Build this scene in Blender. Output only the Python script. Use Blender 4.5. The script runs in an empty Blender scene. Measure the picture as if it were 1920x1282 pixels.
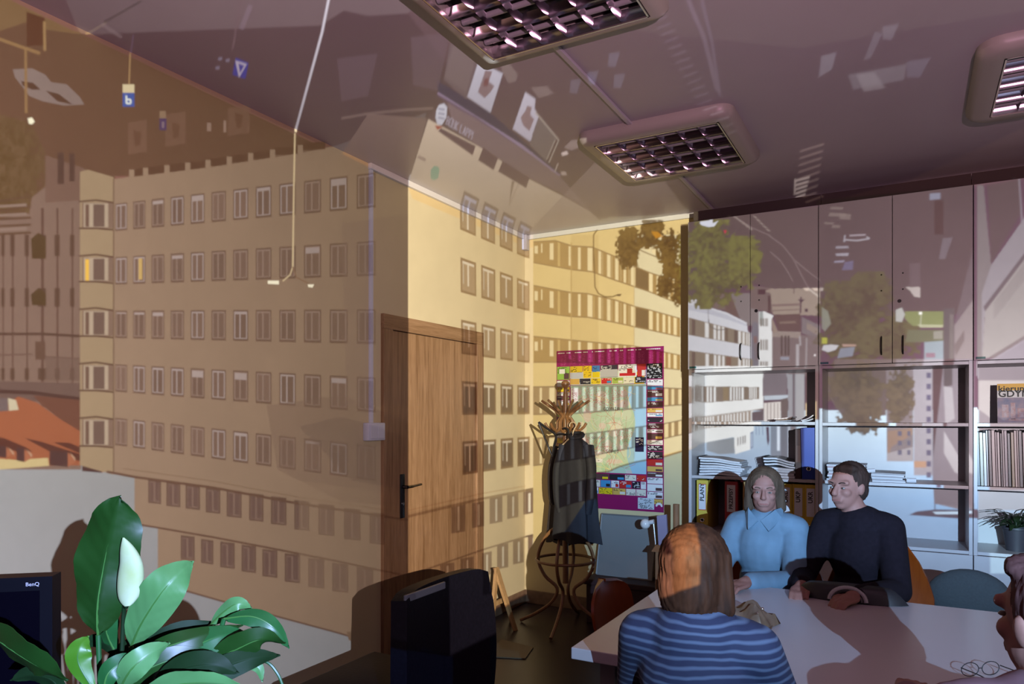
import bpy, bmesh, math, random
import numpy as np
from mathutils import Vector, Matrix, Euler
R = math.radians
random.seed(4)
SC = bpy.context.scene
COL = SC.collection

# ------------------------------------------------------------------ camera
EYE = Vector((0, 0, 1.44)); YAW = R(29); FOC = 1353.0; CX, CY = 960.0, 782.0
cam = bpy.data.cameras.new('camera')
cam.sensor_width = 36.0; cam.lens = 36.0 * FOC / 1920.0
cam.shift_x = 0.0; cam.shift_y = (CY - 641.0) / 1920.0
cam.clip_start = 0.02
camo = bpy.data.objects.new('camera', cam); camo.location = EYE; camo.rotation_euler = (R(90), 0, YAW)
COL.objects.link(camo); SC.camera = camo

# ------------------------------------------------------------------ view, world
SC.view_settings.view_transform = 'Standard'; SC.view_settings.look = 'None'
SC.view_settings.gamma = 1.0; SC.view_settings.use_curve_mapping = False
SC.view_settings.exposure = 0.0
SC.cycles.max_bounces = 6; SC.cycles.diffuse_bounces = 4; SC.cycles.glossy_bounces = 3
w = bpy.data.worlds.new('world'); SC.world = w; w.use_nodes = True
w.node_tree.nodes['Background'].inputs[0].default_value = (.55, .7, 1, 1)
w.node_tree.nodes['Background'].inputs[1].default_value = 0.3

# ------------------------------------------------------------------ the pinhole
# The room is a camera obscura: the daylight of the street falls through a pinhole in the
# blacked-out window and throws the street, upside down, over the walls and the ceiling.
# VIEW is the light arriving at the pinhole, by direction: a = dx/dy, b = dz/dy, room side.
PIN = Vector((.76, -.36, 1.59))
A0, A1, B0, B1, SCL = -2.30, 0.66, -1.02, 0.84, 1400
VIEW_COLOURS = """147 76 109;217 149 178;198 127 143;95 44 71;72 42 41;120 85 64;112 70 81;50 20 14;178 140 153;25 17 161;141 116 272;194 152 206;201 158 214;210 268 475;208 274 609;43 70 105;72 116 175;199 319 481;361 580 874;781 1002 1126;84 60 46;49 33 10;131 103 139;105 73 96;39 24 34;59 37 49;39 24 25;34 24 10;63 41 49;59 37 34;167 142 199;43 27 34;80 56 77;80 60 83;80 60 89;29 15 25;219 75 54;82 35 39;45 11 14;384 365 303;30 14 30;245 94 77;317 234 259;382 403 478;87 80 143;210 173 203;340 221 204;464 323 293;235 205 213;140 109 138;303 287 359;89 64 81;89 69 96;52 31 35;605 431 100;107 80 88;52 27 25;92 66 81;289 282 459;109 83 109;204 168 197;206 173 242;101 76 101;100 76 100;126 96 126;130 99 130;131 99 131;108 82 108;126 95 126;120 91 120;113 86 113;114 86 114;122 92 122;116 88 116;124 94 124;118 89 118;114 87 114;99 75 99;112 85 112;117 89 117;127 97 127;110 84 110;103 78 103;115 87 115;128 97 128;110 83 110;102 77 102;119 90 119;132 100 132;101 77 101;107 81 107;111 84 111;106 80 106;127 96 127;123 93 123;105 80 105;129 98 129;418 334 192;77 54 71;150 117 159;66 44 71;72 44 50;161 128 139;131 98 107;122 93 122;96 79 112;217 175 199;156 124 173;1349 1266 1189;1435 1188 895;494 369 299;690 563 526;1381 1399 1714;1036 1049 1285;1255 1177 1106;691 564 526;704 574 536;709 578 540;734 598 559;730 596 556;618 504 471;711 580 541;735 599 560;676 551 515;729 594 555;329 262 271;296 236 243;294 234 241;335 267 275;314 250 258;310 247 255;289 230 237;261 196 251;1398 1497 1898;518 402 347;268 214 206;1145 982 877;280 198 235;78 52 116;359 268 300;960 832 758;435 998 697;540 362 357;614 471 357;873 697 538;614 471 766;214 133 271;368 248 295;10 10 104;157 63 123;207 145 179;264 193 215;944 950 1117;1096 1070 1270;409 276 313;280 85 113;504 340 386;511 406 390;563 439 443;293 240 254;945 847 733;785 698 601;618 477 490;1753 1499 1415;1119 920 800;1026 837 755;1318 1390 1589;328 381 642;704 22 10;959 899 1138;511 522 559;10 74 555;537 697 1159;276 204 157;174 106 217;10 34 502;831 745 932;34 51 521;224 131 171;359 260 351;335 287 418;611 471 339;427 313 339;10 10 20;151 138 220;41 21 21;180 125 88;182 127 90;664 771 984;45 15 10;228 166 121;127 84 62;1135 1111 1241;569 535 542;547 514 519;173 120 126;873 989 1279;917 1028 1337;237 155 222;301 212 291;268 190 266;949 666 608;1846 1492 1354;327 232 315;307 247 306;292 232 293;383 323 382;528 456 504;371 313 382;320 266 365;325 280 406;299 156 146;761 582 549;1113 999 706;906 769 495;1093 1137 1144;573 431 245;1252 1229 1128;894 745 460;834 745 583;260 192 133;337 249 178;495 399 311;1219 1199 1104;246 196 188;343 270 254;1301 1280 1180;720 579 350;337 264 210;223 159 79;124 83 55;245 166 55;77 41 10;894 431 13;146 100 98;237 176 153;184 115 98;284 247 240;216 157 145;107 59 58;80 30 41;417 344 273;272 195 171;226 157 136;155 92 84;272 195 153;381 300 235;254 215 219;417 331 251;237 185 180;381 318 273;111 78 70;347 370 427;533 510 517;417 384 385;493 471 471;1272 1241 1198;95 47 58;120 65 84;95 52 70;860 918 951;575 620 707;226 226 262;321 270 189;992 1031 973;184 131 98;205 157 105;175 131 98;260 148 98;175 166 145;226 226 209;992 1055 1018;417 487 456;272 247 199;237 205 219;296 131 98;249 247 58;120 100 41;1026 1115 1198;860 25 84;417 344 296;403 318 308;914 781 634;758 684 574;137 93 93;382 430 556;102 56 51;319 258 225;487 465 518;525 502 541;487 430 466;396 376 424;451 430 481;382 363 466;220 207 347;564 502 445;262 227 256;172 122 129;541 487 452;154 129 62;105 74 46;487 502 466;251 280 114;487 502 317;1098 1127 1027;605 622 481;172 171 100;382 363 317;319 376 411;319 198 245;648 665 681;382 430 347;487 502 74;262 291 347;487 332 261;141 114 114;200 171 161;307 258 256;210 166 161;210 166 179;251 217 216;331 302 323;163 129 137;369 338 323;240 207 206;230 188 187;350 314 347;240 207 235;382 351 398;1265 1358 1303;889 1034 1089;313 247 177;399 297 147;478 396 293;564 544 468;384 443 468;203 179 157;262 338 501;610 779 967;313 272 293;214 179 209;738 867 943;1081 1059 967;262 206 193;170 130 138;214 169 157;478 492 518;214 179 198;564 580 589;214 130 128;1171 937 501;327 396 485;1044 1217 1359;249 272 320;707 801 897;313 284 306;112 50 94;327 443 635;198 151 139;285 239 245;445 273 165;445 415 429;168 160 224;431 401 436;564 347 224;159 142 213;133 81 85;279 239 267;141 110 115;445 415 436;507 475 496;239 198 224;116 88 115;607 807 983;208 160 107;141 110 85;322 273 291;507 459 451;208 169 203;607 776 927;445 707 927"""
# kind, colour, option, then a b pairs in 1/10000
VIEW_SHAPES = """P 0 - -23000 -10200 6600 -10200 6600 8400 -23000 8400
P 1 - -18972 7667 -17980 6573 -16605 6350 -11423 5483 -10955 5558 -10426 5400 -9629 5276 -8916 5685
A 2 0.50 -6255 4894 -5628 4347 -3432 3813 -1232 3694 -1299 4006
P 3 - -17980 6573 -16605 6350 -11423 5483 -10955 5558 -10426 5400 -9629 5276 -8363 4357 -8780 4006 -9635 3513 -10402 3790
P 4 - -22154 7934 -17991 6578 -10427 3779 -10427 3451 -16831 3775 -16831 -1922 -22154 -2289
P 5 - -22154 8156 -20086 7357 -17991 6557 -19304 6792 -19207 7044 -20893 6932 -22154 6934
A 6 0.70 -16400 4744 -15809 4760 -15809 4173 -16400 4150
A 6 0.70 -15233 4805 -14623 4817 -14623 4245 -15233 4226
A 6 0.70 -13406 4780 -12800 4788 -12800 4312 -13406 4297
A 7 0.50 -16230 4594 -15977 4537 -16010 4303 -16179 4294
A 7 0.50 -15039 4656 -14798 4600 -14830 4373 -14991 4364
A 7 0.50 -13212 4691 -12990 4637 -13020 4419 -13168 4411
P 8 - -15413 4886 -15217 4872 -15217 4736 -15413 4751
P 9 - -15413 4751 -15201 4735 -15201 4523 -15413 4537
P 10 - -15347 4688 -15266 4682 -15266 4566 -15347 4572
P 11 - -13999 4572 -13876 4563 -13876 4413 -13999 4421
P 12 - -13527 4575 -13451 4570 -13451 4365 -13527 4370
G 14 c13 -22154 -1866 -16061 -1495 -16061 -2479 -15315 -2418 -15315 -3559 -14671 -3586 -10427 -3860 -8799 -3820 -8799 -8017 -22154 -11178
P 15 - -8000 -10200 6600 -10200 6600 -5500 -8000 -5500
G 15 c16 -8000 -5600 6600 -5600 6600 -3600 -8000 -3600
G 16 c17 -8000 -3600 6600 -3600 6600 -2200 -8000 -2200
G 17 c18 -7450 -2200 6600 -2200 6600 -1200 -7450 -1200
G 18 c19 -7450 -1200 6600 -1200 6600 -200 -7450 -200
F 21 c20 -22154 5490 -19692 4980 -19112 4205 -19304 2954 -22154 2823
P 22 - -19150 4291 -17809 3947 -17954 -1795 -22154 -2066 -22154 3045 -19790 3182 -19692 3496 -19207 3686
P 23 - -19207 4295 -17845 3980 -17845 3367 -19207 3371
P 24 - -18770 4331 -18545 4318 -18545 3707 -18770 3718
P 24 - -18359 4286 -18174 4275 -18174 3741 -18359 3750
P 25 - -20798 2785 -20750 2784 -20750 -1781 -20798 -1784
A 26 0.80 -20852 2787 -20714 2783 -20714 2351 -20852 2353
A 26 0.80 -20852 1703 -20714 1702 -20714 1324 -20852 1324
A 26 0.80 -20852 77 -20714 81 -20714 -157 -20852 -161
P 25 - -20439 2775 -20381 2774 -20381 -1758 -20439 -1762
A 26 0.80 -20507 2777 -20336 2773 -20336 2343 -20507 2347
A 26 0.80 -20507 1701 -20336 1700 -20336 1324 -20507 1324
A 26 0.80 -20507 86 -20336 90 -20336 -146 -20507 -151
P 25 - -19901 2761 -19844 2759 -19844 -1726 -19901 -1729
A 26 0.80 -19967 2762 -19800 2758 -19800 2333 -19967 2336
A 26 0.80 -19967 1697 -19800 1696 -19800 1324 -19967 1324
A 26 0.80 -19967 99 -19800 103 -19800 -130 -19967 -135
P 25 - -19361 3272 -19260 3268 -19260 -1690 -19361 -1696
A 26 0.80 -19477 2749 -19182 2741 -19182 2321 -19477 2327
A 26 0.80 -19477 1694 -19182 1692 -19182 1325 -19477 1325
A 26 0.80 -19477 111 -19182 119 -19182 -112 -19477 -121
P 25 - -18808 3251 -18742 3248 -18742 -1659 -18808 -1663
A 26 0.80 -18883 2732 -18691 2727 -18691 2312 -18883 2315
A 26 0.80 -18883 1690 -18691 1689 -18691 1325 -18883 1325
A 26 0.80 -18883 126 -18691 131 -18691 -98 -18883 -103
P 25 - -18278 3231 -18225 3229 -18225 -1627 -18278 -1630
A 26 0.80 -18340 2717 -18183 2713 -18183 2302 -18340 2305
A 26 0.80 -18340 1686 -18183 1685 -18183 1326 -18340 1325
A 26 0.80 -18340 140 -18183 143 -18183 -83 -18340 -87
P 27 - -19731 2671 -19458 2791 -19188 2678 -19188 2269 -19692 2278
P 27 - -19731 1568 -19458 1694 -19188 1587 -19188 1356 -19692 1356
P 28 - -19575 637 -19207 643 -19207 286 -19575 278
P 29 - -21300 3434 -19725 3498 -19737 3541 -21313 3477
P 29 - -21300 3237 -19725 3307 -19737 3350 -21313 3281
P 29 - -21305 3084 -19729 3074 -19733 3116 -21309 3128
P 29 - -21305 2942 -19729 2936 -19733 2979 -21309 2985
P 29 - -21305 2778 -19729 2777 -19733 2820 -21309 2821
P 30 - -21304 3341 -19885 3329 -19891 3383 -21310 3395
P 30 - -21304 3155 -19885 3148 -19891 3202 -21310 3210
P 30 - -21304 2860 -19885 2861 -19891 2915 -21310 2914
P 31 - -21307 738 -19304 762 -19304 815 -21307 793
P 31 - -19306 762 -17993 737 -17988 788 -19301 815
P 32 - -21306 312 -19691 366 -19692 397 -21307 345
P 32 - -19209 338 -17992 322 -17989 343 -19206 359
A 33 0.60 -19207 349 -17991 333 -17991 -97 -19207 -134
P 34 - -21307 -196 -17991 -138 -17991 -568 -21307 -535
P 35 - -21309 -443 -19694 -419 -19689 -344 -21304 -366
P 35 - -19701 -418 -17999 -481 -17982 -410 -19683 -344
P 36 - -21516 -817 -20893 -770 -20206 -474 -19497 -575 -18695 -856 -17918 -1077 -16884 -1405 -16884 -1766 -17918 -1711 -19112 -1796 -21516 -2047
P 37 - -19653 -433 -17991 -466 -17936 -1078 -18695 -856 -19400 -582
P 38 - -21307 -1301 -20689 -1345 -19928 -1475 -19692 -1547 -20285 -1581 -21307 -1465
P 38 - -19967 -1296 -19342 -1337 -17954 -1508 -17881 -1647 -18921 -1544
P 38 - -18921 -1325 -18359 -1305 -17271 -1498 -17271 -1569 -17991 -1490
P 39 - -21516 -1784 -20285 -1753 -19112 -1639 -19073 -1794 -20893 -1985 -21516 -2047
P 40 - -21141 -1499 -20648 -1505 -20648 -1731 -21141 -1728
P 41 - -20648 -1516 -20366 -1629 -20366 -1629 -20648 -1731
P 42 - -20567 -1511 -20366 -1607 -20366 -1672 -20487 -1593
P 40 - -20265 -1494 -19967 -1509 -19967 -1776 -20265 -1762
P 41 - -19967 -1520 -19692 -1632 -19692 -1674 -19967 -1776
P 42 - -19888 -1516 -19692 -1610 -19692 -1674 -19809 -1596
P 40 - -19054 -1489 -18414 -1484 -18414 -1773 -19054 -1782
P 41 - -18414 -1494 -18155 -1602 -18155 -1674 -18414 -1773
P 42 - -18340 -1490 -18155 -1582 -18155 -1643 -18266 -1568
P 40 - -17918 -1547 -17253 -1538 -17253 -1810 -17918 -1823
P 41 - -17253 -1548 -16971 -1651 -16971 -1711 -17253 -1810
P 42 - -17182 -1543 -16971 -1631 -16971 -1691 -17112 -1620
P 43 - -20588 -520 -20285 -552 -20186 -741 -20547 -777
P 44 - -21307 -535 -20608 -532 -20567 -778 -21307 -831
P 45 - -16866 3727 -13968 3790 -11636 3895 -10427 3952
P 45 - -16866 3717 -13968 3780 -11636 3877 -10168 3970 -8823 4076 -8823 -3998 -9459 -3974 -9785 -4017 -10519 -3967 -12727 -3859 -14703 -3742 -15462 -3692 -15462 -2701 -16196 -2697 -16196 -1819 -17094 -1779 -17991 -1715 -17991 3834 -16866 3717
P 46 - -10409 3810 -10009 4245 -8780 4006 -8851 3208
A 47 0.60 -10557 4255 -9998 4228 -10020 4262 -10578 4290
A 47 0.60 -10000 4228 -9244 4157 -9262 4189 -10017 4262
A 47 0.60 -9245 4157 -8706 4092 -8722 4124 -9261 4189
P 48 - -17991 3916 -17718 3942 -16866 3757 -16866 -1824 -17991 -1715
P 49 - -17918 3319 -16866 3277 -16866 2797 -17918 2828
P 50 - -17863 3307 -17041 3274 -17041 2822 -17863 2847
P 51 - -17809 3284 -17682 3279 -17682 2852 -17809 2856
P 52 - -17538 3274 -17165 3259 -17165 2836 -17538 2847
P 53 - -18025 3329 -17446 3336 -17451 3366 -18030 3359
P 53 - -17453 3336 -16853 3262 -16845 3291 -17445 3366
P 53 - -18027 2816 -17449 2799 -17449 2830 -18027 2847
P 53 - -17451 2799 -16851 2751 -16847 2781 -17446 2829
P 49 - -17918 2276 -16866 2257 -16866 1797 -17918 1806
P 50 - -17863 2265 -17041 2250 -17041 1818 -17863 1826
P 51 - -17809 2244 -17682 2241 -17682 1835 -17809 1836
P 52 - -17538 2239 -17165 2232 -17165 1829 -17538 1833
P 53 - -18025 2284 -17446 2303 -17451 2333 -18030 2314
P 53 - -17453 2303 -16853 2242 -16845 2271 -17445 2333
P 53 - -18027 1792 -17449 1787 -17449 1817 -18027 1823
P 53 - -17451 1787 -16851 1751 -16847 1781 -17446 1817
P 49 - -17918 1254 -16866 1256 -16866 776 -17918 763
P 50 - -17863 1244 -17041 1246 -17041 794 -17863 785
P 51 - -17809 1224 -17682 1224 -17682 797 -17809 795
P 52 - -17538 1225 -17165 1226 -17165 803 -17538 798
P 53 - -18025 1259 -17446 1291 -17451 1321 -18030 1290
P 53 - -17453 1291 -16853 1242 -16845 1271 -17445 1321
P 53 - -18027 747 -17449 754 -17449 784 -18027 777
P 53 - -17451 754 -16851 732 -16847 761 -17446 784
P 49 - -17918 211 -16866 236 -16866 -244 -17918 -279
P 50 - -17863 202 -17041 222 -17041 -230 -17863 -257
P 51 - -17809 183 -17682 186 -17682 -241 -17809 -245
P 52 - -17538 190 -17165 199 -17165 -224 -17538 -236
P 53 - -18025 214 -17446 258 -17451 288 -18030 245
P 53 - -17453 258 -16853 222 -16845 251 -17445 288
P 53 - -18027 -298 -17449 -279 -17449 -248 -18027 -268
P 53 - -17451 -279 -16851 -288 -16847 -258 -17446 -248
P 49 - -17918 -831 -16866 -784 -16866 -1284 -17918 -1343
P 50 - -17863 -839 -17041 -802 -17041 -1274 -17863 -1319
P 51 - -17809 -857 -17682 -851 -17682 -1299 -17809 -1306
P 52 - -17538 -845 -17165 -828 -17165 -1271 -17538 -1291
P 53 - -18025 -831 -17446 -775 -17451 -745 -18030 -801
P 53 - -17453 -775 -16853 -798 -16845 -768 -17445 -744
P 53 - -18027 -1364 -17449 -1332 -17449 -1301 -18027 -1333
P 53 - -17451 -1332 -16851 -1328 -16847 -1298 -17446 -1301
P 54 - -17809 2234 -17682 2231 -17682 1824 -17809 1826
P 55 - -16888 3718 -16888 -1776 -16845 -1773 -16845 3716
P 45 - -16366 3873 -16196 3864 -16196 3706 -16366 3714
P 45 - -15926 3881 -15759 3872 -15759 3716 -15926 3724
P 45 - -15266 3893 -15103 3884 -15103 3730 -15266 3739
P 45 - -14639 3905 -14481 3896 -14481 3744 -14639 3753
P 45 - -14045 3916 -13891 3908 -13891 3757 -14045 3766
P 45 - -13436 3942 -13287 3933 -13287 3785 -13436 3793
P 45 - -12844 3967 -12698 3958 -12698 3812 -12844 3820
P 45 - -12252 3992 -12111 3983 -12111 3839 -12252 3847
P 45 - -11525 4023 -11388 4014 -11388 3873 -11525 3881
P 56 - -16196 3870 -15926 3885 -15926 3747 -16196 3732
P 56 - -15759 3886 -15266 3889 -15266 3753 -15759 3750
P 56 - -15103 3898 -14639 3901 -14639 3768 -15103 3763
P 56 - -14481 3909 -14045 3913 -14045 3781 -14481 3776
P 56 - -13891 3929 -13436 3930 -13436 3800 -13891 3797
P 56 - -13287 3954 -12844 3955 -12844 3827 -13287 3825
P 56 - -12698 3979 -12252 3980 -12252 3853 -12698 3852
P 56 - -12111 4012 -11525 4003 -11525 3878 -12111 3886
P 56 - -11388 4044 -10822 4034 -10822 3912 -11388 3920
P 57 - -16808 3254 -16426 3266 -16426 2753 -16809 2744
P 58 - -16781 3230 -16452 3239 -16453 2788 -16782 2781
P 59 - -16755 3205 -16648 3208 -16648 2799 -16755 2796
P 59 - -16617 3209 -16479 3213 -16480 2803 -16618 2800
A 60 0.50 -16369 2704 -16311 2705 -16312 2293 -16369 2292
P 57 - -16236 3271 -15848 3283 -15849 2766 -16236 2757
P 61 - -16209 3246 -15875 3256 -15876 2802 -16209 2794
P 62 - -16182 3221 -16073 3224 -16074 2813 -16182 2810
P 62 - -16042 3225 -15903 3229 -15903 2817 -16043 2813
A 60 0.50 -15790 2717 -15732 2718 -15732 2303 -15791 2302
P 57 - -15656 3288 -15263 3300 -15263 2780 -15656 2771
P 61 - -15628 3263 -15290 3273 -15291 2816 -15629 2808
P 63 - -15601 3238 -15491 3241 -15492 2827 -15601 2824
P 63 - -15460 3242 -15318 3246 -15318 2831 -15460 2827
P 58 - -15617 3248 -15302 3257 -15302 3201 -15617 3192
A 60 0.50 -15204 2730 -15145 2732 -15145 2313 -15204 2312
P 57 - -15068 3305 -14669 3317 -14670 2794 -15068 2785
P 58 - -15040 3280 -14697 3290 -14698 2830 -15040 2822
P 62 - -15012 3255 -14901 3258 -14901 2841 -15013 2838
P 62 - -14869 3259 -14725 3263 -14726 2845 -14869 2841
A 60 0.50 -14610 2744 -14550 2745 -14550 2324 -14610 2323
P 57 - -14472 3323 -14068 3335 -14068 2808 -14472 2798
P 58 - -14444 3297 -14096 3307 -14096 2844 -14444 2836
P 64 - -14415 3272 -14302 3275 -14303 2855 -14416 2852
P 64 - -14270 3276 -14124 3280 -14125 2859 -14270 2856
P 58 - -14431 3282 -14108 3291 -14108 3209 -14432 3200
A 60 0.50 -14007 2757 -13946 2759 -13947 2335 -14007 2333
P 57 - -13867 3340 -13457 3352 -13458 2822 -13867 2812
P 61 - -13839 3315 -13486 3325 -13486 2858 -13839 2850
P 65 - -13810 3289 -13696 3293 -13696 2869 -13810 2867
P 65 - -13663 3294 -13515 3298 -13515 2874 -13663 2870
A 60 0.50 -13396 2771 -13334 2773 -13335 2345 -13396 2344
P 57 - -13254 3358 -12839 3371 -12839 2836 -13254 2827
P 58 - -13225 3333 -12868 3343 -12868 2873 -13225 2865
P 66 - -13196 3307 -13080 3310 -13080 2884 -13196 2881
P 66 - -13047 3311 -12897 3315 -12897 2888 -13047 2885
A 60 0.50 -12776 2785 -12714 2787 -12714 2356 -12776 2355
P 57 - -12633 3377 -12211 3389 -12211 2851 -12633 2841
P 58 - -12603 3351 -12241 3361 -12241 2888 -12603 2879
P 67 - -12574 3325 -12456 3328 -12456 2899 -12574 2896
P 67 - -12422 3329 -12270 3333 -12270 2903 -12422 2900
P 58 - -12591 3335 -12253 3345 -12253 3303 -12591 3294
A 60 0.50 -12148 2799 -12084 2801 -12084 2368 -12148 2366
P 57 - -12002 3395 -11574 3408 -11574 2866 -12002 2856
P 58 - -11972 3369 -11605 3380 -11604 2903 -11972 2894
P 68 - -11942 3343 -11823 3346 -11823 2914 -11942 2911
P 68 - -11789 3347 -11635 3352 -11634 2918 -11789 2915
A 60 0.50 -11510 2814 -11446 2815 -11446 2379 -11510 2378
P 57 - -11362 3414 -10929 3426 -10928 2881 -11362 2871
P 61 - -11332 3387 -10959 3398 -10959 2918 -11332 2909
P 69 - -11302 3361 -11181 3365 -11181 2929 -11302 2926
P 69 - -11146 3366 -10990 3370 -10989 2934 -11146 2930
A 60 0.50 -10863 2829 -10798 2830 -10798 2390 -10863 2389
P 57 - -10714 3433 -10274 3446 -10273 2896 -10713 2886
P 58 - -10683 3406 -10304 3417 -10304 2934 -10683 2925
P 62 - -10652 3380 -10529 3383 -10529 2945 -10652 2942
P 62 - -10494 3384 -10335 3389 -10335 2949 -10494 2946
P 58 - -10670 3390 -10318 3400 -10318 3307 -10670 3297
A 60 0.50 -10207 2843 -10141 2845 -10141 2402 -10207 2401
P 57 - -10055 3452 -9609 3465 -9608 2911 -10055 2901
P 61 - -10024 3425 -9640 3436 -9640 2949 -10024 2940
P 70 - -9993 3399 -9868 3402 -9868 2960 -9993 2957
P 70 - -9832 3403 -9671 3408 -9671 2965 -9832 2961
A 60 0.50 -9541 2858 -9474 2860 -9474 2414 -9541 2413
P 57 - -16809 2254 -16427 2260 -16427 1748 -16810 1743
P 58 - -16783 2229 -16453 2234 -16454 1783 -16783 1779
P 71 - -16756 2204 -16649 2205 -16649 1796 -16756 1795
P 71 - -16618 2206 -16480 2208 -16481 1798 -16619 1797
A 60 0.50 -16370 1698 -16312 1699 -16313 1286 -16370 1285
P 57 - -16237 2264 -15849 2270 -15849 1754 -16237 1750
P 58 - -16210 2239 -15876 2244 -15877 1790 -16210 1786
P 72 - -16183 2213 -16074 2215 -16075 1803 -16183 1802
P 72 - -16043 2216 -15904 2218 -15904 1805 -16044 1803
A 60 0.50 -15791 1704 -15733 1705 -15733 1289 -15792 1289
P 57 - -15657 2274 -15263 2281 -15264 1761 -15657 1756
P 61 - -15629 2248 -15291 2254 -15291 1797 -15630 1793
P 73 - -15602 2223 -15492 2225 -15492 1810 -15602 1809
P 73 - -15461 2225 -15319 2228 -15319 1812 -15461 1810
A 60 0.50 -15205 1710 -15146 1711 -15146 1292 -15205 1292
P 57 - -15068 2284 -14670 2291 -14670 1767 -15069 1763
P 61 - -15041 2258 -14698 2264 -14698 1804 -15041 1800
P 67 - -15013 2233 -14902 2235 -14902 1817 -15013 1816
P 67 - -14870 2235 -14726 2238 -14726 1819 -14870 1817
P 58 - -15029 2243 -14710 2248 -14710 2194 -15029 2189
A 60 0.50 -14610 1717 -14550 1717 -14551 1296 -14611 1295
P 57 - -14472 2294 -14068 2301 -14068 1774 -14472 1770
P 58 - -14444 2269 -14096 2275 -14097 1811 -14444 1807
P 74 - -14416 2243 -14303 2245 -14303 1824 -14416 1823
P 74 - -14271 2245 -14125 2248 -14125 1826 -14271 1825
A 60 0.50 -14007 1723 -13947 1724 -13947 1299 -14008 1299
P 57 - -13867 2305 -13458 2312 -13458 1781 -13868 1777
P 61 - -13839 2279 -13486 2285 -13487 1818 -13839 1814
P 63 - -13810 2253 -13696 2255 -13696 1831 -13810 1830
P 63 - -13663 2255 -13515 2258 -13515 1834 -13663 1832
A 60 0.50 -13396 1730 -13335 1730 -13335 1303 -13396 1303
P 57 - -13254 2316 -12839 2323 -12839 1788 -13254 1783
P 61 - -13225 2289 -12868 2296 -12868 1825 -13225 1821
P 75 - -13196 2263 -13080 2265 -13080 1839 -13196 1837
P 75 - -13047 2266 -12897 2268 -12897 1841 -13047 1839
A 60 0.50 -12776 1736 -12714 1737 -12714 1307 -12776 1306
P 57 - -12632 2326 -12211 2334 -12211 1795 -12632 1790
P 61 - -12603 2300 -12241 2306 -12240 1833 -12603 1828
P 72 - -12574 2274 -12456 2276 -12456 1846 -12574 1845
P 72 - -12422 2276 -12270 2279 -12270 1848 -12422 1847
A 60 0.50 -12147 1743 -12084 1744 -12084 1310 -12147 1310
P 57 - -12002 2337 -11574 2345 -11574 1802 -12002 1798
P 61 - -11972 2311 -11604 2317 -11604 1840 -11972 1836
P 71 - -11942 2284 -11823 2286 -11822 1854 -11942 1852
P 71 - -11788 2287 -11634 2290 -11634 1856 -11788 1854
A 60 0.50 -11510 1750 -11445 1751 -11445 1314 -11509 1314
P 57 - -11362 2348 -10928 2356 -10928 1810 -11362 1805
P 61 - -11332 2322 -10959 2328 -10958 1848 -11331 1843
P 76 - -11301 2295 -11180 2297 -11180 1861 -11301 1860
P 76 - -11146 2298 -10989 2300 -10989 1864 -11145 1862
P 58 - -11319 2306 -10972 2312 -10972 2216 -11319 2210
A 60 0.50 -10863 1757 -10797 1758 -10797 1318 -10862 1317
P 57 - -10713 2360 -10273 2367 -10272 1817 -10713 1812
P 61 - -10682 2333 -10304 2339 -10303 1855 -10682 1851
P 69 - -10651 2306 -10529 2308 -10528 1869 -10651 1868
P 69 - -10493 2309 -10335 2311 -10334 1871 -10493 1870
A 60 0.50 -10206 1764 -10140 1765 -10140 1322 -10206 1321
P 57 - -10054 2371 -9608 2379 -9607 1825 -10054 1820
P 61 - -10023 2344 -9639 2351 -9639 1863 -10023 1859
P 67 - -9992 2317 -9867 2319 -9867 1877 -9992 1876
P 67 - -9832 2320 -9670 2322 -9670 1879 -9831 1877
A 60 0.50 -9540 1771 -9473 1772 -9473 1325 -9540 1325
P 57 - -16810 1253 -16428 1255 -16428 741 -16811 742
P 61 - -16784 1227 -16454 1229 -16455 777 -16784 777
P 77 - -16757 1202 -16650 1202 -16650 793 -16757 793
P 77 - -16619 1202 -16481 1203 -16482 793 -16620 793
P 58 - -16772 1212 -16466 1213 -16466 1198 -16772 1197
A 60 0.50 -16371 691 -16313 691 -16314 278 -16371 278
P 57 - -16238 1256 -15850 1258 -15850 741 -16238 741
P 61 - -16211 1230 -15877 1232 -15877 777 -16211 777
P 63 - -16184 1205 -16075 1205 -16076 793 -16184 793
P 63 - -16044 1205 -15904 1206 -15905 793 -16045 793
P 58 - -16199 1215 -15889 1216 -15889 1184 -16199 1183
A 60 0.50 -15792 690 -15734 690 -15734 274 -15792 275
P 57 - -15657 1259 -15264 1261 -15264 741 -15658 741
P 61 - -15630 1233 -15292 1235 -15292 777 -15630 777
P 78 - -15603 1207 -15493 1208 -15493 793 -15603 793
P 78 - -15461 1208 -15319 1209 -15320 793 -15462 793
P 58 - -15618 1218 -15304 1219 -15304 1161 -15618 1159
A 60 0.50 -15206 690 -15146 690 -15147 271 -15206 271
P 57 - -15069 1262 -14670 1264 -14671 740 -15069 741
P 61 - -15041 1236 -14698 1238 -14699 777 -15042 777
P 79 - -15014 1210 -14902 1211 -14902 793 -15014 793
P 79 - -14870 1211 -14726 1212 -14727 793 -14870 793
A 60 0.50 -14611 689 -14551 689 -14551 267 -14611 268
P 57 - -14473 1265 -14068 1268 -14068 740 -14473 740
P 58 - -14444 1239 -14097 1241 -14097 777 -14445 777
P 80 - -14416 1213 -14303 1214 -14303 793 -14416 793
P 80 - -14271 1214 -14125 1215 -14125 793 -14271 793
A 60 0.50 -14008 688 -13947 688 -13947 263 -14008 264
P 57 - -13868 1269 -13458 1271 -13458 740 -13868 740
P 61 - -13839 1242 -13487 1244 -13487 777 -13839 777
P 81 - -13811 1216 -13696 1217 -13696 793 -13811 793
P 81 - -13663 1217 -13515 1218 -13515 793 -13663 793
A 60 0.50 -13396 688 -13335 688 -13335 260 -13396 260
P 57 - -13254 1272 -12839 1274 -12839 739 -13254 740
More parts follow.
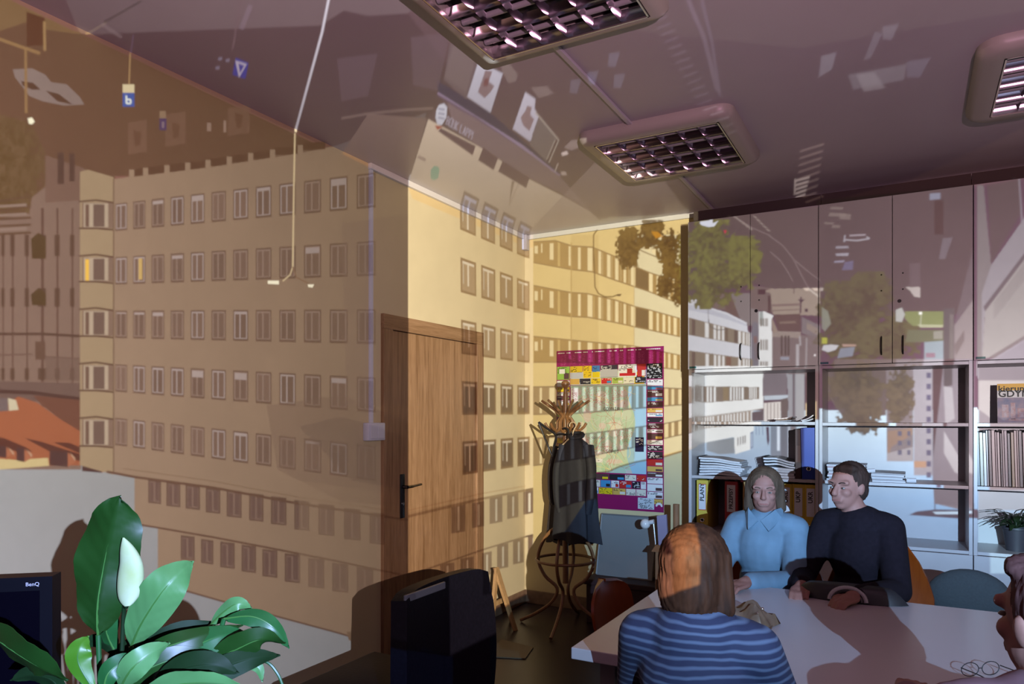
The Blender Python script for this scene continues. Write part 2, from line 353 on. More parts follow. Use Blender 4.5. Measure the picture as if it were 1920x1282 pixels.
P 58 - -13225 1246 -12868 1247 -12868 777 -13225 777
P 82 - -13196 1219 -13080 1220 -13080 793 -13196 793
P 82 - -13047 1220 -12897 1221 -12897 793 -13047 793
P 58 - -13213 1230 -12880 1231 -12880 1200 -13213 1199
A 60 0.50 -12776 687 -12714 687 -12714 256 -12776 256
P 57 - -12632 1275 -12211 1278 -12211 739 -12632 739
P 61 - -12603 1249 -12240 1251 -12240 777 -12603 777
P 83 - -12574 1222 -12456 1223 -12456 793 -12574 793
P 83 - -12422 1223 -12270 1224 -12270 793 -12422 793
A 60 0.50 -12147 686 -12084 686 -12084 252 -12147 253
P 57 - -12001 1279 -11574 1281 -11573 739 -12001 739
P 61 - -11972 1252 -11604 1254 -11604 777 -11972 777
P 77 - -11942 1225 -11822 1226 -11822 793 -11942 793
P 77 - -11788 1226 -11634 1227 -11634 793 -11788 793
A 60 0.50 -11509 685 -11445 685 -11445 248 -11509 249
P 57 - -11361 1282 -10928 1285 -10927 738 -11361 739
P 61 - -11331 1255 -10958 1257 -10958 777 -11331 777
P 79 - -11301 1228 -11180 1229 -11179 793 -11301 793
P 79 - -11145 1229 -10988 1230 -10988 793 -11145 793
A 60 0.50 -10862 685 -10797 685 -10797 244 -10862 245
P 57 - -10712 1286 -10272 1288 -10272 738 -10712 738
P 61 - -10682 1259 -10303 1261 -10303 776 -10681 777
P 73 - -10651 1232 -10528 1232 -10527 793 -10651 793
P 73 - -10493 1232 -10334 1233 -10333 793 -10492 793
A 60 0.50 -10205 684 -10139 684 -10139 240 -10205 241
P 57 - -10053 1290 -9607 1292 -9606 738 -10053 738
P 61 - -10022 1262 -9638 1264 -9638 776 -10022 776
P 63 - -9991 1235 -9866 1235 -9866 793 -9991 793
P 63 - -9831 1236 -9669 1236 -9669 793 -9830 793
A 60 0.50 -9539 683 -9472 683 -9471 236 -9539 237
P 57 - -16811 251 -16429 248 -16429 -265 -16812 -260
P 61 - -16785 225 -16455 223 -16456 -229 -16785 -225
P 84 - -16758 199 -16651 199 -16651 -211 -16758 -210
P 84 - -16620 198 -16482 197 -16483 -213 -16621 -212
A 60 0.50 -16372 -316 -16314 -317 -16315 -730 -16372 -729
P 57 - -16239 247 -15851 245 -15851 -272 -16239 -268
P 58 - -16212 221 -15878 219 -15878 -236 -16212 -232
P 78 - -16185 195 -16076 195 -16077 -218 -16185 -217
P 78 - -16045 194 -15905 193 -15906 -220 -16046 -218
A 60 0.50 -15793 -324 -15735 -325 -15735 -741 -15793 -740
P 57 - -15658 243 -15265 241 -15265 -280 -15659 -275
P 58 - -15631 217 -15292 215 -15293 -243 -15631 -239
P 63 - -15603 191 -15493 190 -15494 -225 -15604 -224
P 63 - -15462 190 -15320 189 -15320 -227 -15462 -225
P 58 - -15619 202 -15304 199 -15304 178 -15619 181
A 60 0.50 -15206 -331 -15147 -332 -15147 -751 -15206 -750
P 57 - -15070 240 -14671 237 -14671 -287 -15070 -282
P 58 - -15042 213 -14699 211 -14699 -250 -15042 -246
P 85 - -15014 187 -14903 186 -14903 -232 -15014 -231
P 85 - -14871 186 -14727 185 -14727 -234 -14871 -232
P 58 - -15030 198 -14711 195 -14711 176 -15030 178
A 60 0.50 -14611 -339 -14551 -340 -14552 -762 -14612 -761
P 57 - -14473 236 -14069 233 -14069 -295 -14473 -290
P 61 - -14445 209 -14097 207 -14097 -257 -14445 -253
P 86 - -14417 183 -14304 182 -14304 -239 -14417 -238
P 86 - -14271 182 -14126 181 -14126 -241 -14272 -239
P 58 - -14433 193 -14109 191 -14109 76 -14433 79
A 60 0.50 -14008 -347 -13947 -348 -13947 -773 -14008 -772
P 57 - -13868 232 -13458 229 -13458 -302 -13868 -297
P 58 - -13839 205 -13487 203 -13487 -265 -13840 -260
P 87 - -13811 179 -13696 178 -13696 -246 -13811 -245
P 87 - -13663 178 -13516 177 -13516 -248 -13664 -247
A 60 0.50 -13396 -355 -13335 -356 -13335 -784 -13397 -783
P 57 - -13255 228 -12839 225 -12839 -310 -13255 -305
P 61 - -13226 201 -12868 199 -12868 -272 -13226 -268
P 85 - -13197 174 -13080 173 -13080 -254 -13197 -252
P 85 - -13047 173 -12897 172 -12897 -256 -13047 -254
P 58 - -13213 185 -12880 183 -12880 69 -13213 72
A 60 0.50 -12776 -363 -12714 -364 -12714 -795 -12776 -794
P 57 - -12632 224 -12210 221 -12210 -318 -12632 -313
P 61 - -12603 197 -12240 195 -12240 -280 -12603 -275
P 88 - -12573 170 -12456 169 -12456 -261 -12573 -260
P 88 - -12422 169 -12270 168 -12270 -263 -12422 -261
A 60 0.50 -12147 -371 -12084 -372 -12084 -806 -12147 -805
P 57 - -12001 220 -11573 217 -11573 -326 -12001 -320
P 58 - -11971 193 -11603 190 -11603 -287 -11971 -283
P 89 - -11942 165 -11822 165 -11822 -269 -11941 -267
P 89 - -11788 164 -11633 163 -11633 -271 -11788 -269
A 60 0.50 -11509 -380 -11444 -381 -11444 -818 -11509 -817
P 57 - -11361 216 -10927 213 -10927 -334 -11361 -328
P 61 - -11331 188 -10957 186 -10957 -295 -11331 -291
P 90 - -11300 161 -11179 160 -11179 -276 -11300 -275
P 90 - -11144 160 -10988 159 -10988 -278 -11144 -277
P 58 - -11318 172 -10970 170 -10970 166 -11318 169
A 60 0.50 -10861 -388 -10796 -389 -10796 -830 -10861 -828
P 57 - -10712 212 -10271 209 -10271 -342 -10711 -337
P 61 - -10681 184 -10302 181 -10302 -303 -10681 -299
P 65 - -10650 156 -10527 156 -10527 -284 -10650 -282
P 65 - -10492 155 -10333 154 -10333 -286 -10492 -284
P 58 - -10668 167 -10315 165 -10315 90 -10668 93
A 60 0.50 -10205 -397 -10138 -398 -10138 -841 -10204 -840
P 57 - -10053 207 -9606 205 -9605 -350 -10052 -345
P 61 - -10021 180 -9637 177 -9637 -311 -10021 -306
P 77 - -9990 152 -9865 151 -9865 -292 -9990 -290
P 77 - -9830 151 -9668 150 -9668 -294 -9829 -292
A 60 0.50 -9538 -406 -9471 -406 -9470 -853 -9538 -852
P 57 - -16812 -752 -16430 -759 -16430 -1272 -16813 -1263
P 61 - -16786 -778 -16456 -784 -16457 -1236 -16786 -1228
P 80 - -16759 -804 -16652 -806 -16653 -1216 -16760 -1213
P 80 - -16621 -806 -16483 -809 -16484 -1220 -16622 -1216
A 60 0.50 -16373 -1324 -16315 -1326 -16316 -1739 -16373 -1738
P 57 - -16240 -762 -15852 -769 -15852 -1286 -16240 -1277
P 58 - -16213 -788 -15879 -795 -15879 -1250 -16213 -1242
P 91 - -16186 -815 -16077 -817 -16077 -1229 -16186 -1227
P 91 - -16046 -817 -15906 -820 -15906 -1233 -16046 -1230
A 60 0.50 -15794 -1339 -15735 -1340 -15736 -1757 -15794 -1755
P 57 - -15659 -773 -15266 -780 -15266 -1301 -15659 -1291
P 61 - -15632 -799 -15293 -805 -15293 -1264 -15632 -1256
P 73 - -15604 -826 -15494 -828 -15495 -1243 -15604 -1241
P 73 - -15463 -828 -15321 -831 -15321 -1247 -15463 -1244
A 60 0.50 -15207 -1353 -15148 -1355 -15148 -1774 -15207 -1772
P 57 - -15070 -784 -14671 -791 -14672 -1315 -15071 -1306
P 61 - -15043 -810 -14699 -817 -14700 -1278 -15043 -1270
P 92 - -15015 -837 -14903 -839 -14903 -1257 -15015 -1255
P 92 - -14871 -839 -14727 -842 -14728 -1261 -14872 -1258
A 60 0.50 -14612 -1368 -14552 -1370 -14552 -1792 -14612 -1790
P 57 - -14474 -794 -14069 -802 -14069 -1330 -14474 -1320
P 61 - -14445 -821 -14097 -828 -14098 -1292 -14446 -1284
P 93 - -14417 -848 -14304 -850 -14304 -1272 -14417 -1269
P 93 - -14272 -851 -14126 -854 -14126 -1276 -14272 -1272
A 60 0.50 -14008 -1383 -13948 -1385 -13948 -1810 -14009 -1808
P 57 - -13868 -806 -13458 -813 -13458 -1345 -13868 -1335
P 58 - -13840 -833 -13487 -839 -13487 -1307 -13840 -1298
P 94 - -13811 -860 -13697 -862 -13697 -1286 -13811 -1283
P 94 - -13664 -862 -13516 -865 -13516 -1290 -13664 -1287
A 60 0.50 -13397 -1399 -13335 -1400 -13335 -1828 -13397 -1826
P 57 - -13255 -817 -12839 -824 -12839 -1360 -13255 -1350
P 58 - -13226 -844 -12868 -851 -12868 -1322 -13226 -1313
P 81 - -13197 -871 -13080 -873 -13080 -1301 -13197 -1298
P 81 - -13047 -874 -12897 -877 -12897 -1305 -13047 -1301
P 58 - -13213 -860 -12880 -866 -12880 -904 -13213 -897
A 60 0.50 -12776 -1414 -12714 -1416 -12714 -1847 -12776 -1845
P 57 - -12632 -828 -12210 -836 -12210 -1375 -12632 -1365
P 61 - -12603 -856 -12240 -862 -12240 -1337 -12603 -1328
P 90 - -12573 -883 -12455 -885 -12455 -1316 -12573 -1313
P 90 - -12422 -886 -12270 -889 -12269 -1320 -12422 -1316
A 60 0.50 -12147 -1430 -12083 -1431 -12083 -1866 -12147 -1864
P 57 - -12001 -840 -11573 -848 -11573 -1391 -12001 -1380
P 61 - -11971 -867 -11603 -874 -11603 -1352 -11971 -1343
P 70 - -11941 -895 -11822 -897 -11821 -1331 -11941 -1328
P 70 - -11787 -898 -11633 -901 -11633 -1335 -11787 -1331
A 60 0.50 -11508 -1446 -11444 -1447 -11444 -1885 -11508 -1883
P 57 - -11361 -851 -10926 -859 -10926 -1407 -11360 -1396
P 61 - -11330 -879 -10957 -886 -10957 -1368 -11330 -1359
P 65 - -11300 -907 -11179 -909 -11178 -1346 -11300 -1343
P 65 - -11144 -910 -10987 -913 -10987 -1350 -11144 -1347
P 58 - -11317 -896 -10970 -902 -10970 -933 -11317 -927
A 60 0.50 -10861 -1462 -10795 -1464 -10795 -1904 -10861 -1902
P 57 - -10711 -863 -10270 -871 -10270 -1423 -10711 -1412
P 58 - -10680 -891 -10301 -898 -10301 -1383 -10680 -1374
P 95 - -10649 -919 -10526 -922 -10526 -1361 -10649 -1358
P 95 - -10491 -922 -10332 -925 -10332 -1366 -10491 -1362
A 60 0.50 -10204 -1478 -10137 -1480 -10137 -1924 -10203 -1922
P 57 - -10052 -875 -9605 -884 -9604 -1439 -10051 -1428
P 61 - -10021 -904 -9636 -911 -9636 -1399 -10020 -1390
P 96 - -9989 -932 -9864 -934 -9864 -1377 -9989 -1374
P 96 - -9829 -935 -9667 -938 -9667 -1382 -9828 -1378
A 60 0.50 -9537 -1495 -9470 -1497 -9469 -1944 -9537 -1942
P 97 - -16064 2216 -15948 2218 -15948 1830 -16064 1829
P 98 - -15759 -1829 -15364 -1831 -15364 -2257 -15759 -2259
P 99 - -15710 -1864 -15413 -1873 -15413 -2232 -15710 -2225
A 100 0.75 -15693 -1883 -15594 -1885 -15594 -2216 -15693 -2214
A 100 0.75 -15544 -1872 -15429 -1874 -15429 -2204 -15544 -2203
P 98 - -15201 -1839 -14782 -1838 -14782 -2269 -15201 -2273
P 99 - -15152 -1874 -14830 -1880 -14830 -2244 -15152 -2240
A 100 0.75 -15136 -1892 -15023 -1894 -15023 -2230 -15136 -2229
A 100 0.75 -14974 -1881 -14846 -1881 -14846 -2216 -14974 -2217
P 98 - -14623 -1846 -14200 -1845 -14200 -2270 -14623 -2275
P 99 - -14576 -1881 -14247 -1886 -14247 -2245 -14576 -2243
A 100 0.75 -14560 -1899 -14442 -1900 -14442 -2232 -14560 -2232
A 100 0.75 -14395 -1887 -14262 -1887 -14262 -2218 -14395 -2219
P 98 - -14030 -1861 -13617 -1859 -13617 -2288 -14030 -2293
P 99 - -13983 -1895 -13663 -1900 -13663 -2264 -13983 -2262
A 100 0.75 -13968 -1913 -13853 -1914 -13853 -2251 -13968 -2251
A 100 0.75 -13807 -1901 -13678 -1901 -13678 -2237 -13807 -2238
P 98 - -13436 -1855 -13020 -1853 -13020 -2312 -13436 -2319
P 99 - -13391 -1889 -13064 -1893 -13064 -2288 -13391 -2288
A 100 0.75 -13376 -1907 -13257 -1907 -13257 -2277 -13376 -2277
A 100 0.75 -13212 -1894 -13079 -1894 -13079 -2262 -13212 -2264
P 98 - -12814 -1865 -12424 -1863 -12424 -2326 -12814 -2332
P 99 - -12771 -1898 -12467 -1903 -12467 -2302 -12771 -2301
A 100 0.75 -12756 -1916 -12647 -1916 -12647 -2290 -12756 -2290
A 100 0.75 -12604 -1904 -12481 -1904 -12481 -2276 -12604 -2278
P 98 - -12224 -1876 -11816 -1872 -11816 -2337 -12224 -2345
P 99 - -12181 -1908 -11858 -1911 -11858 -2314 -12181 -2314
A 100 0.75 -12167 -1925 -12047 -1925 -12047 -2303 -12167 -2304
A 100 0.75 -12005 -1913 -11872 -1912 -11872 -2288 -12005 -2290
P 98 - -11608 -1892 -11225 -1889 -11225 -2374 -11608 -2381
P 99 - -11567 -1924 -11266 -1927 -11266 -2351 -11567 -2351
A 100 0.75 -11553 -1941 -11443 -1941 -11443 -2340 -11553 -2341
A 100 0.75 -11402 -1929 -11279 -1928 -11279 -2326 -11402 -2327
P 98 - -10996 -1906 -10598 -1901 -10598 -2405 -10996 -2415
P 99 - -10956 -1938 -10637 -1939 -10637 -2382 -10956 -2385
A 100 0.75 -10942 -1954 -10822 -1954 -10822 -2373 -10942 -2375
A 100 0.75 -10783 -1942 -10650 -1940 -10650 -2357 -10783 -2361
P 98 - -10362 -1926 -9963 -1919 -9963 -2416 -10362 -2427
P 99 - -10323 -1957 -10001 -1957 -10001 -2393 -10323 -2397
A 100 0.75 -10310 -1973 -10187 -1972 -10187 -2385 -10310 -2387
A 100 0.75 -10149 -1960 -10014 -1958 -10014 -2369 -10149 -2373
P 98 - -9747 -1945 -9410 -1942 -9410 -2432 -9747 -2438
P 99 - -9710 -1976 -9447 -1979 -9447 -2410 -9710 -2409
A 100 0.75 -9697 -1992 -9603 -1992 -9603 -2399 -9697 -2399
A 100 0.75 -9565 -1981 -9459 -1980 -9459 -2386 -9565 -2387
P 98 - -14766 -2765 -14356 -2756 -14356 -3182 -14766 -3195
P 99 - -14719 -2799 -14403 -2798 -14403 -3159 -14719 -3162
A 100 0.75 -14703 -2816 -14592 -2816 -14592 -3149 -14703 -3150
A 100 0.75 -14544 -2802 -14419 -2800 -14419 -3132 -14544 -3135
P 98 - -14169 -2777 -13815 -2772 -13815 -3193 -14169 -3201
P 99 - -14122 -2810 -13861 -2814 -13861 -3170 -14122 -3168
A 100 0.75 -14107 -2828 -14022 -2829 -14022 -3158 -14107 -3157
A 100 0.75 -13976 -2815 -13876 -2815 -13876 -3143 -13976 -3144
P 98 - -13617 -2773 -13212 -2763 -13212 -3206 -13617 -3220
P 99 - -13572 -2806 -13257 -2804 -13257 -3183 -13572 -3187
A 100 0.75 -13557 -2823 -13444 -2821 -13444 -3174 -13557 -3176
A 100 0.75 -13399 -2808 -13272 -2805 -13272 -3157 -13399 -3160
P 98 - -13020 -2772 -12625 -2762 -12625 -3218 -13020 -3232
P 99 - -12976 -2805 -12669 -2803 -12669 -3195 -12976 -3200
A 100 0.75 -12961 -2822 -12851 -2820 -12851 -3187 -12961 -3189
A 100 0.75 -12807 -2807 -12683 -2804 -12683 -3169 -12807 -3173
P 98 - -12453 -2791 -12054 -2780 -12054 -3239 -12453 -3254
P 99 - -12410 -2823 -12097 -2820 -12097 -3216 -12410 -3222
A 100 0.75 -12395 -2840 -12281 -2838 -12281 -3209 -12395 -3212
A 100 0.75 -12238 -2825 -12111 -2822 -12111 -3191 -12238 -3195
P 98 - -11858 -2806 -11457 -2793 -11457 -3263 -11858 -3280
P 99 - -11816 -2838 -11498 -2833 -11498 -3241 -11816 -3249
A 100 0.75 -11802 -2854 -11684 -2851 -11684 -3235 -11802 -3238
A 100 0.75 -11643 -2838 -11512 -2834 -11512 -3216 -11643 -3221
P 98 - -11252 -2826 -10849 -2812 -10849 -3284 -11252 -3303
P 99 - -11212 -2857 -10889 -2851 -10889 -3262 -11212 -3272
A 100 0.75 -11198 -2874 -11077 -2870 -11077 -3257 -11198 -3261
A 100 0.75 -11036 -2857 -10902 -2853 -10902 -3238 -11036 -3244
P 98 - -10650 -2845 -10258 -2831 -10258 -3287 -10650 -3306
P 99 - -10611 -2875 -10297 -2869 -10297 -3266 -10611 -3275
A 100 0.75 -10598 -2891 -10480 -2888 -10480 -3260 -10598 -3265
A 100 0.75 -10440 -2875 -10310 -2870 -10310 -3241 -10440 -3247
P 98 - -10053 -2853 -9659 -2837 -9659 -3304 -10053 -3324
P 99 - -10014 -2883 -9697 -2875 -9697 -3283 -10014 -3294
A 100 0.75 -10001 -2899 -9880 -2895 -9880 -3279 -10001 -3284
A 100 0.75 -9842 -2882 -9710 -2877 -9710 -3259 -9842 -3266
P 101 - -17102 -1802 -16203 -1841 -16189 -1797 -17087 -1757
P 101 - -16201 -1841 -13819 -1867 -13810 -1824 -16191 -1797
P 101 - -13821 -1866 -11504 -1965 -11492 -1925 -13808 -1824
P 101 - -11502 -1965 -10432 -1985 -10423 -1946 -11493 -1925
P 101 - -10432 -1985 -8863 -2016 -8855 -1978 -10423 -1946
P 101 - -16201 -2704 -15466 -2709 -15457 -2675 -16191 -2669
P 101 - -15467 -2709 -13819 -2733 -13810 -2699 -15457 -2675
P 101 - -13820 -2733 -12343 -2769 -12333 -2737 -13810 -2699
P 101 - -12343 -2769 -10523 -2821 -10514 -2790 -12333 -2737
P 101 - -10524 -2821 -8863 -2886 -8855 -2856 -10514 -2790
P 101 - -14709 -3757 -12733 -3873 -12721 -3845 -14696 -3728
P 101 - -12733 -3873 -10524 -3980 -10514 -3954 -12721 -3845
P 101 - -10524 -3980 -9791 -4030 -9780 -4004 -10513 -3954
P 101 - -9788 -4030 -8862 -4007 -8856 -3982 -9782 -4004
P 102 - -16574 -1695 -13817 -1742 -13813 -1724 -16569 -1675
P 102 - -13818 -1742 -11500 -1848 -11495 -1830 -13812 -1724
P 102 - -11500 -1848 -8861 -1897 -8857 -1881 -11496 -1830
P 103 - -10297 -3913 -9836 -3913 -9861 -4053 -10246 -4053
A 104 0.45 -12338 -345 -10427 -97 -8859 -457 -8859 -1789 -10427 -1827 -12054 -1413
A 105 0.45 -11498 -667 -10427 -443 -8859 -707 -8859 -1539 -10168 -1463
A 106 0.40 -11498 -1555 -8859 -1623 -8859 -3703 -11498 -3507
A 107 0.40 -10427 2672 -8859 2788 -8859 -208 -10297 -265
P 108 - -8859 3371 -8859 -4003 -7260 -3284 -6381 -2880 -6205 -2774 -6240 2370 -6370 2371
P 109 - -8757 3996 -7679 3540 -6606 3035 -6026 2802 -5455 2557 -5071 2337 -4960 2126 -6291 2186 -8755 3015 -8854 3189
P 110 - -7719 3042 -7388 2907 -7382 2394 -7712 2504
P 111 - -7690 2992 -7413 2881 -7408 2439 -7684 2533
P 112 - -7676 2982 -7430 2883 -7430 2846 -7676 2944
P 112 - -7571 2916 -7537 2903 -7533 2490 -7566 2502
P 113 - -7667 2954 -7648 2947 -7644 2623 -7663 2630
A 114 0.50 -7383 2896 -7362 2888 -7353 1995 -7374 2001
P 110 - -7278 2863 -6985 2743 -6982 2260 -7274 2357
P 115 - -7253 2817 -7008 2718 -7005 2302 -7249 2385
P 112 - -7241 2807 -7023 2720 -7023 2685 -7241 2771
P 112 - -7148 2748 -7118 2736 -7115 2348 -7145 2358
A 114 0.50 -6981 2733 -6962 2725 -6957 1885 -6975 1890
P 110 - -6888 2704 -6627 2597 -6625 2140 -6885 2227
P 116 - -6866 2661 -6647 2573 -6645 2180 -6863 2254
P 112 - -6855 2652 -6660 2574 -6660 2541 -6855 2618
P 112 - -6772 2598 -6745 2587 -6744 2288 -6770 2297
P 113 - -6847 2628 -6833 2622 -6831 2335 -6846 2340
A 114 0.50 -6623 2588 -6606 2581 -6603 1786 -6620 1791
P 110 - -6540 2562 -6305 2466 -6304 2033 -6538 2111
P 117 - -6520 2522 -6323 2443 -6323 2070 -6518 2137
P 112 - -6510 2514 -6336 2444 -6335 2412 -6510 2482
P 112 - -6436 2464 -6412 2455 -6411 2171 -6435 2179
A 114 0.50 -6302 2457 -6287 2451 -6286 1698 -6301 1702
P 110 - -7706 2084 -7378 1993 -7373 1487 -7700 1554
P 118 - -7678 2038 -7403 1964 -7399 1528 -7673 1586
P 112 - -7664 2030 -7421 1964 -7420 1927 -7664 1992
P 112 - -7560 1978 -7527 1970 -7523 1637 -7556 1644
P 113 - -7655 2004 -7637 1999 -7633 1680 -7651 1684
A 114 0.50 -7374 1983 -7353 1977 -7344 1097 -7365 1100
P 110 - -7270 1963 -6979 1882 -6976 1405 -7265 1465
P 119 - -7245 1921 -7002 1854 -6999 1444 -7241 1495
P 112 - -7233 1913 -7017 1854 -7016 1820 -7233 1877
P 112 - -7141 1866 -7111 1858 -7108 1476 -7137 1482
P 113 - -7225 1889 -7208 1884 -7206 1584 -7222 1588
A 114 0.50 -6975 1873 -6957 1868 -6951 1038 -6970 1041
P 110 - -6883 1856 -6623 1784 -6621 1333 -6880 1386
P 120 - -6861 1816 -6643 1757 -6642 1369 -6858 1415
P 112 - -6850 1809 -6657 1757 -6657 1724 -6850 1776
P 112 - -6768 1766 -6741 1759 -6740 1463 -6766 1469
A 114 0.50 -6620 1775 -6603 1770 -6600 986 -6616 988
P 110 - -6537 1760 -6304 1695 -6303 1268 -6535 1315
P 121 - -6517 1723 -6322 1670 -6321 1302 -6516 1343
P 112 - -6507 1716 -6334 1669 -6334 1638 -6507 1684
P 112 - -6434 1677 -6410 1670 -6409 1390 -6433 1395
A 114 0.50 -6301 1687 -6286 1683 -6284 939 -6299 941
P 110 - -7694 1140 -7369 1092 -7364 593 -7688 618
P 122 - -7666 1099 -7394 1060 -7390 630 -7661 652
P 112 - -7653 1092 -7411 1058 -7411 1022 -7652 1055
P 112 - -7549 1054 -7516 1050 -7513 722 -7546 725
P 113 - -7643 1068 -7625 1065 -7621 751 -7639 752
A 114 0.50 -7365 1082 -7344 1079 -7335 212 -7356 212
P 110 - -7262 1076 -6973 1033 -6970 563 -7257 585
P 123 - -7237 1037 -6995 1003 -6993 598 -7233 618
P 112 - -7225 1031 -7010 1001 -7010 967 -7225 996
P 112 - -7133 997 -7104 992 -7102 684 -7131 686
P 113 - -7217 1008 -7201 1006 -7198 710 -7214 712
A 114 0.50 -6969 1024 -6951 1021 -6945 203 -6964 203
P 110 - -6877 1019 -6620 981 -6618 536 -6875 555
P 118 - -6856 983 -6640 952 -6638 569 -6853 586
P 112 - -6845 977 -6653 950 -6653 918 -6845 944
P 112 - -6763 945 -6737 941 -6736 650 -6762 652
A 114 0.50 -6616 972 -6600 970 -6597 195 -6613 196
P 110 - -6534 968 -6302 934 -6302 511 -6532 529
P 124 - -6514 934 -6320 906 -6320 543 -6513 559
P 112 - -6505 929 -6333 904 -6333 874 -6505 897
P 112 - -6432 899 -6408 896 -6407 619 -6431 621
A 114 0.50 -6299 926 -6284 924 -6283 188 -6298 189
P 110 - -7683 210 -7360 203 -7355 -289 -7676 -305
P 125 - -7655 173 -7385 168 -7381 -255 -7649 -267
P 112 - -7641 168 -7402 164 -7401 129 -7641 131
P 112 - -7539 144 -7506 143 -7502 -180 -7535 -181
P 113 - -7632 145 -7614 145 -7610 -165 -7628 -166
A 114 0.50 -7356 194 -7335 194 -7327 -661 -7347 -664
P 110 - -7254 201 -6967 195 -6964 -269 -7249 -283
P 126 - -7229 166 -6989 162 -6987 -237 -7225 -248
P 112 - -7217 162 -7004 158 -7004 125 -7217 127
P 112 - -7126 139 -7097 139 -7095 -166 -7124 -167
A 114 0.50 -6964 187 -6945 186 -6940 -621 -6958 -623
P 110 - -6872 193 -6616 188 -6615 -252 -6869 -264
P 127 - -6851 160 -6636 157 -6635 -221 -6848 -231
P 112 - -6840 156 -6650 153 -6650 121 -6840 123
P 112 - -6759 135 -6733 134 -6731 -154 -6757 -155
P 113 - -6833 135 -6818 135 -6817 -141 -6831 -141
A 114 0.50 -6613 180 -6597 180 -6593 -585 -6610 -587
P 110 - -6531 186 -6301 181 -6300 -236 -6530 -247
P 128 - -6512 155 -6319 152 -6318 -207 -6511 -216
P 112 - -6502 151 -6331 148 -6331 118 -6502 120
P 112 - -6429 131 -6406 130 -6405 -143 -6429 -144
P 113 - -6496 131 -6483 131 -6482 -130 -6495 -131
A 114 0.50 -6298 174 -6283 174 -6282 -553 -6297 -554
P 110 - -7671 -706 -7351 -673 -7346 -1158 -7664 -1214
P 129 - -7643 -740 -7376 -710 -7371 -1128 -7638 -1173
P 112 - -7630 -743 -7392 -716 -7392 -751 -7629 -779
P 112 - -7528 -754 -7496 -750 -7492 -1139 -7524 -1145
P 113 - -7621 -764 -7603 -762 -7599 -1068 -7617 -1070
A 114 0.50 -7347 -681 -7327 -679 -7318 -1522 -7339 -1527
P 110 - -7246 -662 -6962 -632 -6958 -1090 -7241 -1139
P 128 - -7221 -693 -6983 -667 -6981 -1061 -7218 -1101
P 112 - -7209 -696 -6998 -673 -6998 -706 -7209 -730
P 112 - -7119 -707 -7090 -704 -7088 -1004 -7117 -1009
A 114 0.50 -6958 -639 -6939 -638 -6934 -1435 -6952 -1439
P 110 - -6867 -622 -6613 -595 -6611 -1029 -6864 -1073
P 130 - -6846 -652 -6633 -628 -6631 -1002 -6843 -1038
P 112 - -6835 -655 -6646 -634 -6646 -665 -6835 -687
P 112 - -6755 -666 -6729 -663 -6727 -947 -6753 -951
P 113 - -6828 -674 -6814 -672 -6812 -945 -6826 -947
A 114 0.50 -6610 -602 -6593 -601 -6590 -1356 -6607 -1360
P 110 - -6529 -586 -6300 -562 -6299 -975 -6527 -1014
P 131 - -6509 -615 -6318 -594 -6317 -948 -6508 -981
P 112 - -6500 -617 -6330 -599 -6330 -628 -6500 -648
P 112 - -6427 -628 -6404 -626 -6404 -896 -6427 -899
A 114 0.50 -6297 -569 -6282 -568 -6281 -1285 -6296 -1289
P 132 - -7908 -1689 -7608 -1633 -7608 -2061 -7908 -2120
P 133 - -7773 -1703 -7733 -1692 -7733 -2055 -7773 -2067
P 132 - -7462 -1622 -7205 -1570 -7205 -1945 -7462 -1999
P 133 - -7346 -1637 -7307 -1626 -7307 -1938 -7346 -1949
P 132 - -7094 -1514 -6832 -1462 -6832 -1849 -7094 -1904
P 133 - -6976 -1529 -6937 -1518 -6937 -1842 -6976 -1854
P 132 - -6734 -1447 -6509 -1399 -6509 -1751 -6734 -1802
P 133 - -6632 -1463 -6595 -1452 -6595 -1743 -6632 -1754
P 132 - -6413 -1376 -6212 -1330 -6212 -1664 -6413 -1712
P 133 - -6322 -1393 -6285 -1382 -6285 -1655 -6322 -1666
P 132 - -6145 -1323 -5999 -1293 -5999 -1600 -6145 -1632
P 133 - -6079 -1343 -6049 -1334 -6049 -1580 -6079 -1590
P 132 - -8148 -2615 -7836 -2551 -7836 -2989 -8148 -3057
P 133 - -8007 -2625 -7966 -2613 -7966 -2987 -8007 -3000
P 132 - -7710 -2482 -7428 -2422 -7428 -2815 -7710 -2878
P 133 - -7583 -2493 -7543 -2481 -7543 -2811 -7583 -2824
P 132 - -7260 -2357 -7050 -2305 -7050 -2646 -7260 -2701
P 133 - -7166 -2372 -7127 -2360 -7127 -2639 -7166 -2651
P 132 - -6941 -2207 -6713 -2154 -6713 -2508 -6941 -2564
P 133 - -6838 -2221 -6800 -2210 -6800 -2502 -6838 -2513
P 132 - -6616 -2106 -6402 -2055 -6402 -2406 -6616 -2459
P 133 - -6519 -2120 -6482 -2109 -6482 -2398 -6519 -2410
P 132 - -6328 -2017 -6153 -1980 -6153 -2312 -6328 -2352
P 133 - -6249 -2034 -6218 -2024 -6218 -2295 -6249 -2306
P 134 - -8852 -1959 -7254 -1561 -7267 -1523 -8866 -1919
P 134 - -7256 -1558 -6366 -1365 -6374 -1335 -7265 -1527
P 135 - -6368 -1365 -5936 -1267 -5942 -1237 -6375 -1335
P 136 - -8856 -1857 -7257 -1472 -7264 -1453 -8862 -1837
P 136 - -7258 -1472 -6368 -1297 -6372 -1278 -7263 -1453
P 137 - -8853 -2874 -7255 -2320 -7266 -2298 -8865 -2852
P 137 - -7256 -2320 -6366 -2039 -6375 -2018 -7265 -2298
P 138 - -6369 -2040 -5936 -1913 -5942 -1891 -6375 -2017
P 139 - -8851 -4005 -7254 -3286 -7267 -3266 -8866 -3984
P 139 - -7253 -3286 -6363 -2881 -6377 -2861 -7267 -3266
A 140 0.45 -8859 -1872 -6370 -1342 -6370 -2871 -8859 -4003
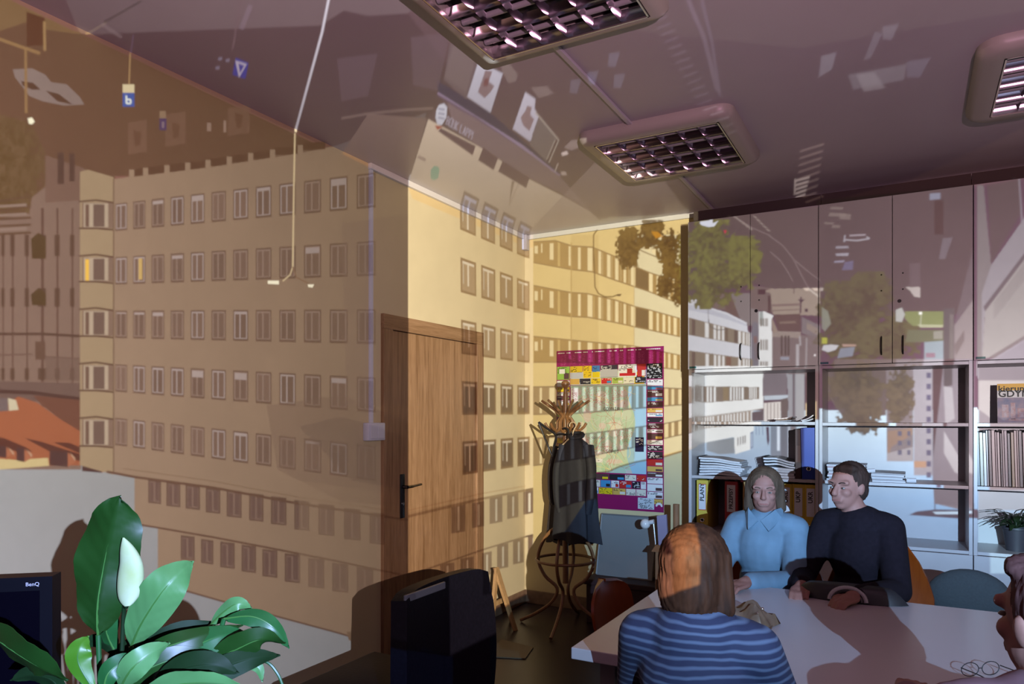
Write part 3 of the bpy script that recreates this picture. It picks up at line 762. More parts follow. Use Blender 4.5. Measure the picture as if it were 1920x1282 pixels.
P 141 - -8420 3415 -8328 3393 -8289 3350 -8277 3252 -8347 3234 -8423 3270 -8464 3372
A 142 0.70 -8774 3587 -8616 3528 -8608 3487 -8791 3558
P 143 - -6907 3049 -6855 3043 -6824 2777
P 144 - -6780 3002 -6826 2770 -6814 2766 -6768 2998
P 145 - -8704 4266 -7835 3872 -7816 3904 -8682 4297
P 145 - -7837 3873 -6919 3419 -6898 3450 -7814 3903
P 145 - -6921 3421 -6135 2996 -6112 3024 -6896 3448
P 146 - -8685 4238 -7812 3836 -7801 3854 -8673 4256
P 146 - -7814 3837 -6895 3383 -6883 3400 -7800 3854
P 146 - -6896 3383 -6179 3008 -6167 3025 -6883 3400
P 147 - -8473 4133 -7803 3837 -6742 3332 -6124 3010 -5463 2576 -6035 2821 -6612 3046 -7677 3540 -8202 3797
P 148 - -8777 4424 -7625 3890 -6148 3061 -6132 3027 -6916 3452 -8693 4281
P 149 - -8508 3824 -8465 3852 -7731 3548 -7740 3446
P 149 - -7587 3512 -7265 3352 -7284 3222 -7610 3373
P 149 - -7170 3307 -6616 3055 -6617 2939 -7191 3193
P 150 - -8695 4802 -8113 4561 -8124 4111 -8635 4401
P 151 - -8626 4759 -8160 4554 -8160 4196 -8649 4435
P 152 - -8095 4497 -7846 4401 -7602 4299 -7626 3893 -8126 4140
P 153 - -7125 4030 -6920 3929 -6770 3471 -6805 3471 -7156 3653
P 153 - -7125 4030 -6778 3731 -6795 3475 -7156 3653
P 154 - -7925 4384 -7802 4355 -7805 4248 -7690 4183 -7727 4127 -7805 4076 -7955 4163 -7938 4270
P 155 - -7899 4295 -7823 4290 -7809 4202 -7890 4215
P 156 - -7024 3876 -6941 3848 -6929 3769 -6843 3709 -6858 3586 -6986 3660 -7079 3760 -7033 3816
A 157 0.50 -7721 4448 -7558 4405 -7345 4248 -7334 4171 -7456 4175 -7611 4308
A 158 0.50 -7051 4064 -6785 4036 -6649 3939 -6873 3929
P 159 - -6775 3715 -6370 3439 -6426 3209 -6788 3434
P 160 - -6858 3777 -6332 3413 -6320 3420 -6845 3784
P 160 - -6335 3420 -6377 3189 -6359 3182 -6317 3413
P 161 - -6396 3429 -6430 3228 -6412 3221 -6378 3422
P 162 - -6201 3322 -6120 3388 -5929 3361 -5921 3299 -6065 3272
P 163 - -6222 3270 -6136 3278 -6093 3236 -6181 3231
P 164 - -6225 3161 -6231 3074 -6212 3067 -6207 3155
P 165 - -6128 3059 -6050 3049 -6006 3003 -6091 3014
P 166 - -8619 4131 -8526 4133 -8451 4081 -8415 3960 -8465 3885 -8555 3906 -8625 3992 -8643 4077
P 167 - -8609 4082 -8489 4051 -8490 4064 -8610 4095
P 167 - -8588 4030 -8468 3998 -8469 4011 -8589 4042
P 167 - -8566 3977 -8446 3945 -8447 3958 -8568 3990
P 168 - -8599 3901 -8438 3864 -8528 3841
P 169 - -8397 3973 -8399 3885 -8386 3881 -8384 3969
P 169 - -8395 3970 -8354 3939 -8345 3942 -8386 3973
P 169 - -8356 3942 -8357 3920 -8343 3916 -8343 3938
P 169 - -8351 3922 -8392 3931 -8391 3923 -8349 3914
P 169 - -8395 3925 -8354 3899 -8346 3903 -8388 3929
P 169 - -8357 3903 -8357 3876 -8344 3872 -8343 3899
P 169 - -8352 3878 -8393 3887 -8392 3879 -8350 3870
P 169 - -8327 3939 -8286 3921 -8282 3927 -8324 3945
P 169 - -8291 3926 -8292 3838 -8279 3834 -8277 3922
P 169 - -8284 3839 -8325 3857 -8329 3851 -8287 3833
P 169 - -8320 3852 -8319 3940 -8332 3944 -8334 3856
P 169 - -8267 3914 -8269 3826 -8255 3822 -8254 3910
P 169 - -8264 3821 -8222 3804 -8219 3810 -8260 3827
P 169 - -8214 3805 -8213 3893 -8226 3897 -8227 3809
P 169 - -8203 3885 -8204 3797 -8190 3793 -8189 3881
P 169 - -8161 3869 -8202 3843 -8191 3836 -8149 3862
P 169 - -8203 3839 -8162 3778 -8150 3777 -8190 3839
P 169 - -8104 3840 -8104 3752 -8091 3748 -8090 3836
P 169 - -8099 3747 -8058 3730 -8055 3736 -8096 3753
P 169 - -8027 3719 -8006 3798 -8019 3803 -8040 3724
P 169 - -8019 3802 -7999 3705 -7986 3702 -8006 3799
P 169 - -8026 3750 -8002 3739 -7999 3746 -8023 3756
P 169 - -7975 3782 -7975 3694 -7962 3690 -7962 3778
P 169 - -7972 3778 -7932 3752 -7925 3756 -7965 3782
P 169 - -7935 3756 -7935 3725 -7922 3721 -7922 3752
P 169 - -7928 3727 -7968 3740 -7969 3733 -7928 3720
P 169 - -7912 3753 -7911 3665 -7898 3662 -7898 3749
P 169 - -7908 3749 -7868 3723 -7861 3727 -7901 3753
P 169 - -7871 3727 -7871 3696 -7858 3693 -7858 3723
P 169 - -7864 3698 -7905 3711 -7905 3704 -7865 3691
P 169 - -7848 3725 -7847 3637 -7834 3633 -7835 3721
P 170 - -16572 5472 -16196 5439 -16196 5282 -16572 5313
P 171 - -16572 5313 -16196 5282 -16196 5025 -16572 5054
P 172 - -16481 5256 -16481 5107 -16422 5102 -16422 5251
P 172 - -16452 5088 -16315 5077 -16315 5111 -16452 5121
P 172 - -16286 5091 -16286 5166 -16344 5170 -16344 5096
P 172 - -16315 5185 -16452 5196 -16452 5162 -16315 5151
P 173 - -16354 6027 -16388 5456 -16344 5452 -16310 6022
P 174 - -16288 6265 -16329 6033 -16296 6025 -16255 6257
P 175 - -13332 5454 -12986 5329 -13012 5137 -13358 5248
P 176 - -13337 5422 -13023 5323 -13180 5178
P 177 - -13243 5367 -13086 5314 -13169 5236
A 178 0.70 -13414 6155 -13471 5585 -13416 5570 -13360 6140
A 179 0.50 -13188 6058 -13350 5808 -13231 5765 -13072 6015
P 180 - -13793 5534 -13682 5521 -13686 5483 -13785 5500
P 180 - -13591 5479 -13481 5467 -13484 5428 -13582 5445
P 180 - -13835 5428 -13723 5416 -13727 5377 -13827 5393
A 181 0.70 -17141 6597 -17814 6550 -17789 6530 -17117 6578
A 182 0.50 -17323 6585 -16653 6285 -16604 6311 -17271 6611
P 183 - -16119 6676 -17226 6613 -17203 6594 -16097 6657
P 184 - -20406 6106 -19692 6061 -19207 5890 -18997 5724 -18451 5635 -17991 5349 -17845 5195 -18545 5229 -19304 5373 -19790 5518 -20086 5756 -20326 5937
P 185 - -20086 5841 -19653 5771 -19381 5610 -19692 5637 -20046 5752
P 185 - -19188 5573 -18732 5472 -18248 5226 -18770 5330
P 186 - -19977 6470 -19957 5190 -19859 5183 -19878 6461
P 187 - -21120 6795 -20106 6496 -20066 6552 -21078 6852
P 187 - -20105 6496 -19419 6300 -19381 6356 -20067 6553
P 188 - -19849 5076 -19692 5086 -19594 4994 -19692 4948 -19809 4967
P 189 - -19888 7206 -19227 7004 -19227 6469 -19888 6526
P 190 - -19294 6948 -19275 6368 -19179 6359 -19198 6938
P 191 - -19081 6800 -17998 6559 -17983 6597 -19066 6839
P 192 - -11358 5782 -11377 5406 -11323 5391 -11304 5766
P 192 - -11377 5407 -11607 4253 -11549 4237 -11323 5390
P 193 - -11616 4232 -11644 3334 -11600 3332 -11572 4229
P 193 - -11644 3334 -11672 1999 -11627 1998 -11600 3332
P 194 - -11666 2002 -11735 1869 -11702 1862 -11633 1994
P 194 - -11730 1874 -11925 1769 -11902 1751 -11707 1857
P 195 - -11666 1995 -11569 1815 -11537 1822 -11633 2002
P 195 - -11561 1809 -11233 1700 -11218 1719 -11545 1829
P 196 - -12309 1773 -12012 1770 -12012 1707 -12309 1719
P 197 - -11266 1701 -11103 1700 -11144 1647 -11252 1657
A 198 0.40 -10912 5021 -10070 4934 -10086 4460 -10641 4486
A 198 0.40 -9473 4998 -8733 4918 -8715 4300 -9206 4438
A 199 0.60 -5135 4526 -4730 4129 -4686 4136 -5090 4532
A 199 0.60 -4733 4132 -4278 3583 -4228 3584 -4683 4132
A 200 0.60 -4944 4493 -4592 4062 -4555 4062 -4906 4492
A 200 0.60 -4593 4063 -4209 3526 -4170 3524 -4554 4060
A 201 0.45 -2640 2874 -2885 2841 -2866 2820 -2621 2853
A 201 0.45 -2614 2809 -2853 2774 -2834 2753 -2595 2788
A 201 0.45 -2588 2743 -2821 2706 -2801 2685 -2569 2723
A 201 0.45 -2562 2677 -2788 2638 -2769 2617 -2543 2657
A 201 0.45 -2536 2611 -2756 2570 -2736 2549 -2516 2590
A 201 0.45 -2509 2545 -2723 2502 -2703 2480 -2490 2524
A 201 0.45 -2483 2478 -2690 2433 -2670 2412 -2463 2457
A 201 0.45 -2456 2410 -2657 2364 -2637 2342 -2436 2389
A 201 0.45 -2429 2343 -2624 2294 -2603 2273 -2409 2322
A 202 0.80 -2626 2574 -2772 2558 -2754 2536 -2607 2553
A 202 0.80 -2614 2533 -2748 2515 -2729 2493 -2596 2512
A 202 0.80 -2603 2492 -2724 2472 -2705 2451 -2584 2471
A 202 0.80 -2592 2451 -2700 2429 -2680 2408 -2572 2430
A 202 0.80 -2581 2410 -2676 2386 -2655 2365 -2561 2389
A 202 0.80 -2791 2570 -2707 2411 -2687 2408 -2771 2567
A 203 0.45 -5481 4407 -5309 4417 -5326 4436 -5498 4426
A 203 0.45 -5393 4330 -5222 4340 -5239 4359 -5410 4348
A 203 0.45 -5305 4252 -5135 4263 -5152 4282 -5323 4271
A 203 0.45 -5218 4174 -5048 4186 -5066 4205 -5235 4193
A 203 0.45 -5130 4097 -4961 4110 -4979 4128 -5147 4116
A 203 0.45 -5042 4019 -4875 4033 -4892 4052 -5060 4038
A 203 0.45 -4954 3942 -4788 3956 -4805 3975 -4972 3961
A 203 0.45 -4867 3864 -4701 3879 -4718 3898 -4884 3883
A 203 0.45 -4779 3787 -4614 3802 -4632 3821 -4797 3806
A 203 0.45 -4691 3709 -4527 3726 -4545 3744 -4709 3728
A 203 0.45 -4604 3632 -4441 3649 -4458 3668 -4621 3651
A 203 0.45 -4516 3554 -4354 3572 -4371 3591 -4534 3573
A 203 0.45 -4428 3477 -4267 3495 -4285 3514 -4446 3496
A 203 0.45 -4341 3399 -4180 3419 -4198 3437 -4359 3418
A 203 0.45 -4253 3321 -4094 3342 -4111 3361 -4271 3341
A 203 0.45 -4166 3244 -4007 3265 -4024 3284 -4183 3263
A 203 0.45 -4078 3167 -3920 3188 -3938 3207 -4096 3186
A 203 0.45 -3990 3089 -3833 3112 -3851 3131 -4008 3108
A 204 0.70 -2593 3832 -2432 3822 -2424 3697 -2529 3724
A 205 0.60 -2653 3801 -2559 3776 -2561 3573 -2627 3576
A 206 0.55 -2729 3471 -2136 3457 -2080 3320 -2588 3325
A 207 0.55 -2638 3456 -2443 3445 -2239 3281 -2456 3286
A 208 0.70 -3137 3695 -2982 3698 -2941 3551 -3055 3503
A 209 0.50 -2150 3481 -1916 3469 -1923 3316 -2065 3339
A 210 0.50 -5979 4216 -5824 4198 -5813 4057 -5931 4087
A 210 0.50 -6212 4079 -6053 4062 -6043 3917 -6164 3948
A 210 0.50 -6440 4040 -6277 4023 -6269 3876 -6393 3906
A 210 0.50 -5791 3983 -5637 3967 -5624 3824 -5741 3853
A 211 0.35 -2594 2117 -295 2218 -607 2710 -1492 2387 -2206 2278
A 212 0.45 -6380 2382 -5074 2343 -3978 2369 -4564 2816 -5606 3112
P 213 - -6240 2370 -6240 -2778 -5931 -2650 -5897 -1945 -5305 -1097 -5242 -1051 -5084 -1030 -4929 -959 -4686 -886 -4522 -867 -4295 -804 -4060 -728 -3906 -669 -3906 2361 -5084 2449
A 214 0.50 -5638 2296 -5226 2246 -5226 -1006 -5638 -1171
P 215 - -4708 2182 -4708 -887 -3906 -669 -3906 2084
P 216 - -6238 2268 -5890 2245 -5636 2144 -5619 2137 -5323 2088 -4972 1914 -4694 1753 -4512 1661 -4497 1654 -4080 1478 -4080 1195 -4497 1395 -4512 1402 -4694 1476 -4972 1589 -5323 1741 -5619 1799 -5636 1803 -5890 1871 -6238 1964
P 217 - -6220 2205 -6167 2200 -6167 2088 -6220 2098
P 217 - -6114 2227 -6093 2225 -6093 2092 -6114 2096
P 217 - -5975 2215 -5915 2210 -5915 1970 -5975 1983
P 218 - -5847 2213 -5813 2200 -5813 1865 -5847 1874
P 217 - -5678 2143 -5644 2130 -5644 1856 -5678 1866
P 217 - -5533 2106 -5493 2099 -5493 1792 -5533 1799
P 217 - -5388 2085 -5315 2070 -5315 1752 -5388 1768
P 218 - -5299 2062 -5287 2056 -5287 1740 -5299 1745
P 217 - -5226 2026 -5186 2007 -5186 1695 -5226 1713
P 219 - -5170 1999 -5159 1993 -5159 1683 -5170 1688
P 217 - -5098 1963 -5048 1939 -5048 1635 -5098 1657
P 219 - -5032 1931 -5022 1926 -5022 1624 -5032 1628
P 217 - -4980 1905 -4933 1879 -4933 1586 -4980 1605
P 219 - -4902 1861 -4892 1856 -4892 1569 -4902 1573
P 217 - -4858 1836 -4824 1817 -4824 1541 -4858 1555
P 219 - -4786 1795 -4776 1789 -4776 1521 -4786 1525
P 217 - -4755 1777 -4694 1742 -4694 1487 -4755 1512
P 217 - -4500 1645 -4450 1623 -4450 1382 -4500 1406
P 217 - -4396 1601 -4367 1588 -4367 1343 -4396 1357
P 217 - -4315 1566 -4278 1551 -4278 1301 -4315 1318
P 217 - -4239 1534 -4209 1521 -4209 1268 -4239 1282
P 217 - -4166 1504 -4125 1486 -4125 1228 -4166 1248
P 220 - -4686 1738 -4509 1649 -4509 1411 -4686 1484
P 221 - -6237 2262 -5889 2239 -5890 2251 -6238 2274
P 221 - -5892 2240 -5638 2138 -5634 2149 -5888 2251
P 221 - -5638 2138 -5621 2131 -5617 2142 -5634 2149
P 221 - -5619 2131 -5323 2082 -5323 2094 -5619 2143
P 221 - -5325 2083 -4974 1909 -4970 1920 -5320 2093
P 221 - -4975 1909 -4696 1748 -4691 1758 -4969 1919
P 221 - -4696 1748 -4515 1656 -4510 1666 -4691 1758
P 221 - -4515 1656 -4500 1649 -4495 1659 -4510 1666
P 221 - -4499 1648 -4082 1473 -4078 1484 -4496 1659
P 221 - -6239 1958 -5891 1865 -5888 1877 -6236 1970
P 221 - -5891 1865 -5637 1797 -5635 1808 -5888 1877
P 221 - -5636 1797 -5620 1793 -5618 1805 -5635 1808
P 221 - -5620 1793 -5324 1736 -5322 1747 -5618 1805
P 221 - -5325 1736 -4974 1583 -4970 1594 -5321 1747
P 221 - -4974 1583 -4696 1470 -4692 1481 -4970 1594
P 221 - -4696 1470 -4514 1397 -4510 1407 -4692 1481
P 221 - -4515 1397 -4500 1390 -4495 1400 -4510 1407
P 221 - -4500 1390 -4082 1190 -4078 1200 -4495 1400
P 216 - -6238 1634 -5636 1481 -5388 1446 -4972 1322 -4694 1213 -4512 1159 -4497 1155 -4080 1011 -4080 771 -4497 884 -4512 888 -4694 935 -4972 1011 -5388 1113 -5636 1138 -6238 1249
P 217 - -6220 1553 -6167 1540 -6167 1407 -6220 1418
P 217 - -6114 1565 -6093 1560 -6093 1410 -6114 1415
P 217 - -5975 1531 -5915 1516 -5915 1280 -5975 1292
P 218 - -5847 1521 -5813 1512 -5813 1185 -5847 1191
P 217 - -5678 1475 -5644 1466 -5644 1191 -5678 1197
P 217 - -5533 1450 -5493 1444 -5493 1140 -5533 1144
P 217 - -5388 1432 -5315 1411 -5315 1108 -5388 1127
P 218 - -5299 1406 -5287 1403 -5287 1102 -5299 1104
P 217 - -5226 1385 -5186 1373 -5186 1077 -5226 1087
P 219 - -5170 1368 -5159 1365 -5159 1070 -5170 1073
P 217 - -5098 1347 -5048 1332 -5048 1042 -5098 1055
P 219 - -5032 1327 -5022 1325 -5022 1036 -5032 1039
P 217 - -4980 1312 -4933 1295 -4933 1013 -4980 1026
P 219 - -4902 1282 -4892 1279 -4892 1002 -4902 1004
P 217 - -4858 1266 -4824 1252 -4824 983 -4858 992
P 219 - -4786 1237 -4776 1234 -4776 969 -4786 972
P 217 - -4755 1225 -4694 1202 -4694 946 -4755 963
P 217 - -4500 1145 -4450 1128 -4450 882 -4500 896
P 217 - -4396 1109 -4367 1099 -4367 859 -4396 867
P 217 - -4315 1082 -4278 1069 -4278 835 -4315 845
P 217 - -4239 1056 -4209 1045 -4209 816 -4239 824
P 217 - -4166 1031 -4125 1017 -4125 793 -4166 804
P 220 - -4686 1199 -4509 1147 -4509 898 -4686 944
P 221 - -6239 1628 -5637 1476 -5635 1487 -6236 1640
P 221 - -5636 1476 -5388 1440 -5388 1452 -5635 1487
P 221 - -5389 1440 -4973 1317 -4971 1328 -5387 1451
P 221 - -4974 1317 -4696 1207 -4692 1218 -4970 1328
P 221 - -4695 1207 -4514 1154 -4511 1165 -4692 1218
P 221 - -4514 1154 -4499 1149 -4496 1160 -4511 1165
P 221 - -4499 1149 -4082 1006 -4079 1017 -4496 1160
P 221 - -6238 1243 -5637 1132 -5635 1143 -6237 1255
P 221 - -5636 1132 -5388 1107 -5388 1119 -5636 1144
P 221 - -5389 1108 -4973 1006 -4971 1017 -5387 1119
P 221 - -4973 1006 -4695 930 -4692 941 -4971 1017
P 221 - -4695 930 -4514 883 -4511 894 -4692 941
P 221 - -4514 883 -4499 879 -4496 890 -4511 894
P 221 - -4499 879 -4081 765 -4079 776 -4496 890
P 216 - -6238 895 -5636 809 -4709 680 -4080 530 -4080 339 -4709 425 -5636 494 -6238 516
P 217 - -6220 817 -6167 811 -6167 681 -6220 685
P 217 - -6114 841 -6093 838 -6093 693 -6114 695
P 217 - -5975 822 -5915 814 -5915 590 -5975 594
P 218 - -5847 826 -5813 821 -5813 514 -5847 515
P 217 - -5678 799 -5644 794 -5644 542 -5678 543
P 217 - -5533 779 -5493 774 -5493 499 -5533 502
P 217 - -5388 763 -5315 753 -5315 482 -5388 487
P 218 - -5299 750 -5287 749 -5287 480 -5299 481
P 217 - -5226 741 -5186 735 -5186 472 -5226 475
P 219 - -5170 733 -5159 731 -5159 470 -5170 471
P 217 - -5098 723 -5048 716 -5048 461 -5098 465
P 219 - -5032 714 -5022 713 -5022 459 -5032 460
P 217 - -4980 707 -4933 701 -4933 452 -4980 456
P 219 - -4902 696 -4892 695 -4892 449 -4902 450
P 217 - -4858 691 -4824 686 -4824 444 -4858 447
P 219 - -4786 681 -4776 679 -4776 440 -4786 441
P 217 - -4755 676 -4694 667 -4694 433 -4755 439
P 217 - -4500 621 -4450 609 -4450 399 -4500 406
P 217 - -4396 597 -4367 590 -4367 387 -4396 391
P 217 - -4315 578 -4278 569 -4278 374 -4315 380
P 217 - -4239 560 -4209 553 -4209 365 -4239 369
P 217 - -4166 543 -4125 533 -4125 353 -4166 359
P 220 - -4686 665 -4509 623 -4509 407 -4686 432
P 221 - -6238 889 -5636 803 -5635 815 -6237 901
P 221 - -5636 803 -4710 675 -4708 686 -5635 815
P 221 - -4710 675 -4081 525 -4079 535 -4708 686
P 221 - -6238 510 -5636 488 -5636 500 -6238 522
P 221 - -5636 488 -4709 419 -4709 430 -5635 500
P 221 - -4710 419 -4081 333 -4080 344 -4708 430
P 222 - -6240 160 -5564 155 -4522 147 -4295 107 -3976 86 -3976 -115 -4295 -133 -4522 -153 -5564 -229 -6240 -243
P 223 - -6136 144 -6101 143 -6101 -224 -6136 -225
P 223 - -5982 143 -5897 142 -5897 -220 -5982 -222
P 223 - -5796 141 -5746 141 -5746 -217 -5796 -218
P 223 - -5597 140 -5531 140 -5531 -211 -5597 -214
P 223 - -5466 139 -5418 139 -5418 -203 -5466 -207
P 223 - -5353 139 -5305 139 -5305 -195 -5353 -199
P 223 - -5242 138 -5194 138 -5194 -188 -5242 -191
P 223 - -5123 138 -5076 137 -5076 -180 -5123 -183
P 223 - -5006 137 -4960 137 -4960 -171 -5006 -175
P 223 - -4906 137 -4868 136 -4868 -165 -4906 -168
P 223 - -4792 136 -4746 136 -4746 -157 -4792 -160
P 223 - -4686 136 -4648 135 -4648 -150 -4686 -152
P 223 - -4581 135 -4529 135 -4529 -141 -4581 -145
P 223 - -4463 125 -4390 113 -4390 -131 -4463 -136
P 223 - -4288 97 -4238 94 -4238 -121 -4288 -123
P 223 - -4195 91 -4159 89 -4159 -116 -4195 -118
P 223 - -4102 86 -4060 83 -4060 -111 -4102 -113
P 224 - -6240 154 -5564 149 -5564 161 -6240 167
P 224 - -5564 149 -4522 141 -4522 153 -5564 161
P 224 - -4523 141 -4296 101 -4294 112 -4521 152
P 224 - -4296 101 -3976 81 -3975 92 -4295 112
P 224 - -6240 -249 -5564 -235 -5564 -223 -6240 -236
P 224 - -5564 -235 -4521 -159 -4522 -147 -5565 -223
P 224 - -4521 -159 -4295 -139 -4296 -128 -4522 -147
P 224 - -4295 -139 -3975 -120 -3976 -109 -4296 -128
P 222 - -6240 -592 -5564 -529 -5084 -472 -4522 -396 -4295 -366 -3976 -302 -3976 -490 -4295 -564 -4522 -653 -5084 -766 -5564 -882 -6240 -987
P 223 - -6136 -597 -6101 -594 -6101 -950 -6136 -955
P 223 - -5982 -583 -5897 -575 -5897 -919 -5982 -932
P 223 - -5796 -565 -5746 -561 -5746 -896 -5796 -903
P 223 - -5597 -546 -5531 -539 -5531 -860 -5597 -873
P 223 - -5466 -531 -5418 -525 -5418 -833 -5466 -845
P 223 - -5353 -517 -5305 -511 -5305 -807 -5353 -818
P 223 - -5242 -503 -5194 -498 -5194 -780 -5242 -791
P 223 - -5123 -489 -5076 -483 -5076 -752 -5123 -763
P 223 - -5006 -473 -4960 -467 -4960 -729 -5006 -739
P 223 - -4906 -459 -4868 -454 -4868 -711 -4906 -719
P 223 - -4792 -443 -4746 -437 -4746 -687 -4792 -696
P 223 - -4686 -429 -4648 -423 -4648 -667 -4686 -675
P 223 - -4581 -414 -4529 -407 -4529 -644 -4581 -654
P 223 - -4463 -398 -4390 -387 -4390 -592 -4463 -620
P 223 - -4288 -373 -4238 -362 -4238 -542 -4288 -554
P 223 - -4195 -354 -4159 -347 -4159 -524 -4195 -533
P 223 - -4102 -335 -4060 -327 -4060 -502 -4102 -511
P 224 - -6239 -598 -5564 -535 -5565 -523 -6241 -585
P 224 - -5563 -535 -5084 -478 -5085 -466 -5565 -523
P 224 - -5083 -478 -4521 -401 -4523 -390 -5085 -466
P 224 - -4521 -401 -4295 -372 -4296 -361 -4523 -390
P 224 - -4294 -372 -3974 -308 -3977 -297 -4297 -361
P 224 - -6239 -993 -5563 -888 -5565 -876 -6241 -981
P 224 - -5563 -888 -5083 -771 -5086 -760 -5566 -876
P 224 - -5083 -772 -4521 -658 -4523 -647 -5085 -760
P 224 - -4520 -658 -4293 -569 -4297 -558 -4524 -647
P 224 - -4294 -569 -3974 -495 -3977 -484 -4297 -558
P 225 - -5982 -1289 -5729 -1212 -5305 -1127 -5305 -1416 -5729 -1515 -5982 -1607
P 226 - -5855 -1263 -5813 -1250 -5813 -1533 -5855 -1548
P 226 - -5679 -1215 -5630 -1204 -5630 -1480 -5679 -1492
P 226 - -5499 -1178 -5450 -1168 -5450 -1438 -5499 -1450
P 227 - -5646 2184 -5646 -945 -5630 -944 -5630 2182
P 219 - -4714 1751 -4714 -843 -4703 -843 -4703 1749
P 228 - -5241 -1061 -5083 -1041 -5085 -1019 -5243 -1040
P 228 - -5079 -1040 -4924 -969 -4934 -949 -5089 -1020
P 228 - -4926 -969 -4683 -896 -4689 -876 -4932 -948
P 228 - -4684 -896 -4293 -814 -4297 -793 -4688 -875
P 228 - -4292 -814 -4057 -738 -4063 -718 -4299 -794
P 217 - -4640 2090 -4482 1992 -4485 1923 -4648 2025
P 217 - -4460 1982 -4298 1877 -4298 1806 -4460 1910
P 220 - -4696 1996 -4485 1885 -4480 1896 -4691 2007
P 220 - -4485 1885 -4293 1792 -4288 1804 -4480 1896
P 220 - -4292 1792 -4190 1753 -4186 1765 -4288 1804
P 221 - -4717 1989 -4717 1741 -4701 1739 -4701 1987
P 229 - -5249 2324 -5306 2256 -5291 2245 -5235 2313
P 229 - -5307 2251 -5307 2011 -5290 2009 -5290 2249
P 229 - -5307 2010 -5291 1708 -5274 1707 -5290 2009
P 229 - -5291 1708 -5286 1527 -5269 1526 -5274 1707
P 229 - -5285 1523 -5234 1429 -5218 1435 -5270 1530
P 229 - -5230 1425 -5134 1372 -5126 1386 -5222 1439
P 229 - -5130 1371 -5019 1362 -5019 1379 -5130 1388
P 229 - -5016 1363 -4953 1380 -4959 1395 -5022 1378
P 230 - -4988 1383 -4941 1401 -4886 1397 -4910 1369
F 232 c231 -4988 2331 -4603 2282 -4603 1700 -4988 1738
F 232 c231 -4694 2381 -4261 2323 -4261 1938 -4694 1987
F 232 c231 -4408 2242 -4044 2196 -4044 1715 -4408 1753
F 232 c231 -4408 1652 -4130 1625 -4130 1256 -4408 1278
F 232 c231 -4203 1604 -4030 1587 -4030 1135 -4203 1148
F 232 c231 -4320 1844 -4059 1816 -4059 1505 -4320 1529
A 233 0.70 -4468 2199 -4378 2181 -4305 2107 -4408 2098 -4453 2161
P 234 - -4073 2239 -2476 2206 -2476 1198 -3055 1278 -3262 1358 -4073 1205
P 235 - -3847 1283 -3581 1261 -3581 1040 -3847 1107
P 236 - -3612 1248 -3428 1232 -3428 936 -3597 1026
P 237 - -3535 1257 -3203 1229 -3188 827 -3352 837 -3428 951
P 238 - -3292 1330 -3026 1276 -3012 969 -3292 1051
P 239 - -3085 1189 -3052 1186 -3052 957 -3085 967
P 240 - -3203 1275 -3114 1268 -3114 1207 -3203 1214
P 241 - -3121 1245 -3055 1271 -2489 1229 -2489 903 -3026 955 -3055 1217
P 242 - -3041 1078 -2712 1068 -2726 1039 -3026 1050
P 243 - -3026 995 -2725 989 -2726 999 -3026 1006
P 244 - -3019 947 -2712 941 -2705 730 -2954 744
P 245 - -2954 859 -2768 859 -2761 831 -2946 835
P 246 - -3041 925 -2968 745 -3026 703 -3038 818
P 247 - -2697 902 -2489 784 -2489 621 -2697 707
P 248 - -2634 824 -2639 749 -2627 748 -2622 822
P 248 - -2614 810 -2620 736 -2608 734 -2602 809
P 248 - -2595 797 -2600 723 -2588 721 -2583 796
P 248 - -2575 784 -2581 710 -2569 708 -2563 782
P 248 - -2556 771 -2561 697 -2550 695 -2544 769
P 248 - -2537 758 -2542 684 -2530 682 -2525 756
P 248 - -2517 745 -2523 671 -2511 669 -2506 743
P 249 - -3038 726 -2489 658 -2489 206 -3038 222
P 250 - -3038 719 -2968 745 -2705 723 -2712 648 -3038 681
P 251 - -2936 690 -2913 689 -2913 446 -2936 447
P 251 - -2893 688 -2870 687 -2870 444 -2893 445
P 251 - -2857 686 -2835 685 -2835 443 -2857 444
P 252 - -2939 432 -2839 428 -2839 390 -2939 394
P 253 - -2761 575 -2726 574 -2728 303 -2761 304
P 254 - -2650 645 -2657 286 -2640 285 -2633 644
P 255 - -2728 671 -2721 558 -2703 558 -2710 671
P 256 - -2558 446 -2542 446 -2542 425 -2558 425
P 257 - -2786 1270 -2789 1187 -2781 1186 -2778 1269
P 258 - -2714 1144 -2721 949 -2703 947 -2696 1142
P 259 - -2740 1116 -2662 1109 -2705 1068
P 259 - -2662 997 -2628 995 -2628 957 -2662 960
P 260 - -4073 1185 -4008 1171 -3816 1105 -3581 1017 -3337 875 -3322 758 -3284 740 -3262 213 -4073 236
A 261 0.60 -4073 1156 -3816 1081 -3581 990 -3337 849 -3337 829 -3581 930 -3816 1017 -4073 1084
P 262 - -3262 878 -3195 859 -3195 273 -3284 276 -3284 740
P 263 - -4065 986 -3337 751 -3292 736 -3292 579 -3337 590 -4065 760
P 264 - -3854 910 -3806 895 -3806 708 -3854 719
P 264 - -3745 875 -3712 864 -3712 685 -3745 693
P 264 - -3693 858 -3662 848 -3662 673 -3693 681
P 264 - -3640 841 -3612 832 -3612 662 -3640 668
P 264 - -3438 777 -3408 767 -3408 613 -3438 620
P 264 - -3388 761 -3361 752 -3361 602 -3388 609
P 264 - -3343 747 -3328 742 -3328 594 -3343 598
P 264 - -3316 738 -3301 733 -3301 588 -3316 591
P 265 - -4024 964 -3979 950 -3979 749 -4024 759
P 266 - -3604 830 -3566 818 -3566 651 -3604 660
P 267 - -3489 793 -3443 778 -3443 622 -3489 632
P 263 - -4065 561 -3284 418 -3262 414 -3262 197 -3284 199 -4065 235
P 264 - -3847 510 -3806 502 -3806 235 -3847 237
P 264 - -3740 491 -3712 486 -3712 230 -3740 231
P 264 - -3690 482 -3659 476 -3659 227 -3690 229
P 264 - -3637 472 -3609 467 -3609 224 -3637 226
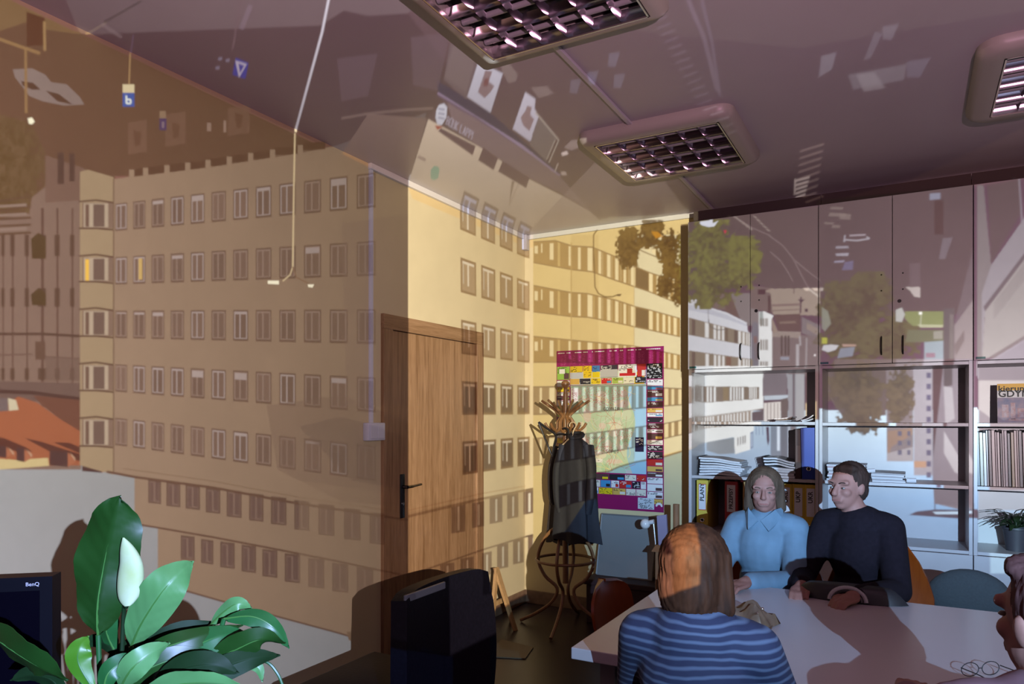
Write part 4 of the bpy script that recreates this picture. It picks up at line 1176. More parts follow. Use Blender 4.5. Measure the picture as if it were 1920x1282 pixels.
P 264 - -3438 437 -3408 431 -3408 214 -3438 215
P 264 - -3385 427 -3361 423 -3361 211 -3385 213
P 264 - -3346 420 -3328 417 -3328 210 -3346 211
P 264 - -3316 415 -3298 412 -3298 208 -3316 209
P 265 - -4024 541 -3979 533 -3979 244 -4024 246
P 268 - -3589 464 -3527 453 -3527 220 -3589 223
P 269 - -3813 945 -3805 865 -3795 865 -3802 945
P 269 - -3803 860 -3708 799 -3703 808 -3797 869
P 269 - -3705 798 -3581 799 -3581 810 -3706 809
P 270 - -3819 1185 -3814 898 -3808 897 -3812 1184
P 271 - -3195 997 -3129 1000 -3019 939 -3041 895 -3033 207 -3195 211
P 272 - -3185 997 -3143 1001 -3136 824 -3185 843
P 273 - -3176 919 -3155 911 -3155 815 -3176 819
P 273 - -3143 917 -3129 910 -3129 813 -3143 817
P 273 - -3117 915 -3102 908 -3102 811 -3117 815
P 273 - -3096 914 -3085 907 -3085 810 -3096 814
P 273 - -3176 657 -3155 650 -3155 522 -3176 526
P 273 - -3143 655 -3129 649 -3129 521 -3143 525
P 273 - -3117 654 -3102 647 -3102 520 -3117 524
P 273 - -3096 653 -3085 646 -3085 519 -3096 523
P 273 - -3176 388 -3155 381 -3155 207 -3176 211
P 273 - -3143 386 -3129 380 -3129 206 -3143 210
P 273 - -3117 385 -3102 379 -3102 205 -3117 209
P 273 - -3096 385 -3085 378 -3085 205 -3096 208
P 274 - -3262 693 -3195 697 -3195 396 -3240 398
A 275 0.60 -3250 700 -3217 698 -3217 613 -3250 615
F 277 c276 -4138 2263 -3474 2175 -3474 1502 -4138 1566
F 277 c276 -4105 1806 -3382 1727 -3382 1057 -4105 1110
F 277 c276 -3659 1994 -3143 1932 -3143 1347 -3659 1394
F 277 c276 -4073 1431 -3612 1389 -3612 1058 -4073 1092
F 277 c276 -3737 1655 -3203 1599 -3203 1214 -3737 1258
P 278 - -3927 2203 -3760 2213 -3753 2165 -3682 2187 -3737 2123 -3816 2125 -3903 2160
P 279 - -3620 2061 -3581 2048 -3604 2011
P 280 - -3535 2246 -3504 2245 -3474 2216 -3504 2217
P 280 - -3492 2209 -3461 2208 -3431 2176 -3461 2177
P 280 - -3449 2172 -3419 2171 -3388 2136 -3419 2137
P 280 - -3407 2135 -3376 2134 -3346 2096 -3376 2097
P 280 - -3364 2098 -3334 2098 -3304 2057 -3334 2057
P 280 - -3322 2062 -3292 2061 -3262 2017 -3292 2018
P 280 - -3270 2191 -3240 2187 -3203 2155 -3232 2159
P 280 - -3231 2146 -3201 2142 -3164 2109 -3194 2113
P 280 - -3192 2101 -3163 2097 -3126 2065 -3155 2068
P 280 - -3154 2056 -3124 2052 -3088 2020 -3117 2023
P 280 - -3115 2011 -3086 2007 -3050 1975 -3079 1979
A 281 0.70 -3073 1919 -2913 1778 -2908 1785 -3067 1926
A 281 0.70 -2914 1779 -2800 1615 -2793 1620 -2907 1784
A 281 0.70 -2800 1616 -2687 1364 -2680 1368 -2792 1619
A 281 0.70 -2687 1364 -2631 1254 -2624 1258 -2680 1368
A 281 0.70 -2630 1253 -2506 1123 -2500 1130 -2625 1259
A 281 0.70 -3058 1719 -2942 1599 -2936 1606 -3052 1725
A 281 0.70 -2943 1600 -2857 1455 -2850 1460 -2936 1605
A 281 0.70 -2857 1456 -2800 1337 -2793 1340 -2849 1459
A 281 0.70 -2771 1581 -2658 1465 -2653 1471 -2765 1588
A 281 0.70 -2658 1465 -2492 1315 -2487 1321 -2653 1471
A 281 0.70 -2491 1314 -2369 1230 -2365 1237 -2487 1322
A 281 0.70 -3537 2242 -3264 2035 -3260 2042 -3532 2250
A 281 0.70 -3264 2035 -3057 1917 -3054 1925 -3260 2043
P 282 - -2683 1246 -2621 1244 -2607 1212 -2649 1210
P 282 - -2586 1238 -2524 1235 -2510 1204 -2551 1202
P 282 - -2489 1229 -2428 1227 -2414 1196 -2455 1194
P 282 - -2394 1221 -2333 1219 -2320 1188 -2360 1186
P 283 - -2633 1234 -2509 1119 -2498 1134 -2622 1248
P 284 - -2491 2288 -961 2231 -961 811 -2491 917
A 285 0.70 -1366 2184 -1263 2177 -1263 2108 -1366 2110
P 286 - -1322 2100 -1234 2087 -1234 1713 -1322 1724
A 287 0.70 -2373 2180 -2241 2154 -2250 2127 -2386 2153
A 287 0.70 -2390 2110 -2208 2078 -2218 2039 -2403 2072
A 287 0.70 -2273 2085 -2159 2062 -2168 1999 -2287 2022
A 287 0.70 -2440 2007 -2340 1987 -2350 1966 -2453 1987
A 287 0.70 -2356 1964 -2273 1946 -2283 1915 -2370 1933
P 288 - -2232 1827 -2216 1825 -2224 1745 -2241 1747
P 289 - -2233 1765 -2094 1739 -2093 1755 -2232 1781
P 289 - -2093 1739 -1964 1746 -1967 1762 -2095 1756
P 289 - -1962 1760 -1993 1787 -2001 1774 -1969 1747
P 290 - -2175 1805 -2005 1794 -2006 1812 -2175 1824
P 291 - -2323 1706 -2191 1696 -2183 1668 -2320 1680
P 292 - -2326 1621 -2183 1614 -2191 1579 -2315 1593
P 293 - -2340 1535 -2224 1532 -2241 1509 -2340 1516
A 294 0.70 -2224 1511 -2134 1519 -2142 1413 -2257 1420
P 295 - -2491 1237 -2373 1208 -2406 1193 -2491 1195
A 296 0.60 -1241 1672 -1147 1669 -1219 1440 -1278 1446
P 297 - -1561 1424 -1456 1422 -1456 1155 -1561 1165
P 298 - -1607 1165 -1456 1152 -1456 1035 -1516 1048 -1554 1112
F 300 c299 -2576 1327 -1792 1255 -1792 482 -2576 518
F 300 c299 -2524 1176 -1730 1109 -1730 234 -2524 259
F 300 c299 -2224 1403 -1699 1351 -1699 687 -2224 718
F 300 c299 -2142 893 -1456 845 -1456 226 -2142 247
P 301 - -1699 915 -1638 936 -1607 856 -1638 771 -1699 784
P 302 - -1607 891 -1234 864 -1234 711 -1531 721 -1607 804
P 303 - -1486 735 -1234 715 -1241 686 -1456 699
P 304 - -1468 874 -1441 872 -1441 844 -1468 846
P 305 - -1452 845 -1459 708 -1452 707 -1445 844
P 306 - -1576 680 -1234 660 -1234 524 -1607 543
A 307 0.70 -1329 649 -1241 652 -1241 559 -1329 563
P 308 - -1418 534 -1234 541 -1234 261 -1418 267
P 309 - -1403 413 -1314 409 -1314 358 -1403 361
P 310 - -2457 549 -2373 554 -2290 541 -2323 489 -2406 465 -2474 495
A 311 0.60 -2474 1007 -2406 947 -2373 800 -2440 713 -2474 751
P 312 - -2474 641 -2415 638 -2415 565 -2474 568
P 313 - -2273 504 -2118 515 -2142 409 -2307 388
P 314 - -2257 554 -2110 542 -2102 521 -2241 521
P 315 - -1234 898 -1132 891 -1132 249 -1234 252
P 316 - -1176 826 -1140 824 -1140 249 -1176 251
P 317 - -1132 705 -954 978 -954 293 -1132 300
P 318 - -1132 485 -1039 649 -1039 531 -1118 367
A 319 0.60 -1132 722 -961 1513 -954 978 -1129 696
P 320 - -919 2208 -863 2199 -794 1329 -877 1038 -870 323 -919 325
P 284 - -828 2194 -535 2213 -535 1839 -794 1345
P 321 - -794 1329 -389 1981 -389 1610 -849 853 -877 340 -877 1038
P 322 - -863 888 -389 1594 -389 1529 -849 837
P 323 - -849 837 -389 1529 -389 627 -807 337 -877 324
A 324 0.70 -766 930 -758 942 -758 764 -766 752
A 324 0.70 -748 956 -740 969 -740 791 -748 778
A 324 0.70 -730 982 -722 995 -722 817 -730 804
A 324 0.70 -712 1008 -704 1021 -704 843 -712 831
A 324 0.70 -695 1034 -686 1047 -686 869 -695 857
A 324 0.70 -677 1060 -669 1073 -669 895 -677 883
A 324 0.70 -659 1086 -651 1098 -651 921 -659 909
A 324 0.70 -642 1112 -633 1124 -633 947 -642 935
A 324 0.70 -624 1138 -616 1150 -616 973 -624 961
A 324 0.70 -606 1163 -598 1176 -598 999 -606 987
A 324 0.70 -589 1189 -581 1201 -581 1025 -589 1013
A 324 0.70 -571 1215 -563 1227 -563 1051 -571 1039
A 324 0.70 -554 1240 -546 1252 -546 1077 -554 1064
A 324 0.70 -537 1266 -528 1278 -528 1102 -537 1090
A 324 0.70 -519 1291 -511 1303 -511 1128 -519 1116
A 324 0.70 -502 1316 -494 1329 -494 1153 -502 1141
A 324 0.70 -485 1342 -477 1354 -477 1179 -485 1167
A 324 0.70 -467 1367 -459 1379 -459 1204 -467 1192
A 324 0.70 -450 1392 -442 1404 -442 1230 -450 1217
A 324 0.70 -433 1417 -425 1429 -425 1255 -433 1243
A 324 0.70 -416 1442 -408 1454 -408 1280 -416 1268
A 324 0.70 -399 1468 -391 1480 -391 1305 -399 1293
P 325 - -807 346 -389 635 -389 595 -780 320
P 326 - -780 320 -389 595 -389 127 -919 142 -919 308
A 327 0.70 -752 319 -744 324 -744 88 -752 88
A 327 0.70 -736 331 -727 336 -727 87 -736 87
A 327 0.70 -719 343 -711 347 -711 87 -719 87
A 327 0.70 -703 354 -695 359 -695 86 -703 87
A 327 0.70 -686 366 -678 370 -678 86 -686 86
A 327 0.70 -670 377 -662 382 -662 86 -670 86
A 327 0.70 -654 389 -646 393 -646 85 -654 85
A 327 0.70 -638 400 -629 405 -629 85 -638 85
A 327 0.70 -621 412 -613 416 -613 84 -621 85
A 327 0.70 -605 423 -597 428 -597 84 -605 84
A 327 0.70 -589 435 -581 439 -581 84 -589 84
A 327 0.70 -573 446 -565 450 -565 83 -573 83
A 327 0.70 -557 457 -549 462 -549 83 -557 83
A 327 0.70 -541 469 -533 473 -533 82 -541 83
A 327 0.70 -524 480 -516 484 -516 82 -524 82
A 327 0.70 -508 491 -500 496 -500 82 -508 82
A 327 0.70 -492 503 -485 507 -485 81 -492 81
A 327 0.70 -477 514 -469 518 -469 81 -477 81
A 327 0.70 -461 525 -453 529 -453 80 -461 81
A 327 0.70 -445 536 -437 541 -437 80 -445 80
A 327 0.70 -429 547 -421 552 -421 80 -429 80
A 327 0.70 -413 559 -405 563 -405 79 -413 80
A 327 0.70 -397 570 -389 574 -389 79 -397 79
A 327 0.70 -382 581 -374 585 -374 79 -382 79
A 328 0.70 -556 2249 -529 1756 -515 1756 -542 2247
P 329 - -3978 354 -3054 323 -3043 -175 -3163 -197 -3154 -448 -3202 -471 -3202 -688 -3386 -750 -3397 -531 -3741 -606 -3978 -670
A 330 0.45 -3978 354 -3747 346 -3747 -600 -3978 -664
P 331 - -3954 121 -3741 114 -3097 92 -3095 92 -3095 -56 -3097 -56 -3741 -95 -3954 -96
P 329 - -3824 108 -3800 108 -3800 -87 -3824 -87
P 329 - -3739 106 -3716 105 -3716 -85 -3739 -86
P 329 - -3697 104 -3676 104 -3676 -83 -3697 -84
P 329 - -3651 103 -3625 102 -3625 -80 -3651 -81
P 329 - -3448 97 -3425 96 -3425 -68 -3448 -70
P 329 - -3406 95 -3388 95 -3388 -66 -3406 -67
P 329 - -3372 94 -3354 94 -3354 -64 -3372 -65
P 329 - -3338 93 -3323 93 -3323 -63 -3338 -63
P 329 - -3305 92 -3280 92 -3280 -60 -3305 -62
P 329 - -3210 90 -3196 89 -3196 -55 -3210 -56
P 329 - -3185 89 -3172 88 -3172 -54 -3185 -55
P 329 - -3159 88 -3145 88 -3145 -53 -3159 -53
P 329 - -3132 87 -3121 87 -3121 -51 -3132 -52
P 332 - -3533 99 -3465 97 -3465 -71 -3533 -75
P 333 - -3954 -289 -3741 -277 -3465 -241 -3196 -206 -3191 -205 -3191 -333 -3196 -334 -3465 -393 -3741 -424 -3954 -479
P 329 - -3895 -293 -3877 -292 -3877 -452 -3895 -456
P 329 - -3859 -290 -3841 -289 -3841 -443 -3859 -448
P 329 - -3818 -288 -3800 -287 -3800 -433 -3818 -437
P 329 - -3771 -285 -3753 -284 -3753 -421 -3771 -425
P 329 - -3736 -282 -3718 -280 -3718 -415 -3736 -417
P 329 - -3701 -278 -3683 -275 -3683 -412 -3701 -413
P 329 - -3666 -273 -3648 -271 -3648 -408 -3666 -410
P 329 - -3602 -265 -3585 -263 -3585 -400 -3602 -402
P 329 - -3550 -258 -3533 -256 -3533 -395 -3550 -397
P 329 - -3510 -253 -3493 -251 -3493 -390 -3510 -392
P 329 - -3476 -248 -3459 -246 -3459 -386 -3476 -388
P 329 - -3442 -244 -3425 -242 -3425 -378 -3442 -382
P 329 - -3403 -239 -3386 -236 -3386 -370 -3403 -373
P 329 - -3363 -233 -3346 -231 -3346 -361 -3363 -365
P 329 - -3324 -228 -3307 -226 -3307 -353 -3324 -357
P 329 - -3285 -223 -3268 -221 -3268 -345 -3285 -348
P 329 - -3240 -217 -3224 -215 -3224 -335 -3240 -339
P 334 - -3954 -294 -3741 -277 -3742 -266 -3955 -283
P 334 - -3741 -277 -3173 -203 -3175 -192 -3742 -266
P 334 - -3173 -203 -3042 -180 -3044 -170 -3175 -192
P 335 - -3741 -604 -3397 -537 -3388 -739 -3579 -755 -3741 -712
P 329 - -3386 -554 -3202 -471 -3202 -666 -3386 -744
P 336 - -3355 -541 -3343 -537 -3343 -624 -3355 -650
P 336 - -3324 -530 -3312 -527 -3312 -614 -3324 -640
P 336 - -3294 -521 -3281 -517 -3281 -604 -3294 -630
P 336 - -3267 -512 -3255 -509 -3255 -596 -3267 -621
P 337 - -3198 -477 -3165 -460 -3165 -659 -3198 -677
P 338 - -3192 -488 -3172 -480 -3172 -648 -3192 -660
P 339 - -3043 255 -2770 258 -2770 -9 -3043 -22
A 340 0.60 -3032 255 -3026 255 -3026 0 -3032 0
A 340 0.60 -3016 254 -3009 254 -3009 0 -3016 0
A 340 0.60 -3000 254 -2993 254 -2993 0 -3000 0
A 340 0.60 -2983 253 -2977 253 -2977 -1 -2983 -1
A 340 0.60 -2967 253 -2961 253 -2961 -1 -2967 -1
A 340 0.60 -2951 252 -2945 252 -2945 -1 -2951 -1
A 340 0.60 -2935 252 -2928 252 -2928 -1 -2935 -1
A 340 0.60 -2919 252 -2912 251 -2912 -2 -2919 -2
A 340 0.60 -2903 251 -2896 251 -2896 -2 -2903 -2
A 340 0.60 -2887 251 -2880 250 -2880 -2 -2887 -2
A 340 0.60 -2871 250 -2864 250 -2864 -2 -2871 -2
A 340 0.60 -2855 250 -2848 249 -2848 -3 -2855 -3
A 340 0.60 -2839 249 -2833 249 -2833 -3 -2839 -3
A 340 0.60 -2823 249 -2817 249 -2817 -3 -2823 -3
A 340 0.60 -2807 248 -2801 248 -2801 -3 -2807 -3
A 340 0.60 -2791 248 -2785 248 -2785 -4 -2791 -4
P 341 - -3037 -19 -2749 -10 -2754 -63 -3032 -73
P 342 - -3037 -107 -2839 -92 -2839 -333 -3037 -334
P 343 - -2999 -108 -2999 -334 -2990 -334 -2990 -108
P 343 - -2959 -108 -2959 -334 -2950 -334 -2950 -108
P 343 - -2918 -108 -2918 -333 -2909 -333 -2909 -109
P 343 - -2877 -109 -2877 -333 -2869 -333 -2869 -109
P 344 - -3180 -220 -3037 -198 -3037 -328 -3180 -334
P 345 - -2837 -64 -2754 -43 -2754 -333 -2837 -333
P 346 - -2770 247 -2665 244 -2665 -333 -2744 -333 -2754 -65
P 347 - -2702 245 -2676 244 -2676 -333 -2702 -333
P 348 - -2665 244 -2567 241 -2567 -333 -2665 -333
P 349 - -2552 241 -2495 239 -2495 -332 -2552 -332
A 350 0.60 -2557 -112 -2526 -112 -2526 -332 -2557 -332
P 351 - -2956 -390 -2660 -388 -2660 -1054 -2786 -1059 -2956 -1066
P 352 - -2881 -390 -2849 -389 -2849 -692 -2881 -693
P 353 - -2839 -389 -2765 -389 -2765 -846 -2839 -849
P 354 - -2754 -389 -2733 -389 -2733 -845 -2754 -846
P 355 - -2723 -389 -2671 -388 -2671 -843 -2723 -845
P 356 - -3010 -402 -2978 -401 -2973 -571 -2987 -639 -3000 -571
P 357 - -3135 -391 -3131 -505 -3121 -504 -3125 -391
P 357 - -3100 -391 -3096 -505 -3086 -504 -3090 -391
P 357 - -3059 -391 -3054 -504 -3044 -504 -3049 -390
P 358 - -2338 379 -1695 355 -1695 -261 -2133 -298 -2338 22
P 359 - -1695 355 -1425 345 -1421 -779 -1684 -787
A 360 0.60 -1680 -442 -1425 -404 -1425 -476 -1639 -623 -1680 -787
P 361 - -1684 -696 -1425 -618 -1425 -779 -1684 -787
P 362 - -1575 -441 -1535 -441 -1535 -495 -1575 -495
P 362 - -1480 -441 -1449 -440 -1449 -494 -1480 -494
P 362 - -1575 -549 -1535 -549 -1535 -603 -1575 -603
P 362 - -1480 -548 -1449 -547 -1449 -601 -1480 -602
P 362 - -1575 -657 -1535 -657 -1535 -711 -1575 -712
P 362 - -1480 -655 -1449 -655 -1449 -708 -1480 -709
P 363 - -1425 345 -1232 338 -1232 -932 -1414 -939
P 364 - -1414 -779 -1294 -775 -1294 -846 -1414 -850
P 365 - -1291 216 -1248 215 -1248 155 -1291 156
P 365 - -1291 92 -1248 91 -1248 31 -1291 32
P 365 - -1291 -32 -1248 -32 -1248 -92 -1291 -92
P 365 - -1291 -155 -1248 -156 -1248 -216 -1291 -216
P 365 - -1291 -279 -1248 -279 -1248 -339 -1291 -340
P 365 - -1291 -403 -1248 -403 -1248 -463 -1291 -464
P 365 - -1291 -527 -1248 -527 -1248 -587 -1291 -587
P 365 - -1291 -651 -1248 -650 -1248 -710 -1291 -711
P 365 - -1291 -775 -1248 -774 -1248 -834 -1291 -835
P 365 - -1291 -899 -1248 -897 -1248 -958 -1291 -959
P 365 - -1291 -1023 -1248 -1021 -1248 -1081 -1291 -1083
P 366 - -1232 338 -1126 334 -1126 -1033 -1232 -1038
P 367 - -1126 334 -948 328 -948 -1303 -1202 -1248 -1225 -1073 -1232 -791
P 368 - -1126 264 -1044 261 -1044 69 -1126 54
P 369 - -1126 62 -1044 43 -1022 -297 -1111 -367
P 370 - -1123 -437 -948 -782 -948 -921 -1022 -889 -1123 -683
P 371 - -1225 -1073 -948 -1060 -948 -1259 -1217 -1249
P 372 - -1464 -1389 -1386 -1344 -1202 -1310 -787 -1293 -365 -1316 -365 -1375 -933 -1397
P 373 - -1232 -1338 -962 -1317 -962 -1347 -1202 -1363
P 372 - -1215 -1249 -1215 -1337 -1205 -1336 -1205 -1248
P 372 - -953 -1234 -953 -1320 -943 -1320 -943 -1233
F 375 c374 -2321 379 -1703 356 -1703 -297 -2321 -298
F 375 c374 -2235 114 -1735 102 -1735 -479 -2235 -485
F 375 c374 -1703 356 -1402 344 -1402 -404 -1703 -406
F 375 c374 -2133 -223 -1751 -225 -1751 -516 -2133 -521
P 376 - -802 270 35 242 35 -1241 -802 -1293
P 377 - -802 116 -365 105 -365 -162 -644 -331 -802 -194
A 378 0.70 -787 261 -779 261 -779 124 -787 124
A 378 0.70 -766 261 -757 260 -757 123 -766 123
A 378 0.70 -744 260 -735 260 -735 123 -744 123
A 378 0.70 -723 259 -714 259 -714 122 -723 122
A 378 0.70 -701 259 -692 258 -692 122 -701 122
A 378 0.70 -680 258 -671 258 -671 121 -680 121
A 378 0.70 -658 257 -650 257 -650 121 -658 121
A 378 0.70 -637 256 -629 256 -629 120 -637 120
A 378 0.70 -616 256 -607 255 -607 120 -616 120
A 378 0.70 -595 255 -586 255 -586 119 -595 119
A 378 0.70 -573 254 -565 254 -565 118 -573 119
A 378 0.70 -552 254 -544 253 -544 118 -552 118
A 378 0.70 -531 253 -523 253 -523 117 -531 118
A 378 0.70 -510 252 -502 252 -502 117 -510 117
A 378 0.70 -490 251 -481 251 -481 116 -490 117
A 378 0.70 -469 251 -460 250 -460 116 -469 116
A 378 0.70 -448 250 -440 250 -440 115 -448 116
A 378 0.70 -427 249 -419 249 -419 115 -427 115
A 378 0.70 -406 249 -398 248 -398 114 -406 114
A 378 0.70 -386 248 -378 248 -378 114 -386 114
A 379 0.50 -802 -1087 35 -1046 35 -1730 -802 -1809
P 380 - -802 -1397 35 -1347 35 -1893 -802 -1981"""
def read_view():
    cols = [tuple(int(q) / 1000 for q in c.split()) for c in VIEW_COLOURS.split(';')]; out = []
    for ln in VIEW_SHAPES.split('\n'):
        t = ln.split(); p = [int(q) / 1e4 for q in t[3:]]
        c2 = 0 if t[2] == '-' else cols[int(t[2][1:])] if t[2][0] == 'c' else (float(t[2]),)
        out.append((t[0], cols[int(t[1])], c2, list(zip(p[::2], p[1::2]))))
    return out
VIEW = read_view()

def draw_view():
    W = int((A1 - A0) * SCL); Hh = int((B1 - B0) * SCL)
    im = np.zeros((Hh, W, 3), np.float32)
    def cover(pts):
        p = np.array(pts, float); p[:, 0] = (p[:, 0] - A0) * SCL; p[:, 1] = (p[:, 1] - B0) * SCL
        x0 = int(max(0, np.floor(p[:, 0].min()) - 1)); x1 = int(min(W, np.ceil(p[:, 0].max()) + 2))
        y0 = int(max(0, np.floor(p[:, 1].min()) - 1)); y1 = int(min(Hh, np.ceil(p[:, 1].max()) + 2))
        if x1 <= x0 or y1 <= y0: return None
        n = len(p); q = np.roll(p, -1, 0); d = q - p
        cr = d[:, 0] * np.roll(d[:, 1], -1) - d[:, 1] * np.roll(d[:, 0], -1)
        yy, xx = np.mgrid[y0:y1, x0:x1].astype(np.float32); yy += .5; xx += .5
        if (cr >= -1e-9).all() or (cr <= 1e-9).all():
            s = 1.0 if cr.sum() > 0 else -1.0
            cov = np.full(yy.shape, 1., np.float32)
            for i in range(n):
                L = math.hypot(*d[i])
                if L < 1e-6: continue
                np.minimum(cov, s * (d[i, 0] * (yy - p[i, 1]) - d[i, 1] * (xx - p[i, 0])) / L + .5, out=cov)
            np.clip(cov, 0, 1, out=cov)
        else:
            ins = np.zeros(yy.shape, bool)
            for i in range(n):
                (ax, ay), (bx, by) = p[i], q[i]
                if ay == by: continue
                c = (ay > yy) != (by > yy)
                ins ^= c & (xx < (bx - ax) * (yy - ay) / (by - ay) + ax)
            cov = ins.astype(np.float32)
        return (slice(y0, y1), slice(x0, x1)), cov, yy, xx
    rng = np.random.RandomState(3)
    def noise(k):
        h, w_ = Hh // k + 3, W // k + 3
        g = rng.rand(h, w_).astype(np.float32)
        y = np.arange(Hh) / k; x = np.arange(W) / k
        yi = y.astype(int); xi = x.astype(int); fy = (y - yi)[:, None].astype(np.float32); fx = (x - xi)[None, :].astype(np.float32)
        fy = fy * fy * (3 - 2 * fy); fx = fx * fx * (3 - 2 * fx)
        a = g[yi][:, xi]; b = g[yi][:, xi + 1]; c = g[yi + 1][:, xi]; d_ = g[yi + 1][:, xi + 1]
        return (a * (1 - fx) + b * fx) * (1 - fy) + (c * (1 - fx) + d_ * fx) * fy
    k = SCL / 1400.
    nz = noise(max(2, int(26 * k))) * .34 + noise(max(2, int(10 * k))) * .28 + noise(max(2, int(4 * k))) * .38
    for kind, c, c2, pts in VIEW:
        r = cover(pts)
        if r is None: continue
        sl, cov, yy, xx = r
        col = np.array(c, np.float32)
        if kind == 'F':                     # foliage: two greens in soft clumps, ragged edge
            n = nz[sl]; t = np.clip((n - .30) / .40, 0, 1)[..., None]
            col = col * (1 - t) + np.array(c2, np.float32) * t
            p = np.array(pts, float); cxm = ((p[:, 0].min() + p[:, 0].max()) / 2 - A0) * SCL; cym = ((p[:, 1].min() + p[:, 1].max()) / 2 - B0) * SCL
            rx = (p[:, 0].max() - p[:, 0].min()) * SCL / 2; ry = (p[:, 1].max() - p[:, 1].min()) * SCL / 2
            rr = ((xx - cxm) / rx) ** 2 + ((yy - cym) / ry) ** 2
            cov = cov * np.clip((n - .5 + (1.0 - rr) * .42) * 8, 0, 1)
        elif kind == 'G':                   # a sky or wall that changes steadily down its height
            p = np.array(pts, float); lo = (p[:, 1].min() - B0) * SCL; hi = (p[:, 1].max() - B0) * SCL
            t = np.clip((yy - lo) / (hi - lo), 0, 1)[..., None]
            col = col * (1 - t) + np.array(c2, np.float32) * t
        elif kind == 'A':                   # faint things: blended by c2[0]
            cov = cov * c2[0]
        if kind != 'F': col = col * (1 + .10 * (nz[sl][..., None] - .5))
        v = im[sl]; v[...] = v * (1 - cov[..., None]) + col * cov[..., None]
    def blur(a, ax):                        # the size of the hole
        return (np.roll(a, 1, ax) + 2 * a + np.roll(a, -1, ax)) / 4
    for _ in range(max(1, int(1.2 * k * k + .5))): im = blur(blur(im, 0), 1)
    out = np.ones((Hh, W, 4), np.float32); out[..., :3] = im
    img = bpy.data.images.new('street_seen_from_pinhole', W, Hh, float_buffer=True, alpha=False)
    img.colorspace_settings.name = 'Linear Rec.709'
    img.pixels.foreach_set(out.ravel()); img.update(); img.pack()
    return img

pl = bpy.data.lights.new('pinhole_daylight', 'POINT'); pl.energy = 2000; pl.shadow_soft_size = .004
pl.use_nodes = True
def light_nodes(nt, img):
    N, L = nt.nodes, nt.links; em = N['Emission']
    g = N.new('ShaderNodeNewGeometry'); s = N.new('ShaderNodeSeparateXYZ'); L.new(g.outputs['Incoming'], s.inputs[0])
    def m(op, a, b):
        n = N.new('ShaderNodeMath'); n.operation = op
        for i, v in enumerate((a, b)):
            if isinstance(v, (int, float)): n.inputs[i].default_value = v
            else: L.new(v, n.inputs[i])
        return n.outputs[0]
    a = m('DIVIDE', s.outputs[0], s.outputs[1]); b = m('DIVIDE', s.outputs[2], s.outputs[1])
    u = m('DIVIDE', m('SUBTRACT', a, A0), A1 - A0); v = m('DIVIDE', m('SUBTRACT', b, B0), B1 - B0)
    c = N.new('ShaderNodeCombineXYZ'); L.new(u, c.inputs[0]); L.new(v, c.inputs[1])
    t = N.new('ShaderNodeTexImage'); t.image = img; t.extension = 'EXTEND'; L.new(c.outputs[0], t.inputs[0])
    L.new(t.outputs[0], em.inputs[0])
    front = m('GREATER_THAN', m('MULTIPLY', s.outputs[1], FRONT), 0.02)
    L.new(front, em.inputs[1])
FRONT = 1.0
light_nodes(pl.node_tree, draw_view())
plo = bpy.data.objects.new('pinhole_daylight', pl); plo.location = PIN; COL.objects.link(plo)

# added weak warm fill lamp for the ambient light, high on the window wall
for nm, loc, sx, sy, en in (('ambient_fill_light', (.9, -.37, 2.78), 3.2, .04, 0.6),):
    l = bpy.data.lights.new(nm, 'AREA'); l.shape = 'RECTANGLE'; l.size = sx; l.size_y = sy; l.energy = en
    l.color = (1.0, .62, .62)
    o = bpy.data.objects.new(nm, l); o.location = loc; o.rotation_euler = (R(75), 0, 0); COL.objects.link(o)
# lit corridor behind the door
l = bpy.data.lights.new('corridor_light', 'AREA'); l.size = .5; l.energy = 60; l.color = (1, .85, .65)
o = bpy.data.objects.new('corridor_light', l); o.location = (-3.35, 3.1, .5); o.rotation_euler = (0, R(-60), 0); COL.objects.link(o)

